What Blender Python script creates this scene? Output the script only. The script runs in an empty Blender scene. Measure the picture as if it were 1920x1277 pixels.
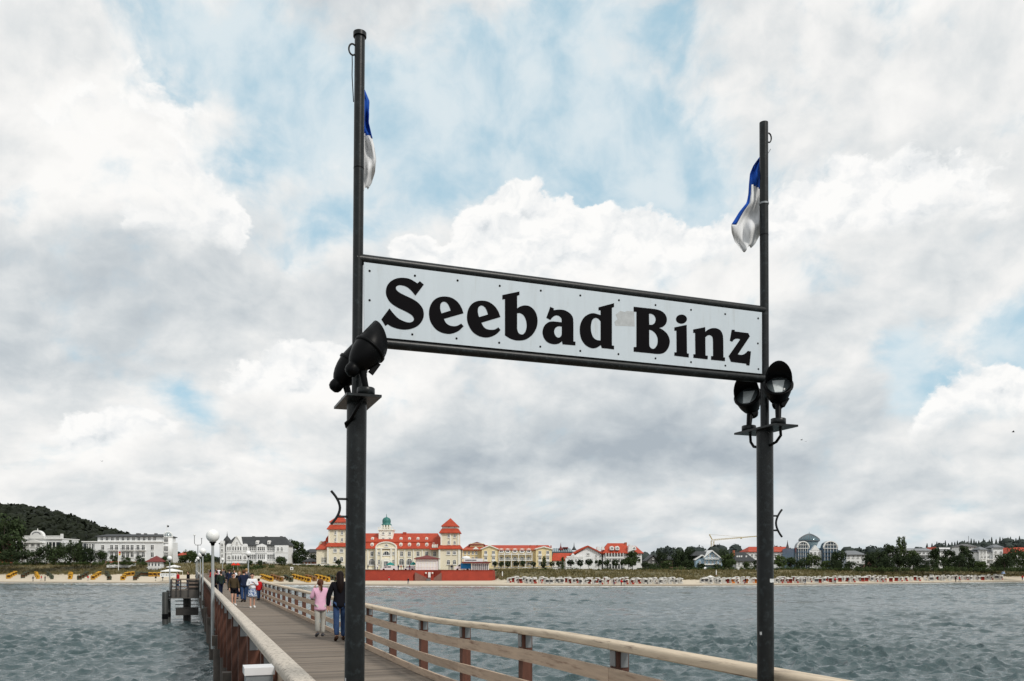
import bpy, bmesh, math, random
import numpy as np
from mathutils import Vector, Matrix

random.seed(7)
rng = np.random.default_rng(7)
SC = bpy.context.scene
COL = SC.collection

# ------------------------------------------------------------------ camera
FPX = 1593.0                      # focal length in pixels of a 1920 wide frame
HOR = 1062.0                      # eye level in the 1920x1277 frame
CAMZ = 2.0                        # eye above the pier deck
SEA = -3.2                        # mean water level
YAW = math.atan(599.0 / FPX)
CY, SY = math.cos(YAW), math.sin(YAW)
cam = bpy.data.cameras.new('camera')
cam.sensor_width = 36.0
cam.lens = FPX / 1920.0 * 36.0
cam.shift_y = (HOR - 638.5) / 1920.0
cam.clip_start = 0.1
cam.clip_end = 12000.0
camo = bpy.data.objects.new('camera', cam)
camo.location = (0, 0, CAMZ)
camo.rotation_euler = (math.pi / 2, 0, -YAW)
COL.objects.link(camo)
SC.camera = camo

# ------------------------------------------------------------------ view / render settings
SC.view_settings.view_transform = 'Standard'
SC.view_settings.look = 'None'
SC.view_settings.gamma = 1.0
SC.view_settings.use_curve_mapping = False
SC.view_settings.exposure = 0.0
SC.render.engine = 'CYCLES'
SC.cycles.max_bounces = 6
SC.cycles.use_denoising = True
try:
    SC.cycles.denoiser = 'OPENIMAGEDENOISE'
except Exception:
    pass

# ------------------------------------------------------------------ sun (softened by thin cloud)
SUN_EL = math.radians(42)
# from the right, behind the camera (camera frame: x right, z ahead)
_sx, _sz = 0.66, -0.75
sun_dir = Vector((CY * _sx + SY * _sz, -SY * _sx + CY * _sz, 0)).normalized() * math.cos(SUN_EL) + Vector((0, 0, math.sin(SUN_EL)))
sl = bpy.data.lights.new('sun', 'SUN')
sl.energy = 2.1
sl.angle = math.radians(9)
sl.color = (1.0, 0.95, 0.88)
so = bpy.data.objects.new('sun', sl)
so.rotation_euler = (-sun_dir).to_track_quat('-Z', 'Y').to_euler()
so.location = (0, 0, 60)
COL.objects.link(so)

# ------------------------------------------------------------------ node helpers
class G:
    """tiny node-expression helper"""
    def __init__(self, nt):
        self.nt = nt
    def n(self, t, **kw):
        nd = self.nt.nodes.new(t)
        for k, v in kw.items():
            setattr(nd, k, v)
        return nd
    def put(self, sock, v):
        if isinstance(v, bpy.types.NodeSocket):
            self.nt.links.new(v, sock)
        else:
            sock.default_value = v
    def m(self, op, a, b=None, c=None, clamp=False):
        nd = self.n('ShaderNodeMath', operation=op)
        nd.use_clamp = clamp
        self.put(nd.inputs[0], a)
        if b is not None:
            self.put(nd.inputs[1], b)
        if c is not None:
            self.put(nd.inputs[2], c)
        return nd.outputs[0]
    def v(self, op, a, b=None, c=None, scale=None):
        nd = self.n('ShaderNodeVectorMath', operation=op)
        self.put(nd.inputs[0], a)
        if b is not None:
            self.put(nd.inputs[1], b)
        if c is not None:
            self.put(nd.inputs[2], c)
        if scale is not None:
            self.put(nd.inputs['Scale'], scale)
        return nd.outputs['Value'] if op in ('DOT_PRODUCT', 'LENGTH', 'DISTANCE') else nd.outputs['Vector']
    def mix(self, f, a, b, blend='MIX'):
        nd = self.n('ShaderNodeMix', data_type='RGBA', blend_type=blend)
        self.put(nd.inputs[0], f)
        self.put(nd.inputs[6], a if isinstance(a, bpy.types.NodeSocket) else (*a, 1) if len(a) == 3 else a)
        self.put(nd.inputs[7], b if isinstance(b, bpy.types.NodeSocket) else (*b, 1) if len(b) == 3 else b)
        return nd.outputs[2]
    def noise(self, vec, scale, detail=3.0, rough=0.5, dist=0.0, out='Fac'):
        nd = self.n('ShaderNodeTexNoise')
        if vec is not None:
            self.put(nd.inputs['Vector'], vec)
        nd.inputs['Scale'].default_value = scale
        nd.inputs['Detail'].default_value = detail
        nd.inputs['Roughness'].default_value = rough
        nd.inputs['Distortion'].default_value = dist
        return nd.outputs[out]
    def smooth(self, x, a, b, lo=0.0, hi=1.0):
        nd = self.n('ShaderNodeMapRange', interpolation_type='SMOOTHSTEP')
        self.put(nd.inputs[0], x)
        self.put(nd.inputs[1], a); self.put(nd.inputs[2], b)
        nd.inputs[3].default_value = lo; nd.inputs[4].default_value = hi
        return nd.outputs[0]

# ------------------------------------------------------------------ world: Nishita sky behind broken cloud
wd = bpy.data.worlds.new('World')
SC.world = wd
wd.use_nodes = True
nt = wd.node_tree
nt.nodes.clear()
g = G(nt)
sky = g.n('ShaderNodeTexSky', sky_type='NISHITA')
sky.sun_disc = False
sky.sun_elevation = SUN_EL
sky.sun_rotation = math.atan2(sun_dir.x, sun_dir.y)
sky.air_density = 1.0
sky.dust_density = 1.2
sky.ozone_density = 1.2
tc = g.n('ShaderNodeTexCoord')
D = tc.outputs['Generated']
sx = g.n('ShaderNodeSeparateXYZ'); g.put(sx.inputs[0], D)
xr = g.m('SUBTRACT', g.m('MULTIPLY', sx.outputs[0], CY), g.m('MULTIPLY', sx.outputs[1], SY))
yr = g.m('ADD', g.m('MULTIPLY', sx.outputs[0], SY), g.m('MULTIPLY', sx.outputs[1], CY))
az = g.m('ARCTAN2', xr, yr)
el = g.m('ARCSINE', g.m('MULTIPLY', sx.outputs[2], 0.99999))
cb = g.n('ShaderNodeCombineXYZ'); g.put(cb.inputs[0], az); g.put(cb.inputs[1], el)
P = cb.outputs[0]

def azel(px, py):
    a = math.atan((px - 960.0) / FPX)
    return a, math.atan((HOR - py) / FPX * math.cos(a))

# warped angular coordinates so that the cloud banks get ragged outlines
def warp(amount, scale, detail, rough=0.55):
    w = g.noise(g.v('MULTIPLY', P, (1.0, 1.35, 1.0)), scale, detail, rough, out='Color')
    w = g.v('SUBTRACT', w, (0.5, 0.5, 0.5))
    return g.v('ADD', P, g.v('MULTIPLY', w, (amount, amount, 0.0)))

PW = warp(0.10, 7.0, 7.0, 0.6)      # for soft banks
PC = warp(0.060, 15.0, 8.0, 0.60)    # for cumulus edges

def blobs(coord, lst, start=0.0):
    """sum of soft cloud masses: (px, py, half width px, half height px, weight)"""
    acc = start
    for (px, py, sxp, syp, wgt) in lst:
        a, e = azel(px, py)
        sa, se = sxp / FPX, syp / FPX
        q = g.v('MULTIPLY_ADD', coord, (1 / sa, 1 / se, 0.0), (-a / sa, -e / se, 0.0))
        d2 = g.v('DOT_PRODUCT', q, q)
        ex = g.m('POWER', 0.36788, d2)
        acc = g.m('MULTIPLY_ADD', ex, wgt, acc)
    return acc

#SKYBLOBS
# noise space that flattens the banks towards the horizon
lg = g.m('MULTIPLY_ADD', g.m('LOGARITHM', g.m('ADD', g.m('MAXIMUM', el, 0.0), 0.12), math.e), 0.22, g.m('MULTIPLY', el, 0.55))
cn = g.n('ShaderNodeCombineXYZ'); g.put(cn.inputs[0], az); g.put(cn.inputs[1], lg)
Q = cn.outputs[0]
qw = g.v('SUBTRACT', g.noise(Q, 5.0, 5.0, 0.5, out='Color'), (0.5, 0.5, 0.5))
QW = g.v('ADD', Q, g.v('MULTIPLY', qw, (0.10, 0.10, 0.0)))
def relief(coord, stretch, scale, detail, rough, off):
    """puffy light and dark: cloud density here against the density a little further towards the light"""
    a = g.noise(g.v('MULTIPLY', coord, stretch), scale, detail, rough)
    b = g.noise(g.v('MULTIPLY', g.v('ADD', coord, off), stretch), scale, detail, rough)
    return a, g.m('SUBTRACT', a, b)
fb1, rel1 = relief(QW, (1.0, 1.35, 1.0), 5.0, 7.0, 0.50, (-0.020, 0.036, 0.0))
fb2, rel2 = relief(QW, (1.0, 1.2, 1.0), 13.0, 8.0, 0.54, (-0.008, 0.014, 0.0))
fb3, rel3 = relief(PC, (1.0, 1.2, 1.0), 26.0, 6.0, 0.54, (-0.005, 0.009, 0.0))
# gaps of blue
blue = blobs(PW, [
    (520, 110, 190, 90, 0.50), (760, 220, 260, 90, 0.42), (980, 240, 240, 120, 0.50), (1180, 320, 210, 120, 0.62),
    (1290, 390, 130, 55, 0.55), (640, 420, 200, 70, 0.28), (1030, 60, 160, 60, 0.42), (400, 80, 150, 70, 0.35), (580, 300, 150, 100, 0.26),
    (1715, 725, 60, 65, 0.72), (1900, 650, 55, 60, 0.72), (1700, 650, 40, 60, 0.35), (370, 745, 110, 55, 0.28), (400, 800, 60, 40, 0.25),
    (1240, 60, 150, 70, 0.30), (820, 40, 90, 50, 0.22), (880, 330, 120, 70, 0.25)])
bl = g.m('ADD', blue, g.m('MULTIPLY', g.m('SUBTRACT', fb1, 0.5), 0.8))
bl = g.m('ADD', bl, g.m('MULTIPLY', g.m('SUBTRACT', 0.5, fb2), 1.2))
bl = g.m('ADD', bl, g.m('MULTIPLY', g.m('SUBTRACT', 0.5, fb3), 0.45))
blue_m = g.smooth(bl, 0.05, 0.62)
# light and dark of the cloud banks
shade = blobs(PW, [
    (140, 560, 260, 110, -0.27), (60, 430, 180, 60, -0.14), (330, 600, 150, 60, -0.14),
    (1000, 865, 280, 50, -0.40), (1260, 815, 190, 70, -0.52), (860, 905, 160, 40, -0.34), (1130, 765, 260, 40, -0.16),
    (1560, 930, 330, 60, -0.14), (1650, 770, 160, 60, -0.20), (180, 680, 200, 30, -0.2), (1450, 880, 140, 40, -0.25),
    (1600, 420, 260, 160, -0.06), (1300, 990, 600, 40, -0.22), (100, 960, 300, 30, 0.1),
    (100, 120, 260, 190, 0.28), (220, 260, 180, 120, 0.30), (560, 700, 180, 60, 0.34), (700, 735, 260, 50, 0.28), (230, 780, 130, 60, 0.25),
    (440, 870, 220, 60, 0.20), (1720, 330, 240, 160, 0.16), (1870, 740, 130, 70, 0.25), (1120, 500, 300, 90, 0.25), (70, 800, 150, 60, 0.14), (1650, 140, 380, 160, 0.16), (1600, 620, 200, 60, 0.12)])
sh = g.m('ADD', shade, g.m('MULTIPLY', rel1, 1.35))
sh = g.m('ADD', sh, g.m('MULTIPLY', rel2, 0.85))
sh = g.m('ADD', sh, g.m('MULTIPLY', g.m('SUBTRACT', fb1, 0.5), 0.75))
sh = g.m('ADD', sh, g.m('MULTIPLY', rel3, 0.28))
cr = g.n('ShaderNodeValToRGB')
g.put(cr.inputs[0], g.m('MULTIPLY_ADD', sh, 0.66, 0.585))
els = cr.color_ramp.elements
els[0].position = 0.08; els[0].color = (0.42, 0.475, 0.525, 1)
els[1].position = 0.92; els[1].color = (0.975, 0.965, 0.945, 1)
e = els.new(0.36); e.color = (0.59, 0.635, 0.665, 1)
e = els.new(0.56); e.color = (0.745, 0.77, 0.78, 1)
e = els.new(0.74); e.color = (0.885, 0.885, 0.875, 1)
cloud = g.v('MULTIPLY', cr.outputs[0], (10.0, 10.0, 10.0))
# gaps: nishita seen through a thin veil
gap = g.mix(0.75, sky.outputs[0], (4.2, 6.8, 8.2))
veil = g.mix(g.smooth(fb2, 0.26, 0.64, 0.12, 0.85), gap, (7.7, 8.4, 8.7))
base = g.mix(blue_m, cloud, veil)
# heaped cumulus with crisp upper edges
cum = blobs(PC, [
    (905, 425, 60, 55, 1.0), (975, 405, 50, 60, 1.0), (1050, 430, 85, 55, 1.0), (1150, 440, 80, 50, 1.0), (1000, 500, 210, 60, 1.1),
    (1230, 475, 90, 45, 1.0), (1330, 475, 100, 45, 0.9), (1500, 480, 160, 80, 0.9), (775, 480, 50, 25, 0.9), (1720, 380, 200, 100, 0.8), (1600, 400, 120, 60, 0.7),
    (345, 385, 75, 62, 1.15), (300, 440, 60, 40, 0.9), (410, 420, 60, 45, 0.9), (1860, 740, 100, 75, 0.95), (1800, 790, 70, 45, 0.8),
    (250, 790, 75, 35, 0.95), (180, 830, 110, 40, 0.8), (360, 850, 80, 30, 0.8), (500, 720, 90, 60, 0.85), (620, 680, 90, 40, 0.75),
    (130, 250, 90, 60, 0.50), (330, 220, 90, 70, 0.42), (180, 120, 150, 80, 0.40)])
cu = g.m('ADD', cum, g.m('MULTIPLY', g.m('SUBTRACT', fb3, 0.5), 0.9))
cum_e = g.smooth(cu, 0.49, 0.68)
fade = blobs(PW, [(1120, 600, 420, 90, 1.0), (420, 510, 160, 60, 1.0), (280, 510, 130, 50, 0.9), (1620, 570, 300, 110, 1.0), (1850, 840, 150, 50, 1.0), (240, 860, 250, 40, 1.0), (560, 780, 220, 45, 1.0), (1720, 500, 200, 70, 0.8), (700, 350, 120, 50, 0.7), (200, 330, 200, 50, 0.8)])
cum_m = g.m('MULTIPLY', cum_e, g.smooth(fade, 0.75, 0.25))
cs = g.m('ADD', g.m('MULTIPLY_ADD', rel3, 1.5, 0.86), g.m('MULTIPLY', rel2, 0.8))
cr2 = g.n('ShaderNodeValToRGB')
g.put(cr2.inputs[0], cs)
els = cr2.color_ramp.elements
els[0].position = 0.30; els[0].color = (0.60, 0.65, 0.685, 1)
els[1].position = 0.97; els[1].color = (0.985, 0.98, 0.965, 1)
e = els.new(0.65); e.color = (0.84, 0.86, 0.87, 1)
cumc = g.v('MULTIPLY', cr2.outputs[0], (10.0, 10.0, 10.0))
skyc = g.mix(cum_m, base, cumc)
bg = g.n('ShaderNodeBackground')
g.put(bg.inputs[0], skyc)
bg.inputs[1].default_value = 0.1
wo = g.n('ShaderNodeOutputWorld')
nt.links.new(bg.outputs[0], wo.inputs[0])
wd.cycles.sampling_method = 'MANUAL'
wd.cycles.sample_map_resolution = 512
# ------------------------------------------------------------------ placing and mesh helpers
def W(px, Z, z):
    X = (px - 960.0) / FPX * Z
    return Vector((CY * X + SY * Z, -SY * X + CY * Z, z))

def zat(py, Z):
    return CAMZ - (py - HOR) / FPX * Z

class MB:
    """collects simple shapes for one mesh"""
    def __init__(self):
        self.v = []; self.f = []; self.mi = []; self.sm = []
    def add(self, vs, fs, mi=0, smooth=False):
        o = len(self.v)
        self.v += [tuple(p) for p in vs]
        for f in fs:
            self.f.append([i + o for i in f]); self.mi.append(mi); self.sm.append(smooth)
        return self
    def box(self, x0, x1, y0, y1, z0, z1, mi=0):
        vs = [(x, y, z) for z in (z0, z1) for y in (y0, y1) for x in (x0, x1)]
        return self.add(vs, [(0, 2, 3, 1), (4, 5, 7, 6), (0, 1, 5, 4), (2, 6, 7, 3), (0, 4, 6, 2), (1, 3, 7, 5)], mi)
    def hexa(self, lo, hi, mi=0):
        """lo, hi: 4 points each, counter-clockwise from above"""
        return self.add(list(lo) + list(hi), [(3, 2, 1, 0), (4, 5, 6, 7), (0, 1, 5, 4), (1, 2, 6, 5), (2, 3, 7, 6), (3, 0, 4, 7)], mi)
    def beam(self, p, q, w, h, mi=0, up=(0, 0, 1)):
        p, q = Vector(p), Vector(q)
        d = (q - p).normalized()
        s = d.cross(Vector(up))
        if s.length < 1e-4:
            s = d.cross(Vector((0, 1, 0)))
        s = s.normalized() * w / 2
        t = s.cross(d).normalized() * h / 2
        vs = [p - s - t, p + s - t, p + s + t, p - s + t, q - s - t, q + s - t, q + s + t, q - s + t]
        return self.add(vs, [(0, 1, 2, 3), (7, 6, 5, 4), (4, 5, 1, 0), (5, 6, 2, 1), (6, 7, 3, 2), (7, 4, 0, 3)], mi)
    def tube(self, pts, rad, n=12, mi=0, cap=True, smooth=True):
        pts = [Vector(p) for p in pts]
        if not hasattr(rad, '__len__'):
            rad = [rad] * len(pts)
        rings = []
        ref = None
        for i, p in enumerate(pts):
            a = pts[max(i - 1, 0)]; b = pts[min(i + 1, len(pts) - 1)]
            d = (b - a).normalized()
            if ref is None:
                ref = Vector((1, 0, 0)) if abs(d.x) < 0.9 else Vector((0, 1, 0))
            s = (ref - d * ref.dot(d)).normalized(); t = d.cross(s); ref = s
            rings.append([p + (s * math.cos(k * 2 * math.pi / n) + t * math.sin(k * 2 * math.pi / n)) * rad[i] for k in range(n)])
        o = []
        for r in rings:
            o += r
        fs = []
        for i in range(len(rings) - 1):
            for k in range(n):
                k2 = (k + 1) % n
                fs.append((i * n + k, i * n + k2, (i + 1) * n + k2, (i + 1) * n + k))
        self.add(o, fs, mi, smooth)
        if cap:
            self.add(rings[0], [tuple(range(n))[::-1]], mi)
            self.add(rings[-1], [tuple(range(n))], mi)
        return self
    def lathe(self, prof, n=20, mi=0, M=None, smooth=True, cap=True):
        """prof: (r, z) pairs, axis z; M moves it"""
        vs = []
        for r, z in prof:
            for k in range(n):
                a = 2 * math.pi * k / n
                p = Vector((r * math.cos(a), r * math.sin(a), z))
                vs.append(M @ p if M is not None else p)
        fs = []
        for i in range(len(prof) - 1):
            for k in range(n):
                k2 = (k + 1) % n
                fs.append((i * n + k, i * n + k2, (i + 1) * n + k2, (i + 1) * n + k))
        if cap and prof[0][0] > 1e-6:
            fs.append(tuple(range(n))[::-1])
        if cap and prof[-1][0] > 1e-6:
            fs.append(tuple(range((len(prof) - 1) * n, len(prof) * n)))
        return self.add(vs, fs, mi, smooth)
    def poly(self, pts, d0, d1, mi=0):
        """pts (x, z) outline extruded from y=d0 to y=d1"""
        n = len(pts)
        vs = [(x, d0, z) for x, z in pts] + [(x, d1, z) for x, z in pts]
        fs = [tuple(range(n)), tuple(range(n, 2 * n))[::-1]]
        for i in range(n):
            j = (i + 1) % n
            fs.append((i, i + n, j + n, j))
        return self.add(vs, fs, mi)
    def mesh(self, name, mats):
        me = bpy.data.meshes.new(name)
        me.from_pydata(self.v, [], self.f)
        if not isinstance(mats, (list, tuple)):
            mats = [mats]
        for m in mats:
            me.materials.append(m)
        if self.f:
            me.polygons.foreach_set('material_index', self.mi)
            me.polygons.foreach_set('use_smooth', self.sm)
        me.update()
        return me
    def build(self, name, mats, parent=None, loc=None):
        return link(name, self.mesh(name, mats), parent, loc)

def link(name, me, parent=None, loc=None, rotz=None):
    o = bpy.data.objects.new(name, me)
    COL.objects.link(o)
    if parent is not None:
        o.parent = parent
    if loc is not None:
        o.location = loc
    if rotz is not None:
        o.rotation_euler = (0, 0, rotz)
    return o

def tag(o, label, cat, group=None):
    o['label'] = label; o['category'] = cat
    if group:
        o['group'] = group
    return o

def thing(name, label, cat, loc=(0, 0, 0), rotz=0.0, group=None, scale=None):
    o = bpy.data.objects.new(name, None)
    COL.objects.link(o)
    o.empty_display_size = 0.2
    o.location = loc; o.rotation_euler = (0, 0, rotz)
    if scale is not None:
        o.scale = scale
    return tag(o, label, cat, group)

def copy_tree(o, parent=None):
    c = o.copy()
    COL.objects.link(c)
    c.parent = parent
    for ch in [x for x in o.children]:
        copy_tree(ch, c)
    return c

def struct(o, kind='structure', label=None):
    o['kind'] = kind
    if label:
        o['label'] = label
    return o

# ------------------------------------------------------------------ materials
MATS = {}
def mat(name, col, rough=0.6, metal=0.0, var=0.12, scale=3.0, bump=0.0, bscale=None, stretch=(1, 1, 1), spec=0.5, rnd=0.0,
        dark=None, dscale=1.0, dlo=0.55, dhi=0.75, coord='Object'):
    if name in MATS:
        return MATS[name]
    m = bpy.data.materials.new(name)
    m.use_nodes = True
    t = m.node_tree
    q = G(t)
    b = t.nodes['Principled BSDF']
    b.inputs['Roughness'].default_value = rough
    b.inputs['Metallic'].default_value = metal
    b.inputs['Specular IOR Level'].default_value = spec
    c = q.n('ShaderNodeTexCoord').outputs[coord]
    if rnd > 0:
        oi = q.n('ShaderNodeObjectInfo')
        c = q.v('ADD', c, q.v('SCALE', (37.0, 19.0, 53.0), scale=oi.outputs['Random']))
    vec = q.v('MULTIPLY', c, stretch)
    nz = q.noise(vec, scale, 5.0, 0.6)
    f = q.m('MULTIPLY_ADD', q.m('SUBTRACT', nz, 0.5), 2.0 * var * 2.0, 1.0)
    if rnd > 0:
        f = q.m('MULTIPLY', f, q.m('MULTIPLY_ADD', oi.outputs['Random'], 2 * rnd, 1.0 - rnd))
    colr = q.v('SCALE', (col[0], col[1], col[2]), scale=f)
    if dark is not None:
        dm = q.smooth(q.noise(vec, dscale, 4.0, 0.65), dlo, dhi)
        colr = q.mix(dm, colr, dark)
    q.put(b.inputs['Base Color'], colr)
    if bump > 0:
        bn = q.n('ShaderNodeBump')
        bn.inputs['Strength'].default_value = 1.0
        bn.inputs['Distance'].default_value = bump
        q.put(bn.inputs['Height'], q.noise(vec, bscale or scale * 4, 4.0, 0.6))
        t.links.new(bn.outputs[0], b.inputs['Normal'])
    MATS[name] = m
    return m

M_metal = mat('painted_iron', (0.0065, 0.0085, 0.009), 0.36, 0.0, 0.5, 14, 0.0006, 60, spec=0.30, dark=(0.030, 0.040, 0.044), dscale=26, dlo=0.50, dhi=0.80)
M_black = mat('black_enamel', (0.0015, 0.0017, 0.0022), 0.42, 0.0, 0.3, 20, spec=0.12)
M_panel = mat('sign_enamel', (0.56, 0.63, 0.68), 0.34, 0.0, 0.05, 2, spec=0.5, stretch=(6, 1, 0.7), dark=(0.44, 0.47, 0.47), dscale=2.6, dlo=0.52, dhi=0.86)
M_letter = mat('sign_black', (0.0025, 0.002, 0.003), 0.6, 0.0, 0.2, 20, spec=0.06)
M_cap = mat('weathered_handrail', (0.56, 0.465, 0.345), 0.75, 0.0, 0.20, 2.2, 0.0015, 18, (9, 0.8, 9), rnd=0.08, dark=(0.20, 0.14, 0.10), dscale=3.0, dlo=0.52, dhi=0.76)
M_capl = mat('bleached_handrail', (0.58, 0.52, 0.44), 0.75, 0.0, 0.20, 2.5, 0.003, 9, (5, 6, 5), rnd=0.05, dark=(0.16, 0.13, 0.10), dscale=5.0, dlo=0.50, dhi=0.66)
M_rail = mat('hardwood_rail', (0.47, 0.36, 0.265), 0.75, 0.0, 0.22, 2.2, 0.001, 20, (10, 0.9, 10), rnd=0.14, dark=(0.22, 0.13, 0.09), dscale=2.4, dlo=0.50, dhi=0.76)
M_post = mat('dark_hardwood', (0.090, 0.032, 0.018), 0.62, 0.0, 0.35, 3.0, 0.001, 20, (9, 9, 0.8), rnd=0.25)
M_plate = mat('zinc_plate', (0.26, 0.28, 0.29), 0.5, 0.5, 0.15, 8)
M_plank = mat('deck_plank', (0.175, 0.143, 0.112), 0.8, 0.0, 0.28, 2.0, 0.001, 20, (0.8, 12, 6), rnd=0.30, dark=(0.10, 0.085, 0.07), dscale=2.0, dlo=0.55, dhi=0.8)
M_beam = mat('pier_timber', (0.075, 0.062, 0.052), 0.8, 0.0, 0.3, 2.0, rnd=0.2)
M_dkpile = mat('tarred_timber', (0.030, 0.027, 0.025), 0.7, 0.0, 0.3, 1.5)
M_lamp = mat('lamp_post_paint', (0.36, 0.38, 0.38), 0.45, 0.0, 0.10, 5)
M_globe = mat('opal_globe', (0.86, 0.86, 0.84), 0.25, 0.0, 0.03, 5)
M_white = mat('white_render', (0.78, 0.79, 0.79), 0.8, 0.0, 0.08, 0.35)
M_cream = mat('cream_render', (0.78, 0.72, 0.56), 0.8, 0.0, 0.08, 0.35)
M_pale = mat('pale_cream_trim', (0.83, 0.81, 0.73), 0.8, 0.0, 0.06, 0.4)
M_yellow = mat('yellow_render', (0.78, 0.65, 0.38), 0.8, 0.0, 0.08, 0.35)
M_red = mat('red_roof_tiles', (0.40, 0.050, 0.018), 0.75, 0.0, 0.22, 0.8, 0.03, 3.0)
M_dred = mat('dark_red_roof', (0.16, 0.030, 0.026), 0.75, 0.0, 0.2, 0.8)
M_redwall = mat('red_sandstone_wall', (0.33, 0.042, 0.022), 0.85, 0.0, 0.16, 0.6, 0.02, 2.0)
M_slate = mat('dark_slate_roof', (0.035, 0.038, 0.040), 0.7, 0.0, 0.3, 0.8, 0.03, 3.0)
M_greyroof = mat('grey_sheet_roof', (0.16, 0.17, 0.18), 0.6, 0.0, 0.15, 0.5)
M_copper = mat('green_copper', (0.035, 0.17, 0.15), 0.55, 0.1, 0.2, 1.2)
M_bluew = mat('blue_grey_boards', (0.30, 0.42, 0.52), 0.75, 0.0, 0.1, 0.6)
M_brick = mat('orange_brick', (0.36, 0.11, 0.055), 0.85, 0.0, 0.15, 0.8)
M_dgrey = mat('dark_grey_wall', (0.12, 0.12, 0.12), 0.8, 0.0, 0.2, 0.6)
M_steel = mat('blue_steel_frame', (0.12, 0.20, 0.30), 0.5, 0.2, 0.1, 1)
M_frame = mat('window_frame_white', (0.80, 0.80, 0.78), 0.6, 0.0, 0.04, 1)
M_glass = mat('window_pane', (0.020, 0.026, 0.032), 0.12, 0.0, 0.3, 0.6, spec=0.6)
M_glassb = mat('roof_glazing', (0.10, 0.17, 0.20), 0.10, 0.2, 0.2, 0.8, spec=0.7)
M_sand = mat('beach_sand', (0.55, 0.46, 0.34), 0.9, 0.0, 0.08, 0.25, 0.05, 1.5)
M_trunk = mat('tree_bark', (0.055, 0.042, 0.032), 0.9, 0.0, 0.25, 2)
M_skin = mat('skin', (0.55, 0.31, 0.22), 0.55, 0.0, 0.04, 6)
M_tarp = mat('white_canvas', (0.80, 0.80, 0.78), 0.8, 0.0, 0.04, 1)
M_flagb = mat('blue_flag_cloth', (0.018, 0.085, 0.42), 0.9, 0.0, 0.08, 4, spec=0.1)
M_flagw = mat('white_flag_cloth', (0.74, 0.75, 0.76), 0.9, 0.0, 0.05, 4, spec=0.1)

def cloth(name, col, var=0.12, scale=7, rough=0.85):
    return mat('cloth_' + name, col, rough, 0.0, var, scale, spec=0.12)

def leafmat(name, c0, c1, scale=0.5):
    if name in MATS:
        return MATS[name]
    m = bpy.data.materials.new(name); m.use_nodes = True
    t = m.node_tree; q = G(t); b = t.nodes['Principled BSDF']
    b.inputs['Roughness'].default_value = 0.75
    b.inputs['Specular IOR Level'].default_value = 0.2
    c = q.n('ShaderNodeTexCoord').outputs['Object']
    oi = q.n('ShaderNodeObjectInfo')
    geo = q.n('ShaderNodeNewGeometry')
    f = q.m('ADD', q.m('MULTIPLY', q.noise(c, scale, 3.0), 0.8), q.m('MULTIPLY', geo.outputs['Random Per Island'], 0.4))
    f = q.m('ADD', f, q.m('MULTIPLY_ADD', oi.outputs['Random'], 0.5, -0.35), clamp=True)
    q.put(b.inputs['Base Color'], q.mix(f, c0, c1))
    MATS[name] = m
    return m
M_leaf = leafmat('foliage_green', (0.016, 0.030, 0.011), (0.080, 0.115, 0.032))
M_leafd = leafmat('foliage_dark', (0.009, 0.017, 0.008), (0.046, 0.070, 0.024))
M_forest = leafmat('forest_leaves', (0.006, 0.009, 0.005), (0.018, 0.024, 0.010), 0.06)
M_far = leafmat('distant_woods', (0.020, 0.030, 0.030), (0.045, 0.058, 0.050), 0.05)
M_grass = leafmat('dune_grass', (0.085, 0.080, 0.030), (0.22, 0.17, 0.075), 0.2)

# ------------------------------------------------------------------ terrain: beach, dunes, promenade, in one sheet
def interp(x, tab):
    return float(np.interp(x, [a for a, b in tab], [b for a, b in tab]))
WL = [(-1500, 330), (-600, 300), (0, 272), (300, 259), (600, 234), (700, 226), (1000, 222), (1300, 224), (1500, 236), (1900, 283), (2600, 340), (3400, 420)]
TOPZ = [(-1500, 3.2), (420, 3.0), (560, 2.4), (660, 0.9), (940, 0.7), (1400, 0.55), (1920, 0.5), (3400, 0.6)]
FOOT = [(-1500, -0.75), (400, -0.75), (645, -1.5), (658, -2.1), (926, -2.1), (944, -1.85), (1400, -1.8), (1900, -1.55), (3400, -1.5)]
RUN = [(-1500, 36), (500, 34), (645, 34), (658, 46), (926, 46), (944, 25), (3400, 26)]
def ground_z(px, Z):
    d = Z - interp(px, WL)
    foot, top = interp(px, FOOT), interp(px, TOPZ)
    run = interp(px, RUN)
    prof = [(-60, -7), (0, SEA), (1.5, SEA + 0.12), (run, foot), (run + 6, foot + (top - foot) * 0.42), (run + 14, foot + (top - foot) * 0.8),
            (run + 22, top), (run + 60, top + 0.05), (400, top + 2.5), (1500, 12)]
    return interp(d, prof)

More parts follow.
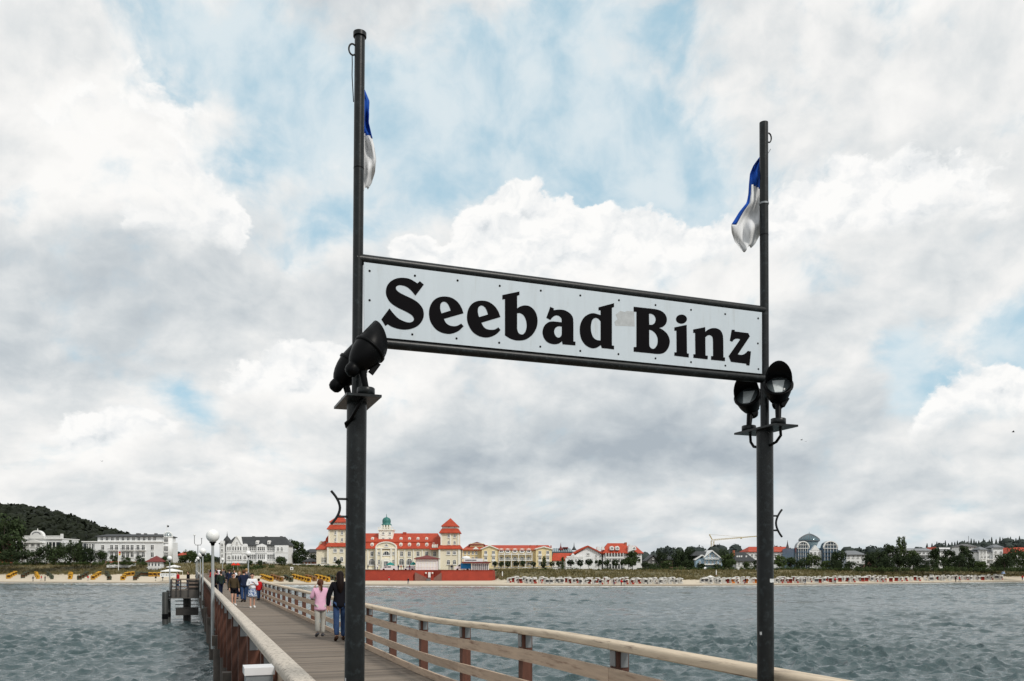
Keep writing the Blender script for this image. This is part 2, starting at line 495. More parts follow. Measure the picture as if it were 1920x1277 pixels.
def terrain():
    pxs = np.concatenate([np.arange(-1500, -100, 100), np.arange(-100, 2020, 10), np.arange(2100, 3500, 100)])
    ds = np.concatenate([[-60, -25, -8], np.arange(-2, 70, 1.5), [76, 90, 120, 200, 400, 900, 3000, 7000]])
    vs, fs, mi = [], [], []
    for px in pxs:
        wl = interp(px, WL)
        for d in ds:
            Z = wl + d
            z = ground_z(px, Z)
            run = interp(px, RUN)
            if 20 < d < 70:
                amp = 0.28 * min(1, max(0, (d - run) / 8.0))
                X = (px - 960) / FPX * Z
                z += amp * (math.sin(X * 0.35 + 2 * math.sin(Z * .21)) + math.sin(X * 0.13 + Z * 0.3) + 0.5 * math.sin(X * .9 + Z * .8)) * 0.5
            vs.append(W(px, Z, z))
    n = len(ds)
    for i in range(len(pxs) - 1):
        for j in range(n - 1):
            fs.append((i * n + j, (i + 1) * n + j, (i + 1) * n + j + 1, i * n + j + 1))
    m = bpy.data.materials.new('beach_and_dune'); m.use_nodes = True
    t = m.node_tree; q = G(t); b = t.nodes['Principled BSDF']
    b.inputs['Roughness'].default_value = 0.9
    at = q.n('ShaderNodeAttribute'); at.attribute_name = 'dune'
    pos = q.n('ShaderNodeNewGeometry').outputs['Position']
    sz = q.n('ShaderNodeSeparateXYZ'); q.put(sz.inputs[0], pos)
    nz = q.noise(pos, 0.35, 4)
    sand = q.mix(nz, (0.50, 0.43, 0.33), (0.64, 0.56, 0.43))
    wet = q.smooth(sz.outputs[2], SEA + 0.10, SEA + 0.45)
    sand = q.mix(wet, (0.22, 0.18, 0.13), sand)
    grass = q.mix(q.smooth(q.noise(pos, 0.22, 6, 0.65), 0.3, 0.7), (0.060, 0.062, 0.022), (0.19, 0.15, 0.07))
    grass = q.mix(q.smooth(q.noise(pos, 1.3, 4, 0.6), 0.55, 0.75), grass, (0.24, 0.20, 0.10))
    gm = q.smooth(q.m('ADD', at.outputs['Fac'], q.m('MULTIPLY', q.m('SUBTRACT', q.noise(pos, 0.5, 4), 0.5), 0.7)), 0.42, 0.58)
    q.put(b.inputs['Base Color'], q.mix(gm, sand, grass))
    me = bpy.data.meshes.new('beach_ground')
    me.from_pydata(vs, [], fs)
    me.materials.append(m)
    me.polygons.foreach_set('use_smooth', [True] * len(fs))
    a = me.attributes.new('dune', 'FLOAT', 'POINT')
    vals = []
    for px in pxs:
        run = interp(px, RUN)
        for d in ds:
            vals.append(float(np.clip((d - run + 3) / 6.0, 0, 1)))
    a.data.foreach_set('value', vals)
    me.update()
    struct(link('ground', me))
terrain()

# ------------------------------------------------------------------ sea: real wave relief
def sea():
    rows = [18.0]
    while rows[-1] < 345:
        Z = rows[-1]
        rows.append(Z + min(0.48, max(0.13, Z * Z / (5.2 * FPX) * 0.42)))
    Zr = np.array(rows)
    pxs = np.concatenate([np.arange(-700, -40, 20), np.arange(-40, 1965, 3.6), np.arange(1980, 2640, 20)])
    Zg, Pg = np.meshgrid(Zr, pxs, indexing='ij')
    Xg = (Pg - 960) / FPX * Zg
    U = CY * Xg + SY * Zg
    V = -SY * Xg + CY * Zg
    H = np.zeros_like(U); DU = np.zeros_like(U); DV = np.zeros_like(U)
    step = np.gradient(Zr)[:, None] * np.ones_like(U)
    r = np.random.default_rng(3)
    main = math.radians(62)              # travelling towards the shore
    for lam, amp, spread, cnt in ((11.0, 0.016, 0.35, 4), (6.0, 0.022, 0.5, 8), (3.6, 0.0155, 0.6, 14), (2.2, 0.0165, 0.75, 18), (1.3, 0.0150, 0.9, 22), (0.75, 0.0125, 1.1, 24)):
        for _ in range(cnt):
            L = lam * math.exp(r.normal(0, 0.16))
            k = 2 * math.pi / L
            th = main + r.normal(0, spread)
            a = amp * r.uniform(0.6, 1.3)
            fade = np.clip((L / step - 2.2) / 2.0, 0, 1)
            ph = k * (U * math.cos(th) + V * math.sin(th)) + r.uniform(0, 6.28)
            H += a * fade * np.cos(ph)
            DU -= a * fade * math.cos(th) * np.sin(ph) * 0.9
            DV -= a * fade * math.sin(th) * np.sin(ph) * 0.9
    H *= (0.75 + 0.45 * np.sin(U * 0.11 + 1.3 * np.sin(V * 0.05)) * np.sin(V * 0.083 + U * 0.03))
    # slow down in the shallows
    wl = np.interp(Pg, [a for a, b in WL], [b for a, b in WL])
    sh = np.clip((wl - Zg) / 25.0, 0.25, 1)
    H *= sh
    P3 = np.stack([U + DU * sh, V + DV * sh, SEA + H], -1).reshape(-1, 3)
    nr, nc = Zg.shape
    idx = np.arange(nr * nc).reshape(nr, nc)
    q4 = np.stack([idx[:-1, :-1], idx[:-1, 1:], idx[1:, 1:], idx[1:, :-1]], -1)
    keep = (Zg[:-1, :-1] - wl[:-1, :-1]) < 8
    q4 = q4[keep]
    # the open sea all round, a little lower
    R = 9000.0
    ex = np.array([[-R, -R, SEA - 0.55], [R, -R, SEA - 0.55], [R, R, SEA - 0.55], [-R, R, SEA - 0.55]])
    nv = len(P3)
    P3 = np.vstack([P3, ex])
    q4 = np.vstack([q4, [[nv, nv + 1, nv + 2, nv + 3]]])
    me = bpy.data.meshes.new('sea')
    me.vertices.add(len(P3)); me.vertices.foreach_set('co', P3.astype(np.float32).ravel())
    me.loops.add(q4.size); me.loops.foreach_set('vertex_index', q4.astype(np.int32).ravel())
    me.polygons.add(len(q4))
    me.polygons.foreach_set('loop_start', np.arange(0, q4.size, 4, dtype=np.int32))
    me.polygons.foreach_set('use_smooth', np.ones(len(q4), dtype=bool))
    me.update(calc_edges=True)
    # distance to the shore, for the surf
    a = me.attributes.new('shore', 'FLOAT', 'POINT')
    a.data.foreach_set('value', np.concatenate([(wl - Zg).ravel(), [500] * 4]).astype(np.float32))
    m = bpy.data.materials.new('sea_water'); m.use_nodes = True
    t = m.node_tree; q = G(t); b = t.nodes['Principled BSDF']
    b.inputs['IOR'].default_value = 1.33
    pos = q.n('ShaderNodeNewGeometry').outputs['Position']
    sz = q.n('ShaderNodeSeparateXYZ'); q.put(sz.inputs[0], pos)
    at = q.n('ShaderNodeAttribute'); at.attribute_name = 'shore'
    # surf lines and a few crests
    wob = q.m('ADD', at.outputs['Fac'], q.m('MULTIPLY', q.m('SUBTRACT', q.noise(q.v('MULTIPLY', pos, (1, 1, 0)), 0.06, 4), 0.5), 16.0))
    line1 = q.m('MULTIPLY', q.smooth(wob, -3.0, -0.5), q.smooth(wob, 9.0, 4.0))
    line2 = q.m('MULTIPLY', q.smooth(wob, 15.0, 17.0), q.smooth(wob, 22.0, 19.0))
    br = q.smooth(q.noise(q.v('MULTIPLY', pos, (1, 1, 0)), 0.05, 3), 0.50, 0.62)
    crest = q.m('MULTIPLY', q.smooth(sz.outputs[2], SEA + 0.27, SEA + 0.40), q.smooth(q.noise(pos, 1.7, 4, 0.7), 0.54, 0.66))
    foam = q.m('MAXIMUM', q.m('MAXIMUM', line1, q.m('MULTIPLY', line2, br)), q.m('MULTIPLY', crest, 0.55))
    foam = q.m('MULTIPLY', foam, q.smooth(q.noise(pos, 0.9, 5, 0.7), 0.36, 0.56))
    deep = q.mix(q.noise(pos, 0.02, 2), (0.044, 0.076, 0.082), (0.060, 0.092, 0.096))
    col = q.mix(q.smooth(at.outputs['Fac'], 40.0, 2.0), deep, (0.10, 0.125, 0.10))
    q.put(b.inputs['Base Color'], q.mix(foam, col, (0.78, 0.80, 0.80)))
    q.put(b.inputs['Roughness'], q.m('MULTIPLY_ADD', foam, 0.6, 0.07))
    b.inputs['Specular IOR Level'].default_value = 0.5
    n1 = q.noise(q.v('MULTIPLY', pos, (1, 1, 1)), 2.6, 5, 0.6)
    n2 = q.noise(q.v('MULTIPLY', pos, (1.0, 1.0, 1)), 9.0, 3, 0.6)
    hgt = q.m('ADD', q.m('MULTIPLY', n1, 0.085), q.m('MULTIPLY', n2, 0.048))
    bn = q.n('ShaderNodeBump'); bn.inputs['Strength'].default_value = 1.0; bn.inputs['Distance'].default_value = 1.0
    q.put(bn.inputs['Height'], hgt)
    t.links.new(bn.outputs[0], b.inputs['Normal'])
    me.materials.append(m)
    struct(link('sea_water', me))
sea()
# ------------------------------------------------------------------ the pier
def deckz(v):
    t = min(1.0, max(0.0, (16.0 - v) / 8.0))
    return 0.165 * t * t * (3 - 2 * t)
PIER_END = 262.0
UL0, UL1 = 0.75, 0.95            # left handrail, outer and inner edge
UR0, UR1 = 3.92, 4.12            # right handrail, inner and outer edge

pier = thing('pier', 'long wooden pier running from the sign to the shore', 'pier', (2.5, 0, 0))
PW_ = 0.142
def plank_mesh(u0, u1):
    mb = MB()
    h = PW_ / 2 - 0.006
    b = 0.006
    lo = [(u0, -h, -0.045), (u1, -h, -0.045), (u1, h, -0.045), (u0, h, -0.045)]
    mid = [(u0, -h, -b), (u1, -h, -b), (u1, h, -b), (u0, h, -b)]
    top = [(u0 + b, -h + b, 0), (u1 - b, -h + b, 0), (u1 - b, h - b, 0), (u0 + b, h - b, 0)]
    mb.hexa(lo, mid); mb.hexa(mid, top)
    return mb
plank_me = [plank_mesh(0.88 - 2.5 + 0.01 * k, 4.0 - 2.5 - 0.008 * k).mesh('plank', M_plank) for k in range(3)]
rr = random.Random(5)
NP = 296
for i in range(NP):
    v = 12.0 + i * PW_
    o = link('plank', plank_me[i % 3], pier, (0, v, deckz(v) + rr.uniform(-0.004, 0.004)))
    o.rotation_euler = (rr.uniform(-0.012, 0.012), 0, 0)
def far_planks():
    mb = MB()
    v = 12.0 + NP * PW_
    while v < PIER_END:
        z = rr.uniform(-0.004, 0.004)
        mb.box(0.88 - 2.5, 4.0 - 2.5, v - 0.065, v + 0.065, z - 0.04, z)
        v += PW_
    v = 12.0 - PW_
    while v > -4:
        wide = v < 6.6
        z = deckz(v)
        mb.box((-3.5 if wide else 0.88) - 2.5, (6.0 if wide else 4.0) - 2.5, v - 0.065, v + 0.065, z - 0.04, z)
        v -= PW_
    o = mb.build('planking', M_plank, pier)
    o['kind'] = 'stuff'
far_planks()
def pier_frame():
    for u in (0.93, 1.7, 2.5, 3.3, 3.93):
        MB().beam((u - 2.5, 6.6, -0.17 + deckz(8)), (u - 2.5, 16, -0.17), 0.14, 0.24).build('joist', M_beam, pier)
        MB().beam((u - 2.5, 16.0, -0.17), (u - 2.5, PIER_END, -0.17), 0.14, 0.24).build('joist', M_beam, pier)
    cap = MB().box(-1.9, 1.9, -0.16, 0.16, -0.62, -0.29).mesh('crossbeam', M_beam)
    pile = MB().tube([(0, 0, -6.5), (0, 0, -0.60)], 0.19, 10).mesh('pile', M_beam)
    v = 9.0
    while v < 235:
        link('crossbeam', cap, pier, (0, v, 0))
        for u in (-1.45, 1.45):
            link('pile', pile, pier, (u, v, 0))
        v += 10.4
    for u in (-3.2, 0, 3.2):
        link('pile', pile, pier, (u, 3.0, 0))
pier_frame()

# railings: post, three boards and a rounded handrail per bay
def rounded(u0, u1, z0, z1, seg=5):
    """cross-section with rounded upper edges"""
    r = min((u1 - u0) * 0.19, (z1 - z0) * 0.6)
    pts = [(u0 + 0.012, z0), (u1 - 0.012, z0), (u1, z0 + 0.012)]
    for k in range(seg + 1):
        a = math.pi / 2 * k / seg
        pts.append((u1 - r + r * math.cos(a), z1 - r + r * math.sin(a)))
    for k in range(seg + 1):
        a = math.pi / 2 + math.pi / 2 * k / seg
        pts.append((u0 + r + r * math.cos(a), z1 - r + r * math.sin(a)))
    pts.append((u0, z0 + 0.012))
    return pts
def swept(mb, pts, y0, y1, dz0, dz1):
    n = len(pts)
    vs = [(x, y0, z + dz0) for x, z in pts] + [(x, y1, z + dz1) for x, z in pts]
    fs = [tuple(range(n)), tuple(range(n, 2 * n))[::-1]] + [(i, i + n, (i + 1) % n + n, (i + 1) % n) for i in range(n)]
    mb.add(vs, fs)
    return mb
def railing(side):
    left = side == 'l'
    label = ('bleached round-topped timber railing on the left edge of the pier' if left else
             'brown three-board timber railing along the right edge of the pier')
    u0, u1 = (UL0, UL1) if left else (UR0, UR1)
    root = thing('railing', label, 'railing', (u0, 0, 0), 0, 'railings of the pier')
    w = u1 - u0
    zr = (lambda v: 0.0) if left else deckz
    step = 2.6
    vp = [7.67 + step * i for i in range(-2 if not left else 0, 93)]
    vp = [v for v in vp if v < PIER_END - 4]
    pl, ph = ((0.0 - 0.01, 0.17) if left else (0.06, 0.195))
    bot = -0.62
    post_me = MB().box(pl, ph, -0.075, 0.075, bot, 0.99).mesh('post', M_post)
    plate_me = (MB().box(0.172, 0.182, -0.06, 0.06, 0.80, 0.985) if left else MB().box(0.045, 0.0585, -0.055, 0.055, 0.83, 0.985)).mesh('fixing_plate', M_plate)
    face_me = (MB().box(0.02, 0.14, -0.085, -0.0755, 0.79, 0.985) if left else MB().box(0.10, 0.18, -0.087, -0.0755, 0.82, 0.985)).mesh('fixing_plate', M_plate)
    for i, v in enumerate(vp):
        p = link('post', post_me, root, (0, v, zr(v)))
        if v < 75:
            link('fixing_plate', plate_me, p)
            link('fixing_plate', face_me, p)
    # boards and handrail in lengths of two bays
    bi0, bi1 = ((w - 0.025, w + 0.025) if left else (0.0, 0.044))
    ends = vp[::2]
    if left:
        ends = [6.0] + ends
    sect = {'handrail': rounded(0.0, w, 0.985, 1.08) if left else rounded(0.0, w, 0.995, 1.08),
            'upper_board': [(bi0, 0.66), (bi1, 0.66), (bi1, 0.81), (bi0, 0.81)],
            'lower_board': [(bi0, 0.28), (bi1, 0.28), (bi1, 0.42), (bi0, 0.42)],
            'kick_board': [(bi0, 0.005), (bi1, 0.005), (bi1, 0.125), (bi0, 0.125)]}
    cache = {}
    for nm, sec in sect.items():
        ml = (M_capl if left else M_cap) if nm == 'handrail' else M_rail
        for a, b in zip(ends[:-1], ends[1:]):
            L = b - a
            n = 4 if (not left and a < 17) else 1
            key = (nm, round(L, 3)) if n == 1 else None
            if key in cache and key is not None:
                me = cache[key]
            else:
                mb = MB()
                if n == 1:
                    swept(mb, sec, 0.003, L - 0.003, 0, 0)
                else:
                    for k in range(n):
                        y0, y1 = L * k / n, L * (k + 1) / n
                        swept(mb, sec, y0 + (0.003 if k == 0 else 0), y1 - (0.003 if k == n - 1 else 0), zr(a + y0), zr(a + y1))
                me = mb.mesh(nm, ml)
                if key:
                    cache[key] = me
            link(nm, me, root, (0, a, 0))
    return root
railing('l')
railing('r')

# metal cabinet hung outside the left railing
cab = thing('cable_cabinet', 'grey metal box with a white lid outside the left railing', 'box', W(487, 8.3, 0.15), 0)
MB().box(-0.135, 0.115, -0.12, 0.16, -0.1, 0.80).build('housing', M_plate, cab)
MB().box(-0.150, 0.130, -0.135, 0.175, 0.803, 0.875).build('lid', mat('cabinet_lid', (0.72, 0.72, 0.72), 0.4, 0.1, 0.05, 6), cab)
for sx_ in (-0.07, 0.07):
    MB().lathe([(0.0, 0), (0.012, 0), (0.012, 0.012), (0, 0.012)], 8, 0, Matrix.Translation((sx_, -0.121, 0.60)) @ Matrix.Rotation(math.pi / 2, 4, 'X')).build('screw', M_black, cab)

# globe lamps
def lamp_proto():
    root = thing('globe_lamp', '', 'street lamp')
    MB().tube([(0, 0, -0.9), (0, 0, 0.6), (0, 0, 2.72)], [0.062, 0.062, 0.045], 12).build('lamp_post', M_lamp, root)
    MB().tube([(0, 0, 2.705), (0, 0, 2.78), (0, 0, 2.83)], [0.055, 0.075, 0.13], 14).build('collar', M_black, root)
    MB().lathe([(0.0, 0.0), (0.10, 0.012)] + [(0.225 * math.sin(a), 0.225 - 0.225 * math.cos(a)) for a in np.linspace(0.55, math.pi, 12)], 20, 0, Matrix.Translation((0, 0, 2.82))).build('globe', M_globe, root)
    MB().box(-0.02, 0.12, -0.05, 0.05, -0.25, -0.19).build('bracket', M_plate, root)
    return root
lamp0 = lamp_proto()
LAMPS = [(0.66, 31.4, 'tall white globe lamp nearest the camera on the left pier edge'),
         (0.66, 62.5, 'second white globe lamp along the left pier edge'),
         (0.66, 83.0, 'third white globe lamp on the left pier edge before the landing stage'),
         (0.66, 118.0, 'fourth white globe lamp on the left pier edge past the landing stage'),
         (0.66, 150.0, 'fifth white globe lamp on the left pier edge near the crowd'),
         (0.66, 185.0, 'farthest white globe lamp on the left pier edge'),
         (-1.98, 85.0, 'globe lamp at the outer corner of the landing stage'),
         (4.23, 72.0, 'white globe lamp on the right pier edge behind the strollers'),
         (4.23, 135.0, 'small globe lamp on the right pier edge far behind the crowd')]
for i, (u, v, lb) in enumerate(LAMPS):
    o = lamp0 if i == 0 else copy_tree(lamp0)
    o.location = (u, v, 0.0 if u > -1 else -0.3)
    if i in (0,):
        o.location = (u, v, 0.02)
    tag(o, lb, 'street lamp', 'globe lamps along the pier')
    if u > 3:
        o.rotation_euler = (0, 0, math.pi)

# landing stage beside the pier
def landing():
    root = thing('landing_stage', 'timber boat landing stage with stairs and dark piles left of the pier', 'landing stage', (-0.55, 87.0, 0))
    root.scale = (0.63, 1, 1)
    for k in range(30):
        MB().box(-2.0, 1.92, -0.065, 0.065, -0.25, -0.2).build('plank', M_plank, root, (0, -3.0 + k * 0.21, 0)) if k == 0 else link('plank', root.children[0].data, root, (0, -3.0 + k * 0.21, 0))
    MB().box(-2.03, 1.9, -3.16, -3.08, -0.95, -0.21).build('fascia_board', mat('grey_fascia', (0.085, 0.078, 0.07), 0.8, 0, .25, 1.5), root)
    MB().box(-2.11, -2.03, -3.08, 3.2, -0.95, -0.21).build('fascia_board', MATS['grey_fascia'], root)
    for u in (-1.6, 0.2, 1.5):
        MB().beam((u, -3.05, -0.5), (u, 3.1, -0.5), 0.2, 0.45).build('joist', M_dkpile, root)
    MB().tube([(0.1, -0.8, -7), (0.1, -0.8, -0.7)], 0.55, 14).build('pile', M_dkpile, root)
    MB().box(-1.45, 1.7, -2.4, 0.9, -2.55, -1.95).build('lower_deck', M_dkpile, root)
    for k in range(3):
        MB().beam((-1.5, -2.45, -1.85 + k * 0.32), (1.7, -2.45, -1.85 + k * 0.32), 0.04, 0.07).build('guard_rail', M_dkpile, root)
    # upper railing
    for x in (-2.0, -1.35, -0.75, 0.3, 1.75):
        MB().box(x - 0.09, x + 0.09, -3.27, -3.165, -0.75, 0.78).build('post', M_dkpile, root)
    for y in (-1.0, 1.0, 3.0):
        MB().box(-2.22, -2.115, y - 0.08, y + 0.08, -0.75, 0.78).build('post', M_dkpile, root)
    for z in (0.05, 0.40, 0.74):
        MB().box(-2.1, 1.9, -3.06, -3.0, z, z + 0.13).build('rail_board', mat('dark_rail', (0.20, 0.15, 0.12), 0.8, 0, .3, 1.5), root)
        MB().box(-2.02, -1.96, -2.95, 3.1, z, z + 0.13).build('rail_board', MATS['dark_rail'], root)
    MB().box(0.35, 1.8, -2.96, -2.5, -0.19, 0.72).build('gangway_gate', M_dkpile, root)
    # stairs going down on the outer side
    for s in range(5):
        MB().box(-2.75 - s * 0.02, -2.15, -2.9 + s * 0.34, -2.6 + s * 0.34, -0.55 - s * 0.28, -0.48 - s * 0.28).build('step', M_dkpile, root)
    MB().beam((-3.2, -3.0, -1.45), (-2.1, -3.0, -0.75), 0.06, 0.1).build('stair_rail', M_dkpile, root)
    MB().beam((-3.2, -3.0, -0.95), (-2.1, -3.0, -0.25), 0.06, 0.1).build('stair_rail', M_dkpile, root)
    MB().beam((-3.2, -3.0, -1.5), (-3.2, -3.0, -0.9), 0.08, 0.08, up=(0, 1, 0)).build('stair_rail', M_dkpile, root)
landing()
def dolphin(px, Z, top, r, lb):
    o = thing('mooring_pile', lb, 'mooring pile', W(px, Z, SEA), 0, 'mooring piles by the landing stage')
    MB().tube([(0, 0, -4), (0, 0, top - SEA - 0.05), (0, 0, top - SEA)], [r, r * 0.96, r * 0.8], 14).build('shaft', mat('wet_pile', (0.022, 0.025, 0.023), 0.6, 0, .35, 1.2), o)
    MB().tube([(0, 0, 0.5), (0, 0, 0.95)], r * 1.06, 14).build('fender_band', M_black, o)
dolphin(309.5, 76, zat(1110, 76), 0.26, 'thick black mooring pile nearer the camera, left of the landing stage')
dolphin(316, 79, zat(1107, 79), 0.2, 'slimmer black mooring pile between the thick pile and the stairs')
MB()
# weather mast on the far pier
wm = thing('weather_mast', 'thin forked weather mast rising behind the globe lamps', 'mast', W(371, 120, -0.3))
zt = zat(1022, 120)
MB().tube([(0, 0, 0), (0, 0, zt + 0.3)], 0.05, 8).build('pole', M_dgrey, wm)
MB().tube([(-0.45, 0, zt + 1.6), (-0.45, 0, zt + 0.55), (-0.3, 0, zt + 0.3), (0.35, 0, zt + 0.3), (0.5, 0, zt + 0.55), (0.5, 0, zt + 1.2)], 0.04, 6).build('fork', M_dgrey, wm)
MB().lathe([(0, 0), (.12, 0), (.12, .2), (0, .2)], 8, 0, Matrix.Translation((-0.45, 0, zt + 1.6))).build('sensor', M_frame, wm)
MB().lathe([(0, 0), (.16, 0.05), (0, .1)], 8, 0, Matrix.Translation((0.5, 0, zt + 1.2))).build('sensor', M_dgrey, wm)

# ------------------------------------------------------------------ the name sign on its two posts
VS = 5.004
def on_sign(px, py, v=VS):
    t = (px - 960.0) / FPX
    Z = v / (CY - SY * t)
    return Z * (CY * t + SY), CAMZ - (py - HOR) / FPX * Z
SU_L, SU_R = 0.898, 3.824
sign = thing('name_sign', 'white name board Seebad Binz hung between two tall dark iron posts', 'sign', (SU_L, VS, deckz(VS)))
S0 = Vector((SU_L, VS, deckz(VS)))
def SL(u, v, z):
    return Vector((u, v, z)) - S0
VB = VS + 0.03                    # plane of the pipes
def lean(u, z):
    return u + (0.0082 if u < 2 else -0.0040) * (z - 1.4)
PZ = 2.965
ZT = {0: 5.14, 1: 5.13}
for i, u in enumerate((SU_L, SU_R)):
    top = CAMZ + (HOR - (60 if i == 0 else 226)) / FPX * (VS / (CY - SY * ((676 if i == 0 else 1436) - 960) / FPX))
    MB().tube([SL(lean(u, 0.1), VB, deckz(VS)), SL(lean(u, PZ), VB, PZ)], 0.0585, 28).build('lower_post', M_metal, sign)
    up = MB().tube([SL(lean(u, PZ), VB, PZ), SL(lean(u, top), VB, top)], 0.0305, 24).build('upper_post', M_metal, sign)
    if i == 0:
        MB().tube([SL(lean(u, top), VB, top - 0.012), SL(lean(u, top), VB, top + 0.012)], 0.039, 24).build('cap', M_metal, up)
    MB().tube([SL(lean(u, 4.36), VB, 4.355), SL(lean(u, 4.36), VB, 4.362)], 0.0312, 24).build('weld_seam', M_black, up)
    # floor flange
    MB().box(u - S0.x - 0.14, u - S0.x + 0.14, VB - S0.y - 0.14, VB - S0.y + 0.14, 0.0, 0.02).build('foot_plate', M_metal, sign)
    # eye ring for the flag line
    s = -1 if i == 0 else 1
    rz = top - (0.095 if i == 0 else 0.10)
    pts = []
    for k in range(-9, 10):
        a = k / 9 * math.radians(125)
        pts.append(SL(lean(u, rz) + s * (0.030 + 0.022 * (0.55 + math.cos(a))), VB, rz + 0.033 * math.sin(a)))
    MB().tube(pts, 0.0052, 8).build('eye_ring', M_metal, sign)
    # rope cleat
    cz = 2.345 if i == 0 else 2.31
    cl = MB()
    k0 = lean(u, cz) + s * 0.058
    bow = [SL(k0 + s * (0.036 + 0.052 * abs(t) ** 1.8), VB, cz + 0.098 * t) for t in np.linspace(-1, 1, 13)]
    cl.tube(bow, 0.0075, 8)
    for dz in (-0.052, 0.052):
        cl.tube([SL(k0 - s * 0.004, VB, cz + dz), SL(k0 + s * 0.048, VB, cz + dz)], 0.0068, 8)
    cl.build('rope_cleat', M_metal, sign)
    # lamp plate, long across the sign
    MB().box(lean(u, PZ) - S0.x - 0.10, lean(u, PZ) - S0.x + 0.10, VB - S0.y - 0.235, VB - S0.y + 0.225, PZ - S0.z, PZ - S0.z + 0.014).build('lamp_plate', M_metal, sign)
    # cable loops under the plate
    for dv in (-0.17, 0.17):
        c0 = lean(u, PZ)
        if i == 0:
            if dv < 0:
                cp = [(0.0, dv, 0), (-0.03, dv - 0.02, -0.06), (-0.045, -0.05, -0.105), (-0.068, -0.02, -0.125), (-0.055, 0.02, -0.14)]
            else:
                cp = [(0.0, dv, 0), (-0.01, dv, -0.08), (0, 0.05, -0.12)]
        else:
            cp = [(0.0, dv, 0), (0.005, dv * 1.0, -0.055), (0, dv * 0.75, -0.095), (0, dv * 0.35, -0.11)]
        MB().tube([SL(c0 + a, VB + b_, PZ + c_) for a, b_, c_ in cp], 0.010, 8).build('cable', M_black, sign)
# coupling ring, paper scraps on the right post
MB().tube([SL(lean(SU_R, 4.58), VB, 4.578), SL(lean(SU_R, 4.58), VB, 4.590)], 0.034, 24).build('coupling_ring', M_plate, sign)
def post_patch(u, z0, z1, a0, a1, nm):
    mb = MB()
    n = 8
    vs = []
    r_ = random.Random(int(z0 * 1000))
    for k in range(n + 1):
        a = math.radians(a0 + (a1 - a0) * k / n)
        for z in (z0 + r_.uniform(-.004, .004), z1 + r_.uniform(-.004, .004)):
            vs.append(SL(lean(u, z) + 0.0592 * math.sin(a), VB - 0.0592 * math.cos(a), z))
    mb.add(vs, [(2 * k, 2 * k + 2, 2 * k + 3, 2 * k + 1) for k in range(n)])
    mb.build(nm, mat('paper_scrap', (0.62, 0.64, 0.64), 0.8, 0, 0.15, 20), sign)
post_patch(SU_R, 1.888, 1.912, -5, 75, 'paper_scrap')
post_patch(SU_R, 1.515, 1.535, -78, -62, 'paper_scrap')
post_patch(SU_L, 1.325, 1.345, -80, -66, 'paper_scrap')
# pipes above and below the panel
zb_t, zb_b = 3.822, 3.336
MB().tube([SL(SU_L + 0.01, VB, zb_t), SL(SU_R, VB, zb_t)], 0.0305, 24).build('top_pipe', M_metal, sign)
MB().tube([SL(SU_L + 0.01, VB, zb_b), SL(SU_R, VB, zb_b)], 0.0305, 24).build('bottom_pipe', M_metal, sign)
pu0, _ = on_sign(682.5, 495); pu1, _ = on_sign(1428.6, 588)
panel = MB().box(pu0 - S0.x, pu1 - S0.x, 0.0, 0.012, 3.363 - S0.z, 3.797 - S0.z).build('panel', M_panel, sign)
# dark joint between panel and pipes
MB().box(pu0 - S0.x, pu1 - S0.x, 0.004, 0.02, 3.797 - S0.z, 3.80 - S0.z).build('gasket', M_black, sign)
MB().box(pu0 - S0.x, pu1 - S0.x, 0.004, 0.02, 3.358 - S0.z, 3.3628 - S0.z).build('gasket', M_black, sign)

def trace(pts, org, sc):
    """outline with corner flags -> dense smooth outline on the board"""
    out = []
    n = len(pts)
    P2 = [on_sign(org[0] + p[0] / sc, org[1] + p[1] / sc) for p in pts]
    for i in range(n):
        a, b = i, (i + 1) % n
        ca, cb_ = len(pts[a]) > 2, len(pts[b]) > 2
        p1, p2 = Vector(P2[a]), Vector(P2[b])
        if ca and cb_:
            out.append(p1); continue
        p0 = Vector(P2[a - 1]) if not ca else p1 * 2 - p2
        p3 = Vector(P2[(b + 1) % n]) if not cb_ else p2 * 2 - p1
        if ca:
            p0 = p1 + (p1 - p2) * 0.6
        if cb_:
            p3 = p2 + (p2 - p1) * 0.6
        for k in range(5):
            t = k / 5
            out.append(0.5 * ((2 * p1) + (p2 - p0) * t + (2 * p0 - 5 * p1 + 4 * p2 - p3) * t * t + (3 * p1 - p0 - 3 * p2 + p3) * t ** 3))
    return out
def letter(outs, org, sc):
    cu = bpy.data.curves.new('letter', 'CURVE')
    cu.dimensions = '2D'; cu.fill_mode = 'BOTH'; cu.extrude = 0.0012
    for o in outs:
        pp = trace(o, org, sc)
        sp = cu.splines.new('POLY')
        sp.points.add(len(pp) - 1)
        for q_, p_ in zip(sp.points, pp):
            q_.co = (p_.x - S0.x, p_.y - S0.z, 0, 1)
        sp.use_cyclic_u = True
    tmp = bpy.data.objects.new('tmp', cu)
    COL.objects.link(tmp)
    bpy.context.view_layer.update()
    me = bpy.data.meshes.new_from_object(tmp.evaluated_get(bpy.context.evaluated_depsgraph_get()))
    bpy.data.objects.remove(tmp)
    me.transform(Matrix(((1, 0, 0, 0), (0, 0, -1, -0.0013), (0, 1, 0, 0), (0, 0, 0, 1))))
    me.materials.clear(); me.materials.append(M_letter)
    me.name = 'letter'
    return link('letter', me, panel)
C = 1
S_ = [(795,250,C),(862,308,C),(722,495,C),(640,400),(555,338),(450,316),(392,342),(390,388),(440,440),(540,493),(680,560),(780,632),(845,722),(862,820),(842,910),(775,1000),(665,1058),(540,1077),(420,1062),(310,1025),(250,985,C),(205,1012,C),(138,900,C),(275,715,C),(340,800),(430,888),(540,942),(630,955),(685,925),(692,880),(650,825),(560,770),(400,690),(290,610),(230,510),(215,425),(235,330),(300,250),(400,202),(510,192),(630,215),(752,287,C)]
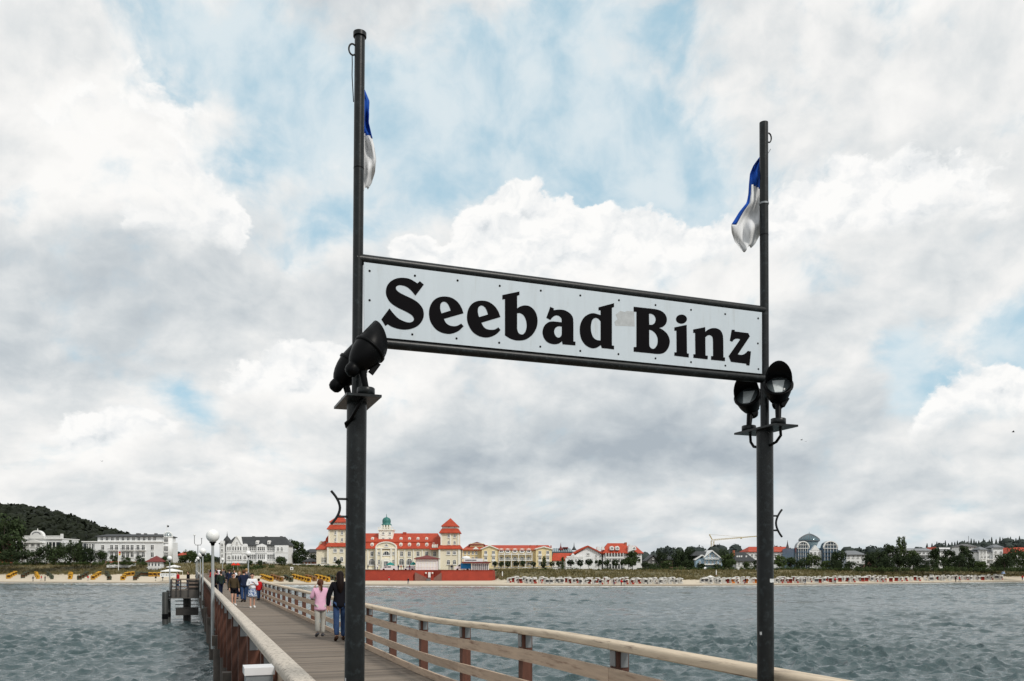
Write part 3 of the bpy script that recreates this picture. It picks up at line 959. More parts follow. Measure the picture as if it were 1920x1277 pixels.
e_ = [(1540,798,C),(1205,893,C),(1240,960),(1300,1005),(1380,1020),(1440,1010),(1500,975,C),(1542,1020,C),(1470,1090),(1380,1135),(1275,1150),(1150,1120),(1050,1050),(975,930),(952,800),(970,680),(1030,580),(1120,525),(1225,512),(1340,535),(1440,605),(1505,700)]
eh = [(1165,800,C),(1322,752,C),(1305,700),(1275,640),(1230,603),(1185,603),(1150,640),(1142,700),(1150,755)]
e2 = [(712,588,C),(387,685,C),(425,755),(480,795),(560,808),(620,800),(678,765,C),(714,812,C),(650,875),(560,923),(460,938),(340,910),(235,835),(165,715),(142,600),(160,470),(215,375),(300,322),(405,309),(510,330),(605,395),(672,485)]
e2h = [(348,590,C),(502,545,C),(485,490),(455,430),(410,395),(370,395),(335,430),(326,490),(335,550)]
b_l = [(747,213,C),(1038,152,C),(1038,210,C),(998,225,C),(998,440,C),(1060,405),(1140,390),(1230,415),(1310,500),(1347,630),(1330,770),(1260,890),(1150,970),(1020,990),(900,965),(792,902,C),(792,280,C),(747,288,C)]
b_h = [(998,524,C),(1050,522),(1110,560),(1150,640),(1163,740),(1145,830),(1105,880),(1060,885),(1018,855),(998,790,C)]
a_l = [(290,232,C),(352,262,C),(345,290,C),(430,280),(530,290),(620,340),(672,410),(684,500,C),(684,825,C),(718,828,C),(718,890,C),(500,872,C),(490,820,C),(430,860),(345,870),(250,840),(185,770),(157,670),(180,570),(240,505),(320,482),(485,497,C),(480,432),(440,388),(390,378),(340,400),(290,455,C),(222,418,C)]
a_h = [(487,568,C),(430,563),(380,590),(355,645),(365,705),(400,750),(440,757),(475,730),(487,690,C)]
d_l = [(1115,240,C),(1378,170,C),(1378,235,C),(1342,245,C),(1342,893,C),(1378,898,C),(1378,958,C),(1170,935,C),(1155,885,C),(1080,930),(1000,938),(900,890),(825,790),(795,660),(805,530),(860,420),(940,360),(1030,342),(1150,375,C),(1150,290,C),(1115,290,C)]
d_h = [(1150,478,C),(1110,435),(1060,420),(1010,455),(985,540),(985,640),(1010,730),(1055,785),(1110,805),(1150,805,C)]
B_l = [(178,150,C),(480,183,C),(590,198),(690,232),(762,300),(788,390),(765,470),(710,520),(642,540,C),(720,580),(800,660),(840,770),(825,880),(775,965),(700,1010),(600,1017),(500,1006,C),(178,975,C),(178,895,C),(228,890,C),(228,240,C),(178,240,C)]
B_h1 = [(458,275,C),(520,285),(565,325),(583,385),(565,445),(520,480),(462,482,C)]
B_h2 = [(462,572,C),(520,590),(580,645),(615,720),(620,800),(600,870),(555,920),(510,920),(472,885),(462,820,C)]
i_l = [(927,530,C),(1152,483,C),(1158,1008,C),(1192,1015,C),(1190,1082,C),(927,1050,C),(927,990,C),(968,988,C),(965,590,C),(927,588,C)]
i_d = [(1057 + 100 * math.cos(k * math.pi / 8), 377 + 83 * math.sin(k * math.pi / 8)) for k in range(16)]
n_l = [(180,345,C),(382,305,C),(385,385,C),(440,345),(510,322),(590,330),(650,370),(683,440),(692,530,C),(695,820,C),(722,825,C),(720,885,C),(485,862,C),(485,802,C),(520,800,C),(517,530,C),(507,472),(465,440),(420,450),(385,482,C),(388,790,C),(428,795,C),(425,855,C),(183,828,C),(183,770,C),(217,770,C),(212,402,C),(180,402,C)]
z_l = [(838,350,C),(888,352,C),(885,378,C),(1120,408,C),(1145,465,C),(940,772,C),(1000,780),(1058,762),(1112,712,C),(1165,722,C),(1140,960,C),(1088,955,C),(1088,930,C),(825,897,C),(785,800,C),(985,512,C),(930,500),(880,515),(845,555,C),(806,535,C)]
R1, R2, R3, R4, R5 = (700, 500), (860, 530), (1000, 550), (1170, 560), (1280, 580)
for outs, org, sc in (([S_], R1, 9.1222), ([e_, eh], R1, 9.1222), ([e2, e2h], R2, 9.1222), ([b_l, b_h], R2, 9.1222), ([a_l, a_h], R3, 9.1222), ([d_l, d_h], R3, 9.1222),
                      ([B_l, B_h1, B_h2], R4, 9.823), ([i_l, i_d], R4, 9.823), ([n_l], R5, 9.1188), ([z_l], R5, 9.1188)):
    letter(outs, org, sc)
screw_me = MB().lathe([(0.0068, 0.0), (0.0068, 0.0016), (0.0052, 0.003), (0, 0.0034)], 12, 0, Matrix.Rotation(math.pi / 2, 4, 'X')).mesh('screw', M_black)
for px, py in [(693,508),(778,517),(858,526),(937,536),(1014,545),(1088,554),(1160.5,563),(1229,572),(1295.6,581),(1359.6,589),(1421.5,597),(693,563),(773,627),(856,634.6),(936,642.7),(1013,650),(1088,658),(1159.6,664),(1229,672),(1295.6,679),(1360,685.6),(1422,692),(1421,644),(693,620)]:
    uu, zz = on_sign(px, py)
    link('screw', screw_me, panel, (uu - S0.x, 0.0, zz - S0.z))
# torn sticker residue beside the d
st = [(1154,590),(1163,583),(1171,585),(1176,583),(1189,584),(1190,612),(1154,611),(1152,604),(1158,598)]
mb = MB(); mb.poly([(on_sign(*p)[0] - S0.x, on_sign(*p)[1] - S0.z) for p in st], -0.0006, 0.0005)
mb.build('sticker_residue', mat('sticker_glue', (0.45, 0.475, 0.485), 0.85, 0, 0.15, 30), panel)

# ------------------------------------------------------------------ floodlights
def align(d, up=Vector((0, 0, 1))):
    d = Vector(d).normalized()
    x = up.cross(d)
    x = x.normalized()
    y = d.cross(x)
    return Matrix((x, y, d)).transposed().to_4x4()
def floodlight(lb, u, v, axis, vis, pw=1.0):
    """vis: height of the pivot above the lamp plate"""
    zpl = PZ + 0.0145
    root = thing('floodlight', lb, 'floodlight', (u, v, zpl), 0, 'floodlights on the sign posts')
    root.scale = (0.94,) * 3
    R = align(axis)
    # R columns: x side, y (up-ish), z axis
    piv = Vector((0, 0, vis))
    M = Matrix.Translation(piv) @ R
    prof = [(0.0, -0.178), (0.022, -0.175), (0.038, -0.162), (0.044, -0.142), (0.043, -0.122), (0.041, -0.112), (0.047, -0.108), (0.062, -0.088), (0.078, -0.055), (0.090, -0.015), (0.097, 0.025), (0.098, 0.040), (0.092, 0.041), (0.084, 0.0), (0.05, -0.035), (0.0, -0.045)]
    body = MB().lathe(prof, 28, 0, M).build('body', M_black, root)
    MB().lathe([(0.0985, 0.030), (0.1065, 0.032), (0.1065, 0.047), (0.0985, 0.049), (0.0960, 0.0495), (0.0960, 0.040)], 28, 0, M, True, False).build('rim', M_black, body)
    # visor: cylinder cut off obliquely, long on the upper side
    mb = MB(); n = 28; vs = []
    for k in range(n + 1):
        a = 2 * math.pi * k / n
        # upper side is +y of R
        L = 0.052 + 0.145 * max(0.0, 0.5 + 0.5 * math.sin(a)) ** pw
        for r_, z_ in ((0.0985, 0.0492), (0.0985 - 0.055 * (L - 0.0492), L), (0.0955 - 0.055 * (L - 0.0492), L), (0.095, 0.0492)):
            vs.append(M @ Vector((r_ * math.cos(a), r_ * math.sin(a), z_)))
    fs = []
    for k in range(n):
        for j in range(3):
            fs.append((4 * k + j, 4 * k + 4 + j, 4 * k + 5 + j, 4 * k + 1 + j))
    mb.add(vs, fs, 0, True)
    mb.build('visor', M_black, body)
    MB().lathe([(0.0, 0.0355), (0.0935, 0.0355), (0.0935, 0.038), (0, 0.038)], 28, 0, M).build('lens', mat('lamp_glass', (0.10, 0.12, 0.125), 0.18, 0.0, 0.25, 9, spec=0.5), root)
    # bright reflector trough showing through the glass
    mr = MB()
    mr.add([M @ Vector(p) for p in [(-0.045, 0.060, 0.0392), (0.045, 0.060, 0.0392), (0.026, -0.070, 0.0392), (-0.026, -0.070, 0.0392), (0.0, 0.02, 0.0412)]],
           [(0, 4, 1), (1, 4, 2), (2, 4, 3), (3, 4, 0)])
    mr.build('reflector', mat('polished_reflector', (0.56, 0.60, 0.60), 0.45, 0.0, 0.2, 25, spec=0.3), root)
    # yoke and base
    mb = MB()
    mb.tube([Vector((0, 0, 0.045)), piv + M.to_3x3() @ Vector((0, 0.0, -0.06))], [0.020, 0.026], 10)
    mb.build('yoke', M_black, root)
    mb = MB()
    mb.beam(piv * 0.55 + Vector((0.03, 0, 0)), piv * 0.80 + Vector((0.075, 0, 0)), 0.03, 0.035)
    mb.build('clamp', M_black, root)
    MB().lathe([(0.0, 0.0), (0.055, 0.0), (0.055, 0.045), (0.050, 0.050), (0.0, 0.052)], 24).build('base', M_metal, root)
    return root
ul, ur = lean(SU_L, PZ), lean(SU_R, PZ)
floodlight('black floodlight on the camera side of the left post, visor over the letter S', ul + 0.022, VB - 0.165, (0.62, 0.10, 0.78), 0.258, 0.6)
floodlight('black floodlight behind the left post, only its round back showing', ul - 0.015, VB + 0.16, (0.62, -0.10, 0.78), 0.232, 0.6)
floodlight('black floodlight on the camera side of the right post, glass and bright reflector visible', ur - 0.012, VB - 0.165, (-0.46, -0.62, 0.62), 0.262, 1.3)
floodlight('black floodlight behind the right post, half hidden under the pipe', ur - 0.018, VB + 0.16, (-0.62, -0.50, 0.60), 0.248, 1.3)

# ------------------------------------------------------------------ flags
def flag(lb, rows, blue_until, vdepth, left_strip=None, line_from=None):
    """rows: (py, px left, px right); cloth hangs with folds behind the post"""
    o = thing('flag', lb, 'flag', (0, 0, 0), 0, 'blue and white flags on the sign posts')
    NR, NCc = 46, 14
    ys = np.linspace(rows[0][0], rows[-1][0], NR)
    xl = np.interp(ys, [r[0] for r in rows], [r[1] for r in rows])
    xr_ = np.interp(ys, [r[0] for r in rows], [r[2] for r in rows])
    r0 = None
    grid = []
    for j in range(NR):
        row = []
        for i in range(NCc):
            s = i / (NCc - 1)
            vv = VS + vdepth + 0.030 * math.sin(s * 7.0 + j * 0.16) + 0.016 * math.sin(s * 15 - j * 0.3) + 0.01 * math.sin(j * 0.5)
            u_, z_ = on_sign(xl[j] + (xr_[j] - xl[j]) * s, ys[j] + (6 * math.sin(s * 5 + 1) * (j / NR)), vv)
            row.append(Vector((u_, vv, z_)))
        grid.append(row)
    org = grid[NR // 2][NCc // 2].copy()
    o.location = org
    fb, fw = MB(), MB()
    for j in range(NR - 1):
        for i in range(NCc - 1):
            vs = [grid[j][i] - org, grid[j][i + 1] - org, grid[j + 1][i + 1] - org, grid[j + 1][i] - org]
            s = i / (NCc - 2)
            y = ys[j]
            is_b = y < blue_until(s)
            (fb if is_b else fw).add(vs, [(3, 2, 1, 0)], 0, True)
    for mbx, nm, mm in ((fb, 'blue_band', M_flagb), (fw, 'white_band', M_flagw)):
        me = mbx.mesh(nm, mm)
        bm = bmesh.new(); bm.from_mesh(me)
        bmesh.ops.remove_doubles(bm, verts=bm.verts, dist=1e-5)
        bm.to_mesh(me); bm.free()
        ob = link(nm, me, o)
        md = ob.modifiers.new('cloth', 'SOLIDIFY'); md.thickness = 0.002
    return o
flag('limp blue and white flag mostly hidden behind the taller left post',
     [(168, 672, 684), (190, 670, 693), (230, 668, 691), (252, 667, 696), (275, 667, 702), (300, 667, 705.5), (325, 667, 703), (345, 668, 697), (357, 676, 690)],
     lambda s: 243 + 14 * s, 0.10)
flag('blue and white flag twisted by the wind on the right post',
     [(295, 1424, 1432), (310, 1413, 1434), (325, 1406, 1434), (345, 1404, 1434), (362, 1403, 1434), (378, 1400, 1434), (395, 1386, 1434), (418, 1371, 1432), (432, 1372, 1429), (448, 1378, 1422), (460, 1388, 1415), (467, 1394, 1408)],
     lambda s: (416 if s < 0.12 else 338 + 24 * s), 0.10)
# halyards
hl = MB(); hl.tube([SL(SU_L - 0.015, VB, 5.025), SL(SU_L - 0.012, VB + 0.01, 4.98), SL(SU_L - 0.010, VB + 0.03, 4.92), SL(SU_L + 0.004, VB + 0.06, 4.78)], 0.0028, 6)
hl.build('flag_line', M_black, sign)
hl = MB(); hl.tube([SL(SU_R + 0.045, VB, 4.985), SL(SU_R + 0.038, VB + 0.03, 4.955), SL(SU_R + 0.02, VB + 0.05, 4.86)], 0.0025, 6)
hl.build('flag_line', M_flagw, sign)
# ------------------------------------------------------------------ sea-front buildings
WIN = {}
class B:
    def __init__(self, name, label, px, Z, base_py, cat='building', turn=0.0, group=None):
        self.px, self.Z, self.k = px, Z, Z / FPX
        self.zb = zat(base_py, Z)
        self.root = thing(name, label, cat, W(px, Z, self.zb - 0.6), -YAW + math.radians(turn), group)
        self.zb -= 0.6
    def L(self, px, py, d=0.0):
        return Vector(((px - self.px) * self.k, d, zat(py, self.Z) - self.zb))
    def part(self, mb, name, m, parent=None):
        return mb.build(name, m, parent or self.root)
    def box(self, name, x0, x1, yt, yb, m, d0=0.0, d1=10.0, parent=None):
        a, b = self.L(x0, yb), self.L(x1, yt)
        return self.part(MB().box(a.x, b.x, d0, d1, a.z, b.z), name, m, parent)
    def poly(self, name, pts, m, d0=0.0, d1=10.0, parent=None):
        pp = [self.L(*p) for p in pts]
        # keep outward normals whichever way the outline runs
        area = sum(pp[i].x * pp[(i + 1) % len(pp)].z - pp[(i + 1) % len(pp)].x * pp[i].z for i in range(len(pp)))
        if area < 0:
            pp = pp[::-1]
        return self.part(MB().poly([(p.x, p.z) for p in pp], d0, d1), name, m, parent)
    def hip(self, name, x0, x1, ye, r0, r1, yr, m, d0=-0.4, d1=10.4, parent=None, thick=0.25, rd=None):
        """hipped or gabled roof: eaves x0..x1 at ye, ridge r0..r1 at yr; rd gives the depth of the ridge line"""
        e0, e1, q0, q1 = self.L(x0, ye), self.L(x1, ye), self.L(r0, yr), self.L(r1, yr)
        dm0, dm1 = ((d0 + d1) / 2, (d0 + d1) / 2) if rd is None else rd
        mb = MB()
        vs = [(e0.x, d0, e0.z), (e1.x, d0, e0.z), (e1.x, d1, e0.z), (e0.x, d1, e0.z),
              (q0.x, dm0, q0.z), (q1.x, dm0, q0.z), (q1.x, dm1, q0.z), (q0.x, dm1, q0.z),
              (e0.x, d0, e0.z - thick), (e1.x, d0, e0.z - thick), (e1.x, d1, e0.z - thick), (e0.x, d1, e0.z - thick)]
        fs = [(0, 1, 5, 4), (1, 2, 6, 5), (2, 3, 7, 6), (3, 0, 4, 7), (8, 9, 1, 0), (9, 10, 2, 1), (10, 11, 3, 2), (11, 8, 0, 3), (11, 10, 9, 8)]
        if abs(dm1 - dm0) > 1e-6:
            fs.append((4, 5, 6, 7))
        mb.add(vs, fs)
        return self.part(mb, name, m, parent)
    def gable(self, name, pts, m, d0, d1, parent=None):
        return self.poly(name, pts, m, d0, d1, parent)
    def win(self, x, y, w, h, arch=False, d=0.0, bars=1, fm=None, parent=None, dark=None):
        """window centred at px, py; w, h in px: frame with sill, glazing bars, pane as sub-part"""
        k = self.k
        fm = fm or M_frame
        key = (round(w, 1), round(h, 1), arch, bars, fm.name, round(k, 4))
        if key not in WIN:
            ww, hh = w * k / 2, h * k / 2
            t = min(0.16, ww * 0.22)
            fr = MB()
            if arch:
                n = 8
                zc = hh - ww
                outer = [(-ww, -hh), (ww, -hh)] + [(ww * math.cos(math.pi * q / n), zc + ww * math.sin(math.pi * q / n)) for q in range(n + 1)]
                inner = [(-ww + t, -hh + t), (ww - t, -hh + t)] + [((ww - t) * math.cos(math.pi * q / n), zc + (ww - t) * math.sin(math.pi * q / n)) for q in range(n + 1)]
            else:
                outer = [(-ww, -hh), (ww, -hh), (ww, hh), (-ww, hh)]
                inner = [(-ww + t, -hh + t), (ww - t, -hh + t), (ww - t, hh - t), (-ww + t, hh - t)]
            m = len(outer)
            vs = [(x_, -0.14, z_) for x_, z_ in outer] + [(x_, -0.14, z_) for x_, z_ in inner] + [(x_, 0.0, z_) for x_, z_ in outer] + [(x_, 0.0, z_) for x_, z_ in inner]
            fs = []
            for i in range(m):
                j = (i + 1) % m
                fs += [(i, j, m + j, m + i), (2 * m + i, 2 * m + j, j, i), (m + i, m + j, 3 * m + j, 3 * m + i)]
            fr.add(vs, fs)
            for q in range(bars):
                xb = -ww + 2 * ww * (q + 1) / (bars + 1)
                fr.box(xb - 0.05, xb + 0.05, -0.10, -0.03, -hh + t, hh - t)
            if hh > ww * 0.9:
                fr.box(-ww + t, ww - t, -0.095, -0.035, hh * 0.28 - 0.045, hh * 0.28 + 0.045)
            fr.box(-ww - 0.08, ww + 0.08, -0.26, -0.002, -hh - 0.13, -hh - 0.003)
            pn = MB()
            ni = len(inner)
            pn.add([(x_, -0.025, z_) for x_, z_ in inner], [tuple(range(ni))])
            WIN[key] = (fr.mesh('window', fm), pn.mesh('pane', M_glass))
        f, p = WIN[key]
        c = self.L(x, y, d - 0.004)
        o = link('window', f, parent or self.root, c)
        link('pane', p, o)
        return o
    def wins(self, xs, ys, w, h, **kw):
        for y in ys:
            for x in xs:
                self.win(x, y, w, h, **kw)
    def tube(self, name, pts, r, m, parent=None, n=8):
        return self.part(MB().tube([self.L(*p) for p in pts], r, n), name, m, parent)
    def lathe(self, name, x, prof, m, d, parent=None, n=16):
        """prof (radius px, py)"""
        c = self.L(x, HOR, d)
        pr = [(r * self.k, zat(py, self.Z) - self.zb) for r, py in prof]
        if pr[0][1] > pr[-1][1]:
            pr = pr[::-1]
        return self.part(MB().lathe(pr, n, 0, Matrix.Translation((c.x, d, 0))), name, m, parent)

# --- hotel with two red-roofed towers and green lantern dome
def spa_house():
    b = B('spa_hotel', 'cream spa hotel with red roofs, two square towers and a green lantern dome', 735, 300, 1070)
    b.box('wall', 655, 829, 1028, 1073, M_cream, 0, 14)
    b.box('plinth', 655.5, 828.5, 1066, 1073, M_pale, -0.3, -0.003)
    b.box('cornice', 655.5, 828.5, 1027.5, 1030, M_pale, -0.5, -0.003)
    # mansard in two slopes
    b.hip('roof', 655, 829, 1028, 660, 826, 1015.5, M_red, -0.7, 14.7, rd=(1.6, 12.4))
    b.hip('roof', 659, 827, 1015.5, 674, 817.5, 998.5, M_red, 1.2, 12.8, thick=0.15)
    b.box('chimney', 751, 757, 996.5, 1002, M_red, 6, 8)
    # pilasters between the bays
    for x in (690, 704.5, 747.5, 759, 775.5, 792, 808, 822):
        b.box('pilaster', x - 1.1, x + 1.1, 1030.2, 1065.8, M_pale, -0.28, -0.003)
    b.wins([697.5, 751.5 + 1.6, 767.6, 784, 800, 815], [1038.5], 6.2, 9.5)
    b.wins([697.5, 753, 767.6], [1053.5], 12, 13, arch=True, bars=3)
    b.wins([784, 800, 815], [1054], 9, 12, arch=True, bars=2)
    for y, xs, d, r in ((1010, (696, 750, 766, 782, 798.5), 2.6, 2.6), (1021.5, (697.5, 751.4, 767.6, 784, 800, 813), 0.2, 3.1)):
        for x in xs:
            dm = b.poly('dormer', [(x - r, y + 3.4), (x + r, y + 3.4), (x + r, y - 1)] + [(x + r * math.cos(a), y - 1 - r * math.sin(a)) for a in np.linspace(0.3, 2.84, 7)] + [(x - r, y - 1)], M_pale, d, d + 3.0)
            b.win(x, y + 0.4, r * 1.1, 4.6, arch=True, d=d, bars=1)
    # central bay with curved pediment
    b.poly('centre_bay', [(706, 1073), (745, 1073), (745, 1027)] + [(725.5 + 19.5 * math.cos(a), 1027 - 11 * math.sin(a)) for a in np.linspace(0.12, 3.02, 13)] + [(706, 1027)], M_cream, -1.6, 1.5)
    b.poly('pediment_moulding', [(725.5 + 20.3 * math.cos(a), 1027.3 - 11.8 * math.sin(a)) for a in np.linspace(0.0, math.pi, 15)] + [(725.5 + 18.2 * math.cos(a), 1027.3 - 9.8 * math.sin(a)) for a in np.linspace(math.pi, 0.0, 15)], M_pale, -1.95, -1.603)
    b.box('cornice', 705.2, 745.8, 1027.3, 1029.2, M_pale, -1.95, -1.603)
    for x in (707.5, 716.5, 734.8, 743.5):
        b.box('column', x - 1.6, x + 1.6, 1029.3, 1072, M_pale, -1.9, -1.603)
    b.win(725.8, 1022.6, 7, 4.5, arch=True, d=-1.6, bars=2)
    b.win(725.8, 1037.5, 14, 8.5, arch=True, d=-1.6, bars=3)
    b.wins([712, 739], [1037.5], 3.6, 6, d=-1.6, bars=1)
    b.wins([712, 739], [1054], 3.6, 9, d=-1.6, bars=1)
    dr = b.poly('portal', [(717.5, 1070), (734.5, 1070), (734.5, 1051)] + [(726 + 8.5 * math.cos(a), 1051 - 4.5 * math.sin(a)) for a in np.linspace(0.2, 2.94, 9)] + [(717.5, 1051)], M_pale, -2.3, -1.603)
    b.win(726, 1060, 9, 16, d=-2.3, bars=2)
    # lettering band over the great window
    b.box('name_band', 717, 735, 1029.8, 1031.6, mat('gilt_lettering', (0.35, 0.27, 0.15), 0.6, 0, 0.8, 3), -1.66, -1.603)
    # lantern tower
    t = b.box('lantern_tower', 707.5, 734, 993.8, 1018, M_pale, 3.0, 8.0)
    b.box('tower_cornice', 706, 735.5, 991.6, 993.7, M_pale, 2.6, 8.4)
    for i in range(9):
        b.box('baluster', 706.6 + i * 3.4, 707.4 + i * 3.4, 988.8, 991.5, M_pale, 2.7, 2.85)
    b.box('balustrade_rail', 706, 735.5, 988.0, 988.8, M_pale, 2.65, 2.95)
    b.wins([716.5, 728.8], [999.3, 1009.5], 4.2, 4.6, d=3.0)
    for x in np.linspace(712.5, 728.5, 4):
        b.box('lantern_column', x - 1.2, x + 1.2, 983.5, 991.4, M_pale, 3.4, 3.9)
    b.box('lantern_core', 714, 727, 983.5, 991.4, M_cream, 4.6, 7)
    b.lathe('dome', 720.5, [(10.3, 983.6), (9.6, 982.2), (7.6, 980.4), (8.0, 977.5), (8.1, 974.5), (7.2, 971.5), (5.0, 969.4), (2.0, 968.3), (0.7, 967.4), (0.6, 965.5), (0.25, 962), (0.0, 961)], M_copper, 5.5, n=20)
    # towers
    for (x0, x1, pk, e1, a0, s0, s1, by, lx0, lx1, yb, wx, wy, wl, side) in (
            (825.8, 863.2, 971.3, 986.8, 992, 992, 999, 1023, 822, 866, 1073, (842.6, 853.7), (1005.3, 1017.6), (1037, 1054), -1),
            (617.8, 655.8, 964.5, 979.3, 985, 985, 992.2, 1018.5, 615.5, 659, 1070, (633, 645), (999.5, 1012.2), (1032.6, 1048.5), 1)):
        D0, D1 = -3.2, 4.0
        c = (x0 + x1) / 2
        b.box('tower_base', lx0 + 2.2, lx1 - 1.6, by + 5.6, yb, M_cream, D0 - 0.9, D1 + 2)
        b.hip('tower_skirt_roof', lx0, lx1 + 0.6, by + 6, x0 + 1.2, x1 - 1.2, by - 1, M_red, D0 - 1.5, D1 + 2.4, rd=(D0 + 0.2, D1 - 0.2))
        b.box('tower_shaft', x0 + 1.6, x1 - 1.6, s1 - 0.3, by + 1, M_cream, D0, D1)
        for xx in (x0 + 3.1, c + (1.2 if side < 0 else -1.5) - 5.5 * 0 + 4.2 * 0, x1 - 3.1):
            b.box('pilaster', xx - 1.3, xx + 1.3, s1, by - 0.5, M_pale, D0 - 0.25, D0 - 0.003)
        for xx in (lx0 + 4.2, lx1 - 3.8):
            b.box('pilaster', xx - 1.6, xx + 1.6, by + 6.6, yb - 1, M_pale, D0 - 1.2, D0 - 0.903)
        b.hip('tower_skirt_roof', x0 - 0.8, x1 + 0.8, s1 + 0.2, x0 + 3.6, x1 - 3.6, s0 - 0.3, M_red, D0 - 0.8, D1 + 0.8, rd=(D0 + 0.5, D1 - 0.5))
        b.box('tower_attic', x0 + 4.2, x1 - 4.2, e1 - 0.2, s0, M_pale, D0 + 0.6, D1 - 0.6)
        b.hip('tower_roof', x0 + 2.8, x1 - 2.8, e1, c, c, pk, M_red, D0 - 0.1, D1 + 0.1)
        b.wins(wx, wy, 4.2, 6.6, arch=True, d=D0)
        b.wins(wx, [s0 - 2.9], 2.6, 2.0, d=D0 + 0.6)
        b.wins(wx, [wl[0]], 7.0, 6.6, d=D0 - 0.9, bars=2)
        b.wins(wx, [wl[1]], 6.2, 9.5, arch=True, d=D0 - 0.9)
    # left wing running back, gable to the left
    b.box('wing_wall', 597, 617.5, 1029, 1068, M_cream, -3.0, 10)
    b.poly('wing_gable', [(593.2, 1068), (597.2, 1068), (606, 1029), (600, 1014.3), (597, 1018), (593.2, 1034)], M_cream, 1, 9)
    b.hip('wing_roof', 596, 620, 1029.5, 604, 622, 1013.6, M_red, -3.6, 10.5)
    b.poly('wing_upper_roof', [(607, 1021), (620, 1021), (620, 998.5), (617.5, 999.5), (610, 1009)], M_red, 1.0, 8)
    b.wins([607.8, 611.2, 614.4], [1050], 2.2, 10, arch=True, d=-3.0, bars=0)
    b.wins([612, 615.5], [1018.5], 2.0, 4.4, d=0.95, bars=0)
    # right link wing with small dormers
    b.hip('wing_roof', 806, 831, 1029.6, 812, 832, 1007, M_red, -2.2, 8)
    for x in (812.5, 816.5, 820.6):
        b.poly('dormer', [(x - 1.5, 1027), (x + 1.5, 1027), (x + 1.5, 1022), (x, 1020.5), (x - 1.5, 1022)], M_pale, -2.1, 1.0)
spa_house()

# --- red terrace wall in front of it
def terrace():
    b = B('terrace_wall', 'long red retaining wall of the hotel terrace above the beach', 795, 258, 1088, 'wall')
    k = b.k
    def seg(x0, x1, d0a, d0b, top=1069.6, bot=1092):
        p = [b.L(x0, bot, d0a), b.L(x1, bot, d0b)]
        zt_ = b.L(x0, top).z
        z0_ = p[0].z
        mb = MB().hexa([(p[0].x, d0a, z0_), (p[1].x, d0b, z0_), (p[1].x, 12, z0_), (p[0].x, 12, z0_)],
                       [(p[0].x, d0a + 0.35, zt_), (p[1].x, d0b + 0.35, zt_), (p[1].x, 12, zt_), (p[0].x, 12, zt_)])
        b.part(mb, 'wall_section', M_redwall)
        cp = MB().hexa([(p[0].x, d0a + 0.15, zt_ + 0.003), (p[1].x, d0b + 0.15, zt_ + 0.003), (p[1].x, d0b + 0.9, zt_ + 0.003), (p[0].x, d0a + 0.9, zt_ + 0.003)],
                       [(p[0].x, d0a + 0.15, zt_ + 0.13), (p[1].x, d0b + 0.15, zt_ + 0.13), (p[1].x, d0b + 0.9, zt_ + 0.13), (p[0].x, d0a + 0.9, zt_ + 0.13)])
        b.part(cp, 'coping', M_redwall)
    seg(656, 772, 3, 0)
    seg(772, 796, 0, 2.6)
    seg(796, 812, 2.6, 2.6)
    seg(812, 827, 2.6, 0)
    seg(827, 924, 0, 0.5)
    # tapering right end
    a, c = b.L(924, 1092), b.L(928.5, 1092)
    zt_ = b.L(924, 1070).z
    b.part(MB().hexa([(a.x, 0.5, a.z), (c.x, 3, a.z), (c.x, 12, a.z), (a.x, 12, a.z)], [(a.x, 0.85, zt_), (a.x + 0.35, 3, zt_), (a.x + 0.35, 12, zt_), (a.x, 12, zt_)]), 'wall_section', M_redwall)
    # door, twin roundels, stair flights
    b.box('door', 801.4, 806, 1073, 1083, M_frame, 2.2, 2.62)
    for x in (797, 809.5):
        b.lathe('roundel', x, [(1.6, 1076.4), (1.6, 1073.2)], M_pale, 2.35, n=12)
    for i in range(9):
        b.box('stair_step', 778 + i * 2.3, 780.6 + i * 2.3, 1073.5 + i * 1.15, 1092, mat('stair_stone', (0.20, 0.10, 0.08), 0.85, 0, .2, 1), -0.3 - 0.002 * i, 0.9)
        b.box('stair_step', 826 - i * 1.6, 828 - i * 1.6, 1074 + i * 1.2, 1092, MATS['stair_stone'], -0.28 - 0.002 * i, 0.9)
    b.box('plinth_box', 800, 808, 1084.5, 1092, M_dgrey, -0.9, -0.35)
terrace()

def bandstand():
    b = B('beach_pavilion', 'square white pavilion with a low dark red roof on the terrace', 799, 263, 1070, 'pavilion')
    b.box('wall', 779.5, 818.5, 1046.5, 1072, M_white, 0, 6)
    b.hip('roof', 776.5, 821.5, 1047, 799, 799, 1040.8, M_dred, -0.8, 6.8)
    for x in np.linspace(779.8, 818.2, 8):
        b.box('pilaster', x - 0.5, x + 0.5, 1048.5, 1070.5, M_pale, -0.1, -0.003)
    for y in (1055, 1062.5):
        b.box('panel_rail', 780.5, 817.5, y, y + 0.7, M_pale, -0.07, -0.003)
bandstand()

def kiosk():
    b = B('terrace_kiosk', 'flat red roofed kiosk with white shutters at the right end of the terrace', 900, 262, 1070, 'kiosk')
    b.box('wall', 884, 916, 1056, 1072, M_frame, 0, 5)
    b.box('roof', 866, 919, 1053.4, 1055.9, M_dred, -0.8, 6)
    for x in np.linspace(887, 913.5, 8):
        b.box('shutter', x - 1.0, x + 1.0, 1057.5, 1069, M_glass, -0.06, -0.003)
    b.box('sign_band', 869, 905, 1047.3, 1053.2, M_white, 1.0, 5)
    b.box('lettering', 872, 893, 1049.5, 1051, M_letter, 0.95, 0.997)
kiosk()

def shell_roof():
    b = B('shell_pavilion', 'low white domed pavilion roof between the spa hotel and the kiosk', 873, 282, 1068, 'pavilion')
    b.lathe('roof', 873, [(9, 1048), (8.5, 1046), (6, 1043.2), (0, 1042)], M_white, 3)
    for x in (866, 873, 880):
        b.box('column', x - 0.4, x + 0.4, 1047.8, 1072, M_white, 1.0, 1.3)
shell_roof()

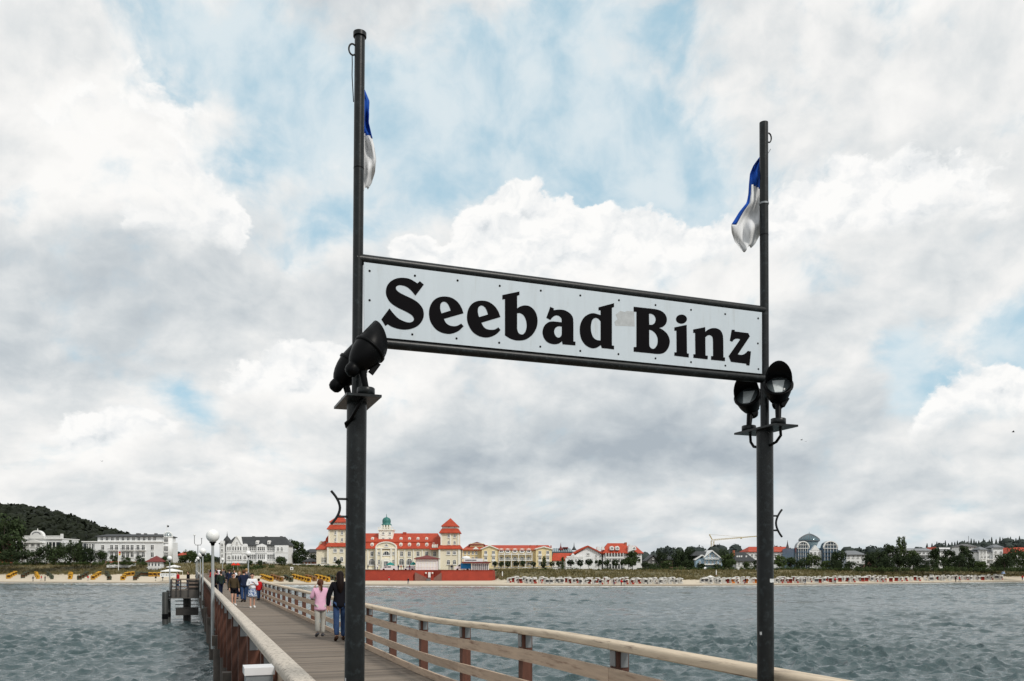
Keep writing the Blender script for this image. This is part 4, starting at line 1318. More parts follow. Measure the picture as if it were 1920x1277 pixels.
# --- yellow hotel
def yellow_hotel():
    b = B('yellow_hotel', 'pale yellow hotel with red roof, two gabled bays and white balconies', 950, 300, 1062)
    b.box('wall', 866.5, 1035, 1029, 1066, M_yellow, 1.0, 13)
    b.hip('roof', 866, 1036, 1030.5, 876, 1030, 1021.3, M_red, 0.2, 13.6)
    b.box('turret', 880, 906, 1018.5, 1030, M_yellow, 4, 9)
    b.hip('turret_roof', 877.5, 908.5, 1020.3, 893, 893, 1015, M_dred, 3.4, 9.6)
    for gx0, gx1, gp in ((901.5, 935, 1022.8), (1002.5, 1036.5, 1025.2)):
        c = (gx0 + gx1) / 2
        b.box('gable_bay', gx0 + 2, gx1 - 2, 1029.8, 1066, M_yellow, -1.2, 0.997)
        b.poly('gable', [(gx0 + 1.5, 1030), (gx1 - 1.5, 1030), (c, gp + 1.3)], M_yellow, -1.15, 3)
        b.poly('gable_roof', [(gx0, 1030.6), (gx0 - 0.3, 1029), (c, gp - 1), (gx1 + 0.3, 1029), (gx1, 1030.6), (c, gp + 1.2)], M_pale, -1.7, 5)
        b.wins([c - 7.2, c + 7.3], [1036, 1046.5, 1056.5], 5.6, 6.2, d=-1.2)
        b.wins([c - 7.2, c + 7.3], [1040.6, 1051.2], 7.0, 1.5, d=-1.28, bars=0)
    b.poly('gable', [(886, 1030), (898, 1030), (892, 1024.5)], M_pale, 0.1, 2)
    b.wins([872, 879, 886.5, 893], [1036.5, 1047], 4.0, 6, d=1.0)
    # arcaded middle with balconies
    for i, x in enumerate((940, 952, 965.5, 979, 991.5)):
        b.poly('arched_dormer', [(x - 5, 1035), (x + 5, 1035)] + [(x + 5 * math.cos(a), 1031.5 - 3.2 * math.sin(a)) for a in np.linspace(0, math.pi, 8)], M_pale, 0.4, 3.0)
        b.win(x, 1033, 6.8, 6.5, arch=True, d=0.4)
        b.win(x, 1047, 9, 7, arch=True, d=1.0, bars=2, fm=M_pale)
        b.win(x, 1056.5, 9, 6, arch=True, d=1.0, bars=2, fm=M_pale)
    for x in (935.5, 946, 959, 972.3, 985.5, 997.5):
        b.box('balcony_post', x - 0.6, x + 0.6, 1036, 1066, M_frame, -0.8, -0.55)
    for y in (1039.5, 1050.5):
        b.box('balcony', 935, 998, y, y + 1.0, M_frame, -0.85, 0.99)
        for x in np.arange(936.5, 998, 2.2):
            b.box('baluster', x - 0.22, x + 0.22, y - 2.6, y - 0.02, M_frame, -0.8, -0.7)
        b.box('balcony_rail', 935, 998, y - 3.1, y - 2.62, M_frame, -0.84, -0.66)
    for x in (995, 1008.5, 1034.5):
        b.box('chimney', x - 1, x + 1, 1021.3 if x < 1030 else 1022, 1030, M_brick, 5, 6.5)
yellow_hotel()

def glass_hall():
    b = B('glass_hall', 'grey hall with sloping roof glazing and two dark spires behind the hotels', 1055, 335, 1062)
    b.box('wall', 1030, 1086, 1034, 1064, M_dgrey, 0, 8)
    b.hip('roof_glazing', 1034, 1074, 1034.5, 1036, 1070, 1027.5, M_glassb, -0.2, 8)
    for x in np.linspace(1037, 1070, 9):
        b.tube('glazing_bar', [(x, 1034.2, -0.25), (x * 0.95 + 1053 * 0.05, 1027.6, 3.8)], 0.07, M_frame, n=6)
    b.box('parapet', 1056, 1066, 1025.6, 1028, M_dred, 2, 6)
    for x in (1052, 1077):
        b.lathe('spire', x, [(5.0, 1031.5), (3.6, 1029), (1.4, 1025.5), (0.7, 1022.5), (0.2, 1017.5), (0, 1017)], M_dred if x < 1060 else M_slate, 2.0, n=10)
glass_hall()

def red_white_hotel():
    b = B('white_gabled_hotel', 'white hotel with bright red gabled roofs and balconied right wing', 1120, 300, 1064)
    b.box('low_wing', 1035.5, 1074, 1049.5, 1068, M_white, 2, 10)
    b.hip('low_roof', 1035, 1076, 1050.2, 1039, 1076, 1036.5, M_red, 1.5, 10.5)
    b.box('terrace_block', 1060, 1092, 1046, 1068, M_white, -2.5, 1.9)
    b.box('terrace_parapet', 1061.5, 1092.5, 1043, 1045.9, M_frame, -2.7, -2.3)
    b.wins([1066, 1072.5, 1079, 1086], [1051.5], 4, 6, d=-2.5)
    # gable front
    b.poly('gable_wall', [(1077, 1068), (1128, 1068), (1128, 1039.5), (1102.5, 1025.2), (1080, 1039.5), (1077, 1042)], M_white, 0, 9)
    b.poly('gable_roof', [(1071, 1041.8), (1070, 1039.8), (1086, 1030), (1102, 1022.8), (1132, 1037.6), (1132, 1040.2), (1102.3, 1025.4)], M_red, -0.8, 10)
    b.poly('side_roof', [(1072, 1040.8), (1090, 1040.8), (1102, 1024), (1090, 1028)], M_red, 1.0, 9)
    b.wins([1102.8], [1039], 5.4, 5, d=0, bars=2)
    b.wins([1102.5, 1109], [1050.5], 4.6, 6.6, d=0)
    b.wins([1118, 1126], [1042.6, 1051, 1059], 3.4, 5, d=0)
    b.poly('dormer', [(1070, 1042), (1078, 1042), (1074, 1037.2)], M_frame, -1.0, 2)
    # right wing
    b.box('right_wall', 1131, 1203.5, 1035, 1068, M_white, 0, 12)
    b.hip('right_roof', 1128, 1206, 1036.5, 1141, 1196, 1022.8, M_red, -0.7, 12.5)
    b.hip('right_roof', 1129, 1180, 1036.3, 1142, 1176, 1017.8, M_red, -1.2, 11)
    b.poly('roof_gablet', [(1176, 1036), (1187, 1036), (1184.5, 1024), (1180, 1021)], M_white, -1.25, 3)
    b.box('chimney', 1174.6, 1178.4, 1016.4, 1024, M_brick, 4, 6)
    for x in (1121.5, 1130.5):
        b.poly('roof_light', [(x - 3, 1031), (x + 3, 1031), (x + 1.6, 1025), (x - 1.6, 1025)], M_frame, -0.9, 3)
    for x in (1147, 1157.2, 1188.5):
        r = 3.6
        b.poly('arched_dormer', [(x - r, 1031.5), (x + r, 1031.5)] + [(x + r * math.cos(a), 1027.5 - r * math.sin(a)) for a in np.linspace(0, math.pi, 9)], M_frame, -1.0, 3.5)
        b.win(x, 1028.2, 4.6, 5.4, arch=True, d=-1.0)
    b.box('loggia', 1135, 1168, 1036.8, 1066, M_greyroof, -0.08, -0.003)
    for x in np.linspace(1135.5, 1167.5, 7):
        b.box('loggia_post', x - 0.6, x + 0.6, 1036.8, 1066, M_frame, -1.4, -1.1)
    for y in (1044.5, 1054.5):
        b.box('balcony', 1134.5, 1168.5, y, y + 2.6, M_frame, -1.5, -1.38)
    for x in np.linspace(1138, 1165, 6):
        b.win(x, 1040.8, 3.4, 5.6, d=-0.08); b.win(x, 1050.6, 3.4, 6, d=-0.08)
    b.wins([1174, 1181, 1192, 1199], [1041, 1050.5], 3.6, 5.4, d=0)
red_white_hotel()

# --- left group
def villa():
    b = B('white_villa', 'white villa with arched roof gable, balustrade and dark loggias at far left', 70, 325, 1052)
    b.box('wall', 24.5, 117, 1011, 1056, M_white, 0, 12)
    b.box('cornice', 23.5, 118, 1009.4, 1011, M_frame, -0.6, 12.5)
    for x0, x1 in ((26, 56), (86, 116)):
        b.box('balustrade_rail', x0, x1, 1004.4, 1005.4, M_frame, -0.4, 0.0)
        for x in np.arange(x0 + 1, x1, 1.9):
            b.box('baluster', x - 0.45, x + 0.45, 1005.45, 1009.3, M_frame, -0.35, -0.05)
        b.box('loggia', x0 + (0 if x0 < 50 else 2), x1 - (9 if x0 < 50 else 2), 1016.5, 1046, M_glass, -0.10, -0.004)
        for x in np.linspace(x0 + 0.5, x1 - 9.5, 4):
            b.box('loggia_post', x - 0.5, x + 0.5, 1016, 1046, M_frame, -0.9, -0.6)
        b.box('loggia_floor', x0, x1 - 8, 1028.6, 1030.6, M_frame, -1.0, -0.58)
    for x in (25, 116):
        b.box('corner_pier', x - 1.5, x + 1.5, 1001, 1009.3, M_frame, -0.5, 0.6)
    b.poly('arched_gable', [(57, 1010), (84.5, 1010), (84.5, 1005)] + [(70.7 + 12 * math.cos(a), 1005 - 10.5 * math.sin(a)) for a in np.linspace(0.05, 3.09, 14)] + [(57, 1005)], M_frame, -0.9, 1.0)
    b.poly('gable_arc_band', [(70.7 + 9.4 * math.cos(a), 1005 - 8.0 * math.sin(a)) for a in np.linspace(0.4, 2.74, 12)] + [(70.7 + 7.4 * math.cos(a), 1005 - 6.0 * math.sin(a)) for a in np.linspace(2.74, 0.4, 12)], mat('faded_lettering', (0.25, 0.26, 0.27), 0.8, 0, 0.9, 4), -0.97, -0.904)
    b.tube('finial', [(70.7, 995), (70.7, 991)], 0.15, M_frame)
    b.poly('pediment', [(48, 1018), (86, 1018), (67, 1011.6)], M_frame, -1.8, 0)
    b.box('bay', 50, 84, 1018, 1056, M_white, -1.2, 0)
    b.wins([54, 65, 75.5], [1022.5], 8, 7, d=-1.2, bars=2)
    b.wins([54, 65, 75.5], [1035], 8, 9, d=-1.2, bars=2)
villa()

def brick_house():
    b = B('brick_house', 'orange brick house half hidden by the big tree at the left edge', 5, 345, 1050)
    b.box('wall', -25, 23, 1020, 1056, M_brick, 0, 10)
    b.hip('roof', -27, 25, 1020.5, -20, 20, 1014, M_dred, -0.5, 10.5)
    b.wins([2, 10, 18], [1028, 1040], 4.5, 6.5)
brick_house()

def grand_white():
    b = B('long_white_hotel', 'long white four-storey hotel with glass-domed round corner tower and flag', 240, 322, 1052)
    b.box('wall', 177.5, 306, 1016, 1056, M_white, 0, 14)
    b.box('top_storey', 180, 304, 1004.6, 1016, M_white, 1.2, 13)
    b.box('cornice', 177, 306.5, 1015, 1016.6, M_frame, -0.5, 1.19)
    b.hip('roof', 178, 306, 1005.2, 186, 298, 1000.4, M_slate, 0.2, 13.8)
    for x in (243, 246, 258, 278):
        b.box('chimney', x - 1.2, x + 1.2, 998.6, 1003.5, M_dgrey, 6, 8)
    b.wins([188.2 + 9.95 * i for i in range(11)], [1010.2], 6.0, 7.2, d=1.2, bars=1)
    b.wins([193, 209.6, 218.8, 231.4, 239.6, 248, 258.9, 269, 285.7], [1026.5, 1040.2], 6.6, 10.2, bars=1)
    for x0, x1 in ((204, 224), (227, 252), (255, 274)):
        b.box('balcony', x0, x1, 1031.2, 1032.4, M_frame, -1.0, -0.003)
        b.box('balcony_rail', x0, x1, 1028.6, 1029.2, M_dgrey, -1.0, -0.92)
        for x in np.arange(x0 + 0.5, x1, 1.6):
            b.box('baluster', x - 0.15, x + 0.15, 1029.2, 1031.2, M_dgrey, -0.99, -0.93)
    # corner tower
    b.lathe('corner_tower', 311, [(8.4, 1056), (8.4, 1006.6)], M_white, 2.0, n=24)
    b.lathe('tower_cornice', 311, [(9.2, 1007.4), (9.2, 1006.0)], M_frame, 2.0, n=24)
    for y in (1011.8, 1029, 1041.5):
        b.win(311, y, 8.6, 10.5, d=0.22, bars=2)
    dm = b.lathe('glass_dome', 311, [(7.8, 1006), (7.4, 1002.5), (6.0, 999.3), (3.6, 997.2), (0, 996.4)], M_glassb, 2.0, n=16)
    for k in range(8):
        a = math.pi * k / 8
        pts = []
        for r, y in [(7.9, 1006), (7.5, 1002.4), (6.1, 999.1), (3.7, 997.0), (0, 996.2), (-3.7, 997.0), (-6.1, 999.1), (-7.5, 1002.4), (-7.9, 1006)]:
            p = b.L(311 + r * math.cos(a), y, 2.0 + r * b.k * math.sin(a)); pts.append(p)
        b.part(MB().tube(pts, 0.10, 6), 'dome_rib', M_frame, dm)
    b.tube('flag_pole', [(309, 997, 2), (309, 983.5, 2)], 0.09, M_frame)
    b.poly('flag', [(309.3, 984.3), (313, 985), (312.6, 988), (309.3, 988.2)], cloth('dark_flag', (0.02, 0.025, 0.03)), 1.98, 2.03)
    # low wing on the left
    b.box('low_wing', 152.5, 177.4, 1016.5, 1056, M_white, 1, 12)
    b.box('low_wing_roof', 151.5, 177.4, 1014.6, 1016.4, M_frame, 0.4, 12.4)
    b.wins([162, 166.5, 171.5], [1025], 3.6, 11, d=1.0, bars=0)
    b.box('glazed_link', 154, 160, 1019, 1040, M_glass, 0.9, 0.996)
grand_white()

def small_pavilion(px, Z, w, yr, ye, yb, roof, lb, wallm=M_white):
    b = B('promenade_pavilion', lb, px, Z, yb, 'pavilion', group='small pavilions along the promenade')
    b.box('wall', px - w * 0.78, px + w * 0.78, ye, yb + 2, wallm, 0, w * 1.5 * b.k)
    b.hip('roof', px - w, px + w, ye + 0.4, px - 0.5, px + 0.5, yr, roof, -0.6, w * 1.5 * b.k + 0.6)
    for x in np.linspace(px - w * 0.6, px + w * 0.6, 4):
        b.win(x, (ye + yb) / 2 - 0.8, w * 0.28, (yb - ye) * 0.5, d=0.0, bars=0)
    b.box('railing', px - w * 0.85, px + w * 0.85, yb - 2.5, yb - 1.4, M_frame, -0.5, -0.4)
small_pavilion(289, 300, 15, 1042, 1052, 1066, M_dred, 'white pavilion with dark red pyramid roof right of the long white hotel')
small_pavilion(1634, 300, 14, 1054, 1064, 1073.5, mat('pinkish_roof', (0.30, 0.14, 0.11), 0.8, 0, .15, 1), 'little white pavilion with faded pink pyramid roof on the right dune')
b = B('flat_kiosk', 'low flat white kiosk with a brown roof between bushes on the left', 221, 305, 1062, 'kiosk')
b.box('wall', 200, 241, 1055, 1064, M_white, 0, 6); b.box('roof', 199, 242, 1052.6, 1054.9, M_brick, -0.6, 6.5)
b.wins([208, 219, 230], [1058.5], 5, 4)

def dark_roof_house():
    b = B('dark_roofed_guesthouse', 'white guesthouse with steep black roof, stepped bay windows and left gable', 484, 300, 1058)
    b.box('wall', 424, 540, 1021, 1060, M_white, 0, 7)
    b.hip('roof', 423, 542, 1022.5, 434, 530, 1005.8, M_slate, -0.5, 7.5)
    for x in (466, 490, 519):
        b.box('chimney', x - 1.4, x + 1.4, 1004.3, 1008.5, M_dgrey, 5, 7)
    b.poly('gable', [(436.5, 1056), (455, 1056), (455, 1021), (446, 1006.2), (436.5, 1021)], M_white, -0.9, 4)
    b.poly('gable_verge', [(435.2, 1021.5), (446, 1004.6), (456, 1021.5), (454.8, 1021.5), (446, 1006.6), (436.4, 1021.5)], M_frame, -1.2, 4)
    for x in (430.5, 460.5):
        r = 5.3
        b.poly('round_gable', [(x - r, 1056), (x + r, 1056), (x + r, 1024)] + [(x + r * math.cos(a), 1024 - r * 0.85 * math.sin(a)) for a in np.linspace(0.1, 3.04, 9)] + [(x - r, 1024)], M_white, -0.6, 3)
    b.poly('centre_gable', [(482, 1027), (501, 1027), (501, 1023), (491.5, 1019.5), (482, 1023)], M_white, -0.7, 3)
    b.box('centre_bay', 482, 501, 1027, 1056, M_white, -0.7, -0.003)
    b.box('right_bay', 516.5, 541.6, 1022.6, 1060, M_white, -1.0, -0.003)
    for x in (482, 504):
        b.poly('dormer', [(x - 2.6, 1020.5), (x + 2.6, 1020.5), (x + 2.6, 1015)] + [(x + 2.6 * math.cos(a), 1015 - 1.8 * math.sin(a)) for a in np.linspace(0.2, 2.9, 5)] + [(x - 2.6, 1015)], M_frame, 0.0, 4)
        b.win(x, 1017.6, 2.6, 4, d=0.0, bars=0)
    b.win(446, 1018, 3.2, 5, arch=True, d=-0.9)
    b.wins([428.6, 432.6], [1028.5], 2.6, 7, d=-0.6, bars=0)
    b.wins([458.6, 462.6], [1028.5], 2.6, 7, d=-0.6, bars=0)
    b.wins([438.8, 443.6, 448.4, 453], [1028.5], 3.0, 7.5, d=-0.9, bars=0)
    b.wins([438.8, 443.6, 448.4, 453], [1045.3], 3.0, 8, arch=True, d=-0.9, bars=0)
    b.wins([430.5, 460.5], [1045.5], 6.6, 8.5, arch=True, d=-0.6, bars=2)
    for x0, dd in ((469.5, 0.0), (485.8, -0.7), (503, 0.0)):
        for j in range(4):
            b.win(x0 + j * 3.6, 1028.8, 2.9, 7.6, d=dd, bars=0)
            b.win(x0 + j * 3.6, 1044.0, 2.9, 9.2, d=dd, bars=0)
    b.wins([523, 530], [1029.5], 4.2, 7.8, arch=True, d=-1.0)
    b.wins([526], [1045], 6, 7, arch=True, d=-1.0, bars=2)
    b.box('string_course', 424.3, 541, 1035.5, 1036.4, M_frame, -1.12, -1.003)
    b.box('veranda', 468, 516, 1051.8, 1053.4, M_frame, -2.4, -0.75)
    for x in np.linspace(469, 515, 8):
        b.box('veranda_post', x - 0.4, x + 0.4, 1053.4, 1060, M_frame, -2.3, -2.1)
dark_roof_house()

def turret_house():
    b = B('turret_house', 'narrow grey townhouse with dark onion turret beside the guesthouse', 418, 330, 1058)
    b.box('wall', 412, 424, 1018, 1062, M_dgrey, 0, 10)
    b.box('bay', 414.5, 422, 1014, 1062, M_white, -1.0, -0.003)
    b.wins([418.3], [1022, 1032, 1042], 4, 6, d=-1.0)
    b.hip('roof', 410.5, 425.5, 1019, 413, 422, 1012, M_slate, -0.4, 10)
    b.lathe('onion_turret', 423.5, [(6.4, 1022), (6.8, 1014.5), (6.6, 1012), (4.6, 1009), (2.2, 1006.5), (0.9, 1004), (0.4, 1000), (0.0, 994.5)], M_slate, 1.5, n=12)
turret_house()

def small_house(nm, lb, px, Z, x0, x1, ye, yr, yb, wall, roof, gable=False, wx=3, rows=1, ww=3.4, wh=5.0, hipin=0.25):
    b = B(nm, lb, px, Z, yb, 'house')
    b.box('wall', x0, x1, ye, yb + 3, wall, 0, 9)
    if gable:
        c = (x0 + x1) / 2
        b.poly('gable', [(x0, ye + 0.02), (x1, ye + 0.02), (c, yr + 1)], wall, 0.0, 9)
        b.poly('roof', [(x0 - 2, ye + 1.5), (c, yr - 0.6), (x1 + 2, ye + 1.5), (x1 + 1.6, ye + 2.8), (c, yr + 1.2), (x0 - 1.6, ye + 2.8)], roof, -0.7, 9.5)
        b.win(c, (ye + yr) / 2 + 1.5, ww, wh * 0.8)
    else:
        q = (x1 - x0) * hipin
        b.hip('roof', x0 - 1.2, x1 + 1.2, ye + 0.6, x0 + q, x1 - q, yr, roof, -0.6, 9.6)
    hh = (yb - ye) / rows
    for r in range(rows):
        b.wins(list(np.linspace(x0 + (x1 - x0) / wx / 2, x1 - (x1 - x0) / wx / 2, wx)), [ye + hh * (r + 0.45)], ww, min(wh, hh * 0.62))
    return b
small_house('town_house', 'small cream town house with red roof at the pier head', 342, 350, 333, 351, 1040, 1034, 1058, M_white, M_red, wx=3, rows=2)
small_house('town_house', 'pale house peeping between trees left of the spa hotel', 584, 350, 570, 596, 1035, 1029, 1056, M_white, M_slate, wx=3, rows=2)
small_house('brick_pavilion', 'small brick pavilion with dark tent roof left of the spa hotel', 577, 305, 568, 586, 1052, 1047, 1060, M_brick, M_slate, wx=3, rows=1, ww=2.4, wh=4)
small_house('slate_villa', 'dark villa with slate roof left of the blue house', 1224, 318, 1213, 1236, 1050, 1040.5, 1064, M_dgrey, M_slate, gable=True, wx=3, rows=1)
small_house('slate_villa', 'second dark slate-roofed villa with brown walls beside the large tree', 1247, 325, 1232, 1262, 1048, 1038.5, 1064, mat('brown_wall', (0.13, 0.07, 0.05), 0.8, 0, .2, .8), M_slate, wx=3, rows=1)

def blue_house():
    b = B('blue_house', 'blue-grey timber house with wide white-trimmed gable and balcony', 1330, 300, 1066)
    b.box('wall', 1304.5, 1354, 1049, 1070, M_bluew, 0, 10)
    b.poly('gable', [(1312, 1049.2), (1353, 1049.2), (1334, 1033.5)], M_bluew, 0, 10)
    b.poly('gable', [(1304.5, 1049.2), (1312.2, 1049.2), (1314, 1042.5)], M_bluew, 0.2, 9)
    b.poly('roof', [(1318, 1045.6), (1334.3, 1031.3), (1356, 1049.5), (1355.2, 1051), (1334.3, 1033.4), (1319, 1046.6)], M_frame, -0.9, 10)
    b.poly('roof', [(1302, 1049.4), (1316, 1040), (1322, 1043.4), (1321, 1044.8), (1316, 1041.9), (1303, 1050.5)], M_frame, -0.8, 9)
    b.hip('side_roof', 1300, 1334, 1041, 1308, 1334, 1033.2, M_slate, 1.0, 10.2)
    b.wins([1328.5, 1335, 1341], [1042], 3.2, 6.4)
    b.wins([1312, 1322, 1329, 1336, 1343, 1350], [1054.5], 3.6, 6)
    b.box('balcony', 1320, 1347, 1047.6, 1049.0, M_frame, -1.2, -0.003)
    b.box('balcony_rail', 1320, 1347, 1045.6, 1046.1, M_frame, -1.2, -1.1)
    for x in np.arange(1321, 1347, 1.6):
        b.box('baluster', x - 0.2, x + 0.2, 1046.1, 1047.6, M_frame, -1.19, -1.11)
    b.box('porch_roof', 1318, 1349, 1058, 1059.2, M_frame, -1.5, -0.003)
blue_house()

def skylight_house():
    b = B('skylight_house', 'white house with broad black roof and a row of white skylights', 1398, 305, 1068, 'house')
    b.box('wall', 1381, 1415, 1050, 1071, M_white, 0, 9)
    b.hip('roof', 1378, 1418, 1051.5, 1384, 1403, 1035, M_slate, -0.6, 9.6)
    for x in (1384, 1388, 1392, 1401):
        b.poly('skylight', [(x - 1.2, 1044.8), (x + 1.0, 1044.8), (x + 1.6, 1041.6), (x - 0.4, 1041.6)], M_frame, 1.15, 1.9)
    b.box('chimney', 1379.5, 1382, 1031.5, 1042, M_brick, 3, 4.5)
    b.wins([1386, 1393, 1400, 1408], [1057], 4, 6)
skylight_house()

def turret_hotel():
    b = B('red_roofed_town_hotel', 'white town hotel with red roof and dark onion turret behind the right post', 1450, 330, 1068)
    b.box('wall', 1404, 1492, 1033, 1072, M_white, 0, 12)
    b.hip('roof', 1402, 1494, 1034, 1412, 1484, 1024.5, M_red, -0.6, 12.6)
    b.wins(list(np.linspace(1410, 1488, 12)), [1041, 1052], 3.8, 6.2, arch=True)
    b.lathe('turret', 1475, [(8, 1072), (8, 1034)], M_white, -1.0, n=14)
    b.lathe('onion_turret', 1475, [(9.6, 1034.5), (9.8, 1032), (7.0, 1029.5), (3.0, 1027.5), (2.2, 1024), (1.2, 1020.5), (0.3, 1014.5), (0, 1012)], mat('turret_lead', (0.05, 0.04, 0.045), 0.6, 0, .2, 1), -1.0, n=14)
    for y in (1040, 1051):
        b.win(1475, y, 4.2, 6.4, d=-1.0 - 8 * b.k)
turret_hotel()

def glass_dome_hotel():
    b = B('glass_dome_hotel', 'large hotel with twin arched glass fronts and a domed glass roof', 1530, 310, 1066)
    b.box('wall', 1490, 1569, 1028, 1072, M_steel, 1.0, 14)
    for x0, x1, top in ((1491, 1515, 1014.8), (1540, 1568.5, 1014.2)):
        c, r = (x0 + x1) / 2, (x1 - x0) / 2
        arc = [(c + r * math.cos(a), 1027 - (1027 - top) * math.sin(a)) for a in np.linspace(0, math.pi, 15)]
        b.poly('glass_front', [(x0, 1070), (x1, 1070)] + arc, mat('bluish_glazing', (0.055, 0.085, 0.115), 0.15, 0.0, .4, 0.5), -1.4, 0.95)
        arc2 = [(c + (r - 1.8) * math.cos(a), 1027 - (1027 - top - 1.8) * math.sin(a)) for a in np.linspace(math.pi, 0, 15)]
        b.poly('arch_rim', arc + arc2, M_frame, -1.9, -1.404)
        for x in np.linspace(x0 + 3.5, x1 - 3.5, 5):
            h = (1027 - top) * math.sqrt(max(0, 1 - ((x - c) / r) ** 2))
            b.box('mullion', x - 0.25, x + 0.25, 1027 - h + 1.5, 1070, M_frame, -1.7, -1.404)
        for y in (1021.5, 1028, 1035, 1042.5, 1050, 1058):
            hw = r if y > 1027 else r * math.sqrt(max(0, 1 - ((1027 - y) / (1027 - top)) ** 2))
            b.box('floor_band', c - hw + 0.6, c + hw - 0.6, y, y + 0.9, M_frame if y < 1030 else M_steel, -1.8, -1.404)
    b.lathe('cone_roof', 1528, [(9, 1034), (13, 1024), (18.5, 1012.5)], mat('pale_glazing', (0.22, 0.30, 0.33), 0.25, 0.2, .15, 1), 6.0, n=28)
    b.box('centre_block', 1516, 1539, 1032, 1072, M_white, -0.6, 0.99)
    b.wins([1520, 1527.5, 1535], [1038, 1048, 1058], 4.4, 6.5, d=-0.6)
    b.poly('gablet', [(1520, 1032), (1536, 1032), (1528, 1022)], M_frame, -0.7, 1)
    b.lathe('dome', 1528, [(19.5, 1013), (19.5, 1010.8), (14.5, 1006.2), (8, 1002.2), (2.5, 1000), (0.6, 999.4), (0.3, 996), (0, 995)], M_glassb, 6.0, n=24)
    for k in range(12):
        a = math.pi * k / 12
        pts = []
        for r, y in [(19.6, 1010.7), (14.6, 1006.0), (8.1, 1002.0), (2.5, 999.8), (-2.5, 999.8), (-8.1, 1002.0), (-14.6, 1006.0), (-19.6, 1010.7)]:
            pts.append(b.L(1528 + r * math.cos(a), y, 6.0 + r * b.k * math.sin(a)))
        b.part(MB().tube(pts, 0.10, 5), 'dome_rib', M_greyroof)
    b.lathe('dome_ring', 1528, [(19.9, 1014), (19.9, 1012.8)], M_greyroof, 6.0, n=28)
glass_dome_hotel()

small_house('white_house', 'tall white house with grey roof right of the glass-domed hotel', 1604, 315, 1587, 1622, 1039, 1032, 1070, M_white, M_greyroof, wx=4, rows=3, ww=3.6)
def apartments():
    b = B('white_apartment_block', 'long white apartment block with grey balconies behind the right-hand trees', 1735, 335, 1064)
    b.box('wall', 1692, 1786, 1031, 1068, M_white, 0, 12)
    b.hip('roof', 1690, 1788, 1032, 1698, 1780, 1027.5, M_greyroof, -0.6, 12)
    for y in (1037, 1046, 1055):
        b.wins(list(np.linspace(1697, 1781, 13)), [y], 4.4, 6)
        b.box('balcony', 1722, 1750, y + 3.6, y + 5.0, M_greyroof, -1.4, -0.3)
    b.poly('red_roof', [(1748, 1031.5), (1757, 1031.5), (1752.5, 1025.5)], M_red, -0.8, 6)
    b.box('parapet', 1756, 1784, 1026.6, 1029.5, M_white, 1, 10)
apartments()
small_house('tower_house', 'pale square house with flat roof and flagpole above the right-hand trees', 1821, 345, 1806, 1831, 1024, 1019.5, 1060, M_white, M_dgrey, wx=3, rows=4)
b = B('flag_mast', 'thin flag mast standing on the flat-roofed house', 1816, 346, 1020, 'mast')
b.tube('pole', [(1816, 1022, 0), (1816, 1005, 0)], 0.08, M_dgrey); b.tube('yard', [(1812, 1015.6, 0), (1820, 1015.6, 0)], 0.07, M_dgrey)
def bay_villa():
    b = B('bay_windowed_villa', 'white villa with two turreted bays and arched windows near the right edge', 1855, 310, 1064)
    b.box('wall', 1831, 1879, 1034, 1068, M_white, 0, 10)
    for x0, x1, yt in ((1833, 1847, 1030), (1859, 1877, 1026)):
        b.box('bay', x0, x1, yt, 1068, M_white, -1.2, -0.003)
        b.hip('bay_roof', x0 - 1, x1 + 1, yt + 0.3, x0 + 5, x1 - 5, yt - 5, M_greyroof, -1.8, 4)
        for y in (1036, 1044.5, 1054):
            b.wins([x0 + 4, x1 - 4], [y], 3.8, 6, arch=True, d=-1.2)
    b.hip('roof', 1830, 1880, 1034.5, 1838, 1872, 1030, M_greyroof, -0.6, 10.5)
    b.wins([1853], [1044.5, 1054], 5, 6)
    for y in (1048.6, 1058.6):
        b.box('balcony', 1848, 1858.5, y, y + 1.2, M_frame, -1.3, -0.1)
bay_villa()
small_house('edge_house', 'red-roofed white house at the right edge of the view', 1915, 320, 1900, 1942, 1036, 1026, 1064, M_white, M_red, wx=5, rows=2)
small_house('red_gabled_house', 'little red-gabled white house behind trees left of the right edge', 1886, 335, 1880, 1896, 1034, 1027.5, 1060, M_white, M_red, gable=True, wx=2, rows=2)

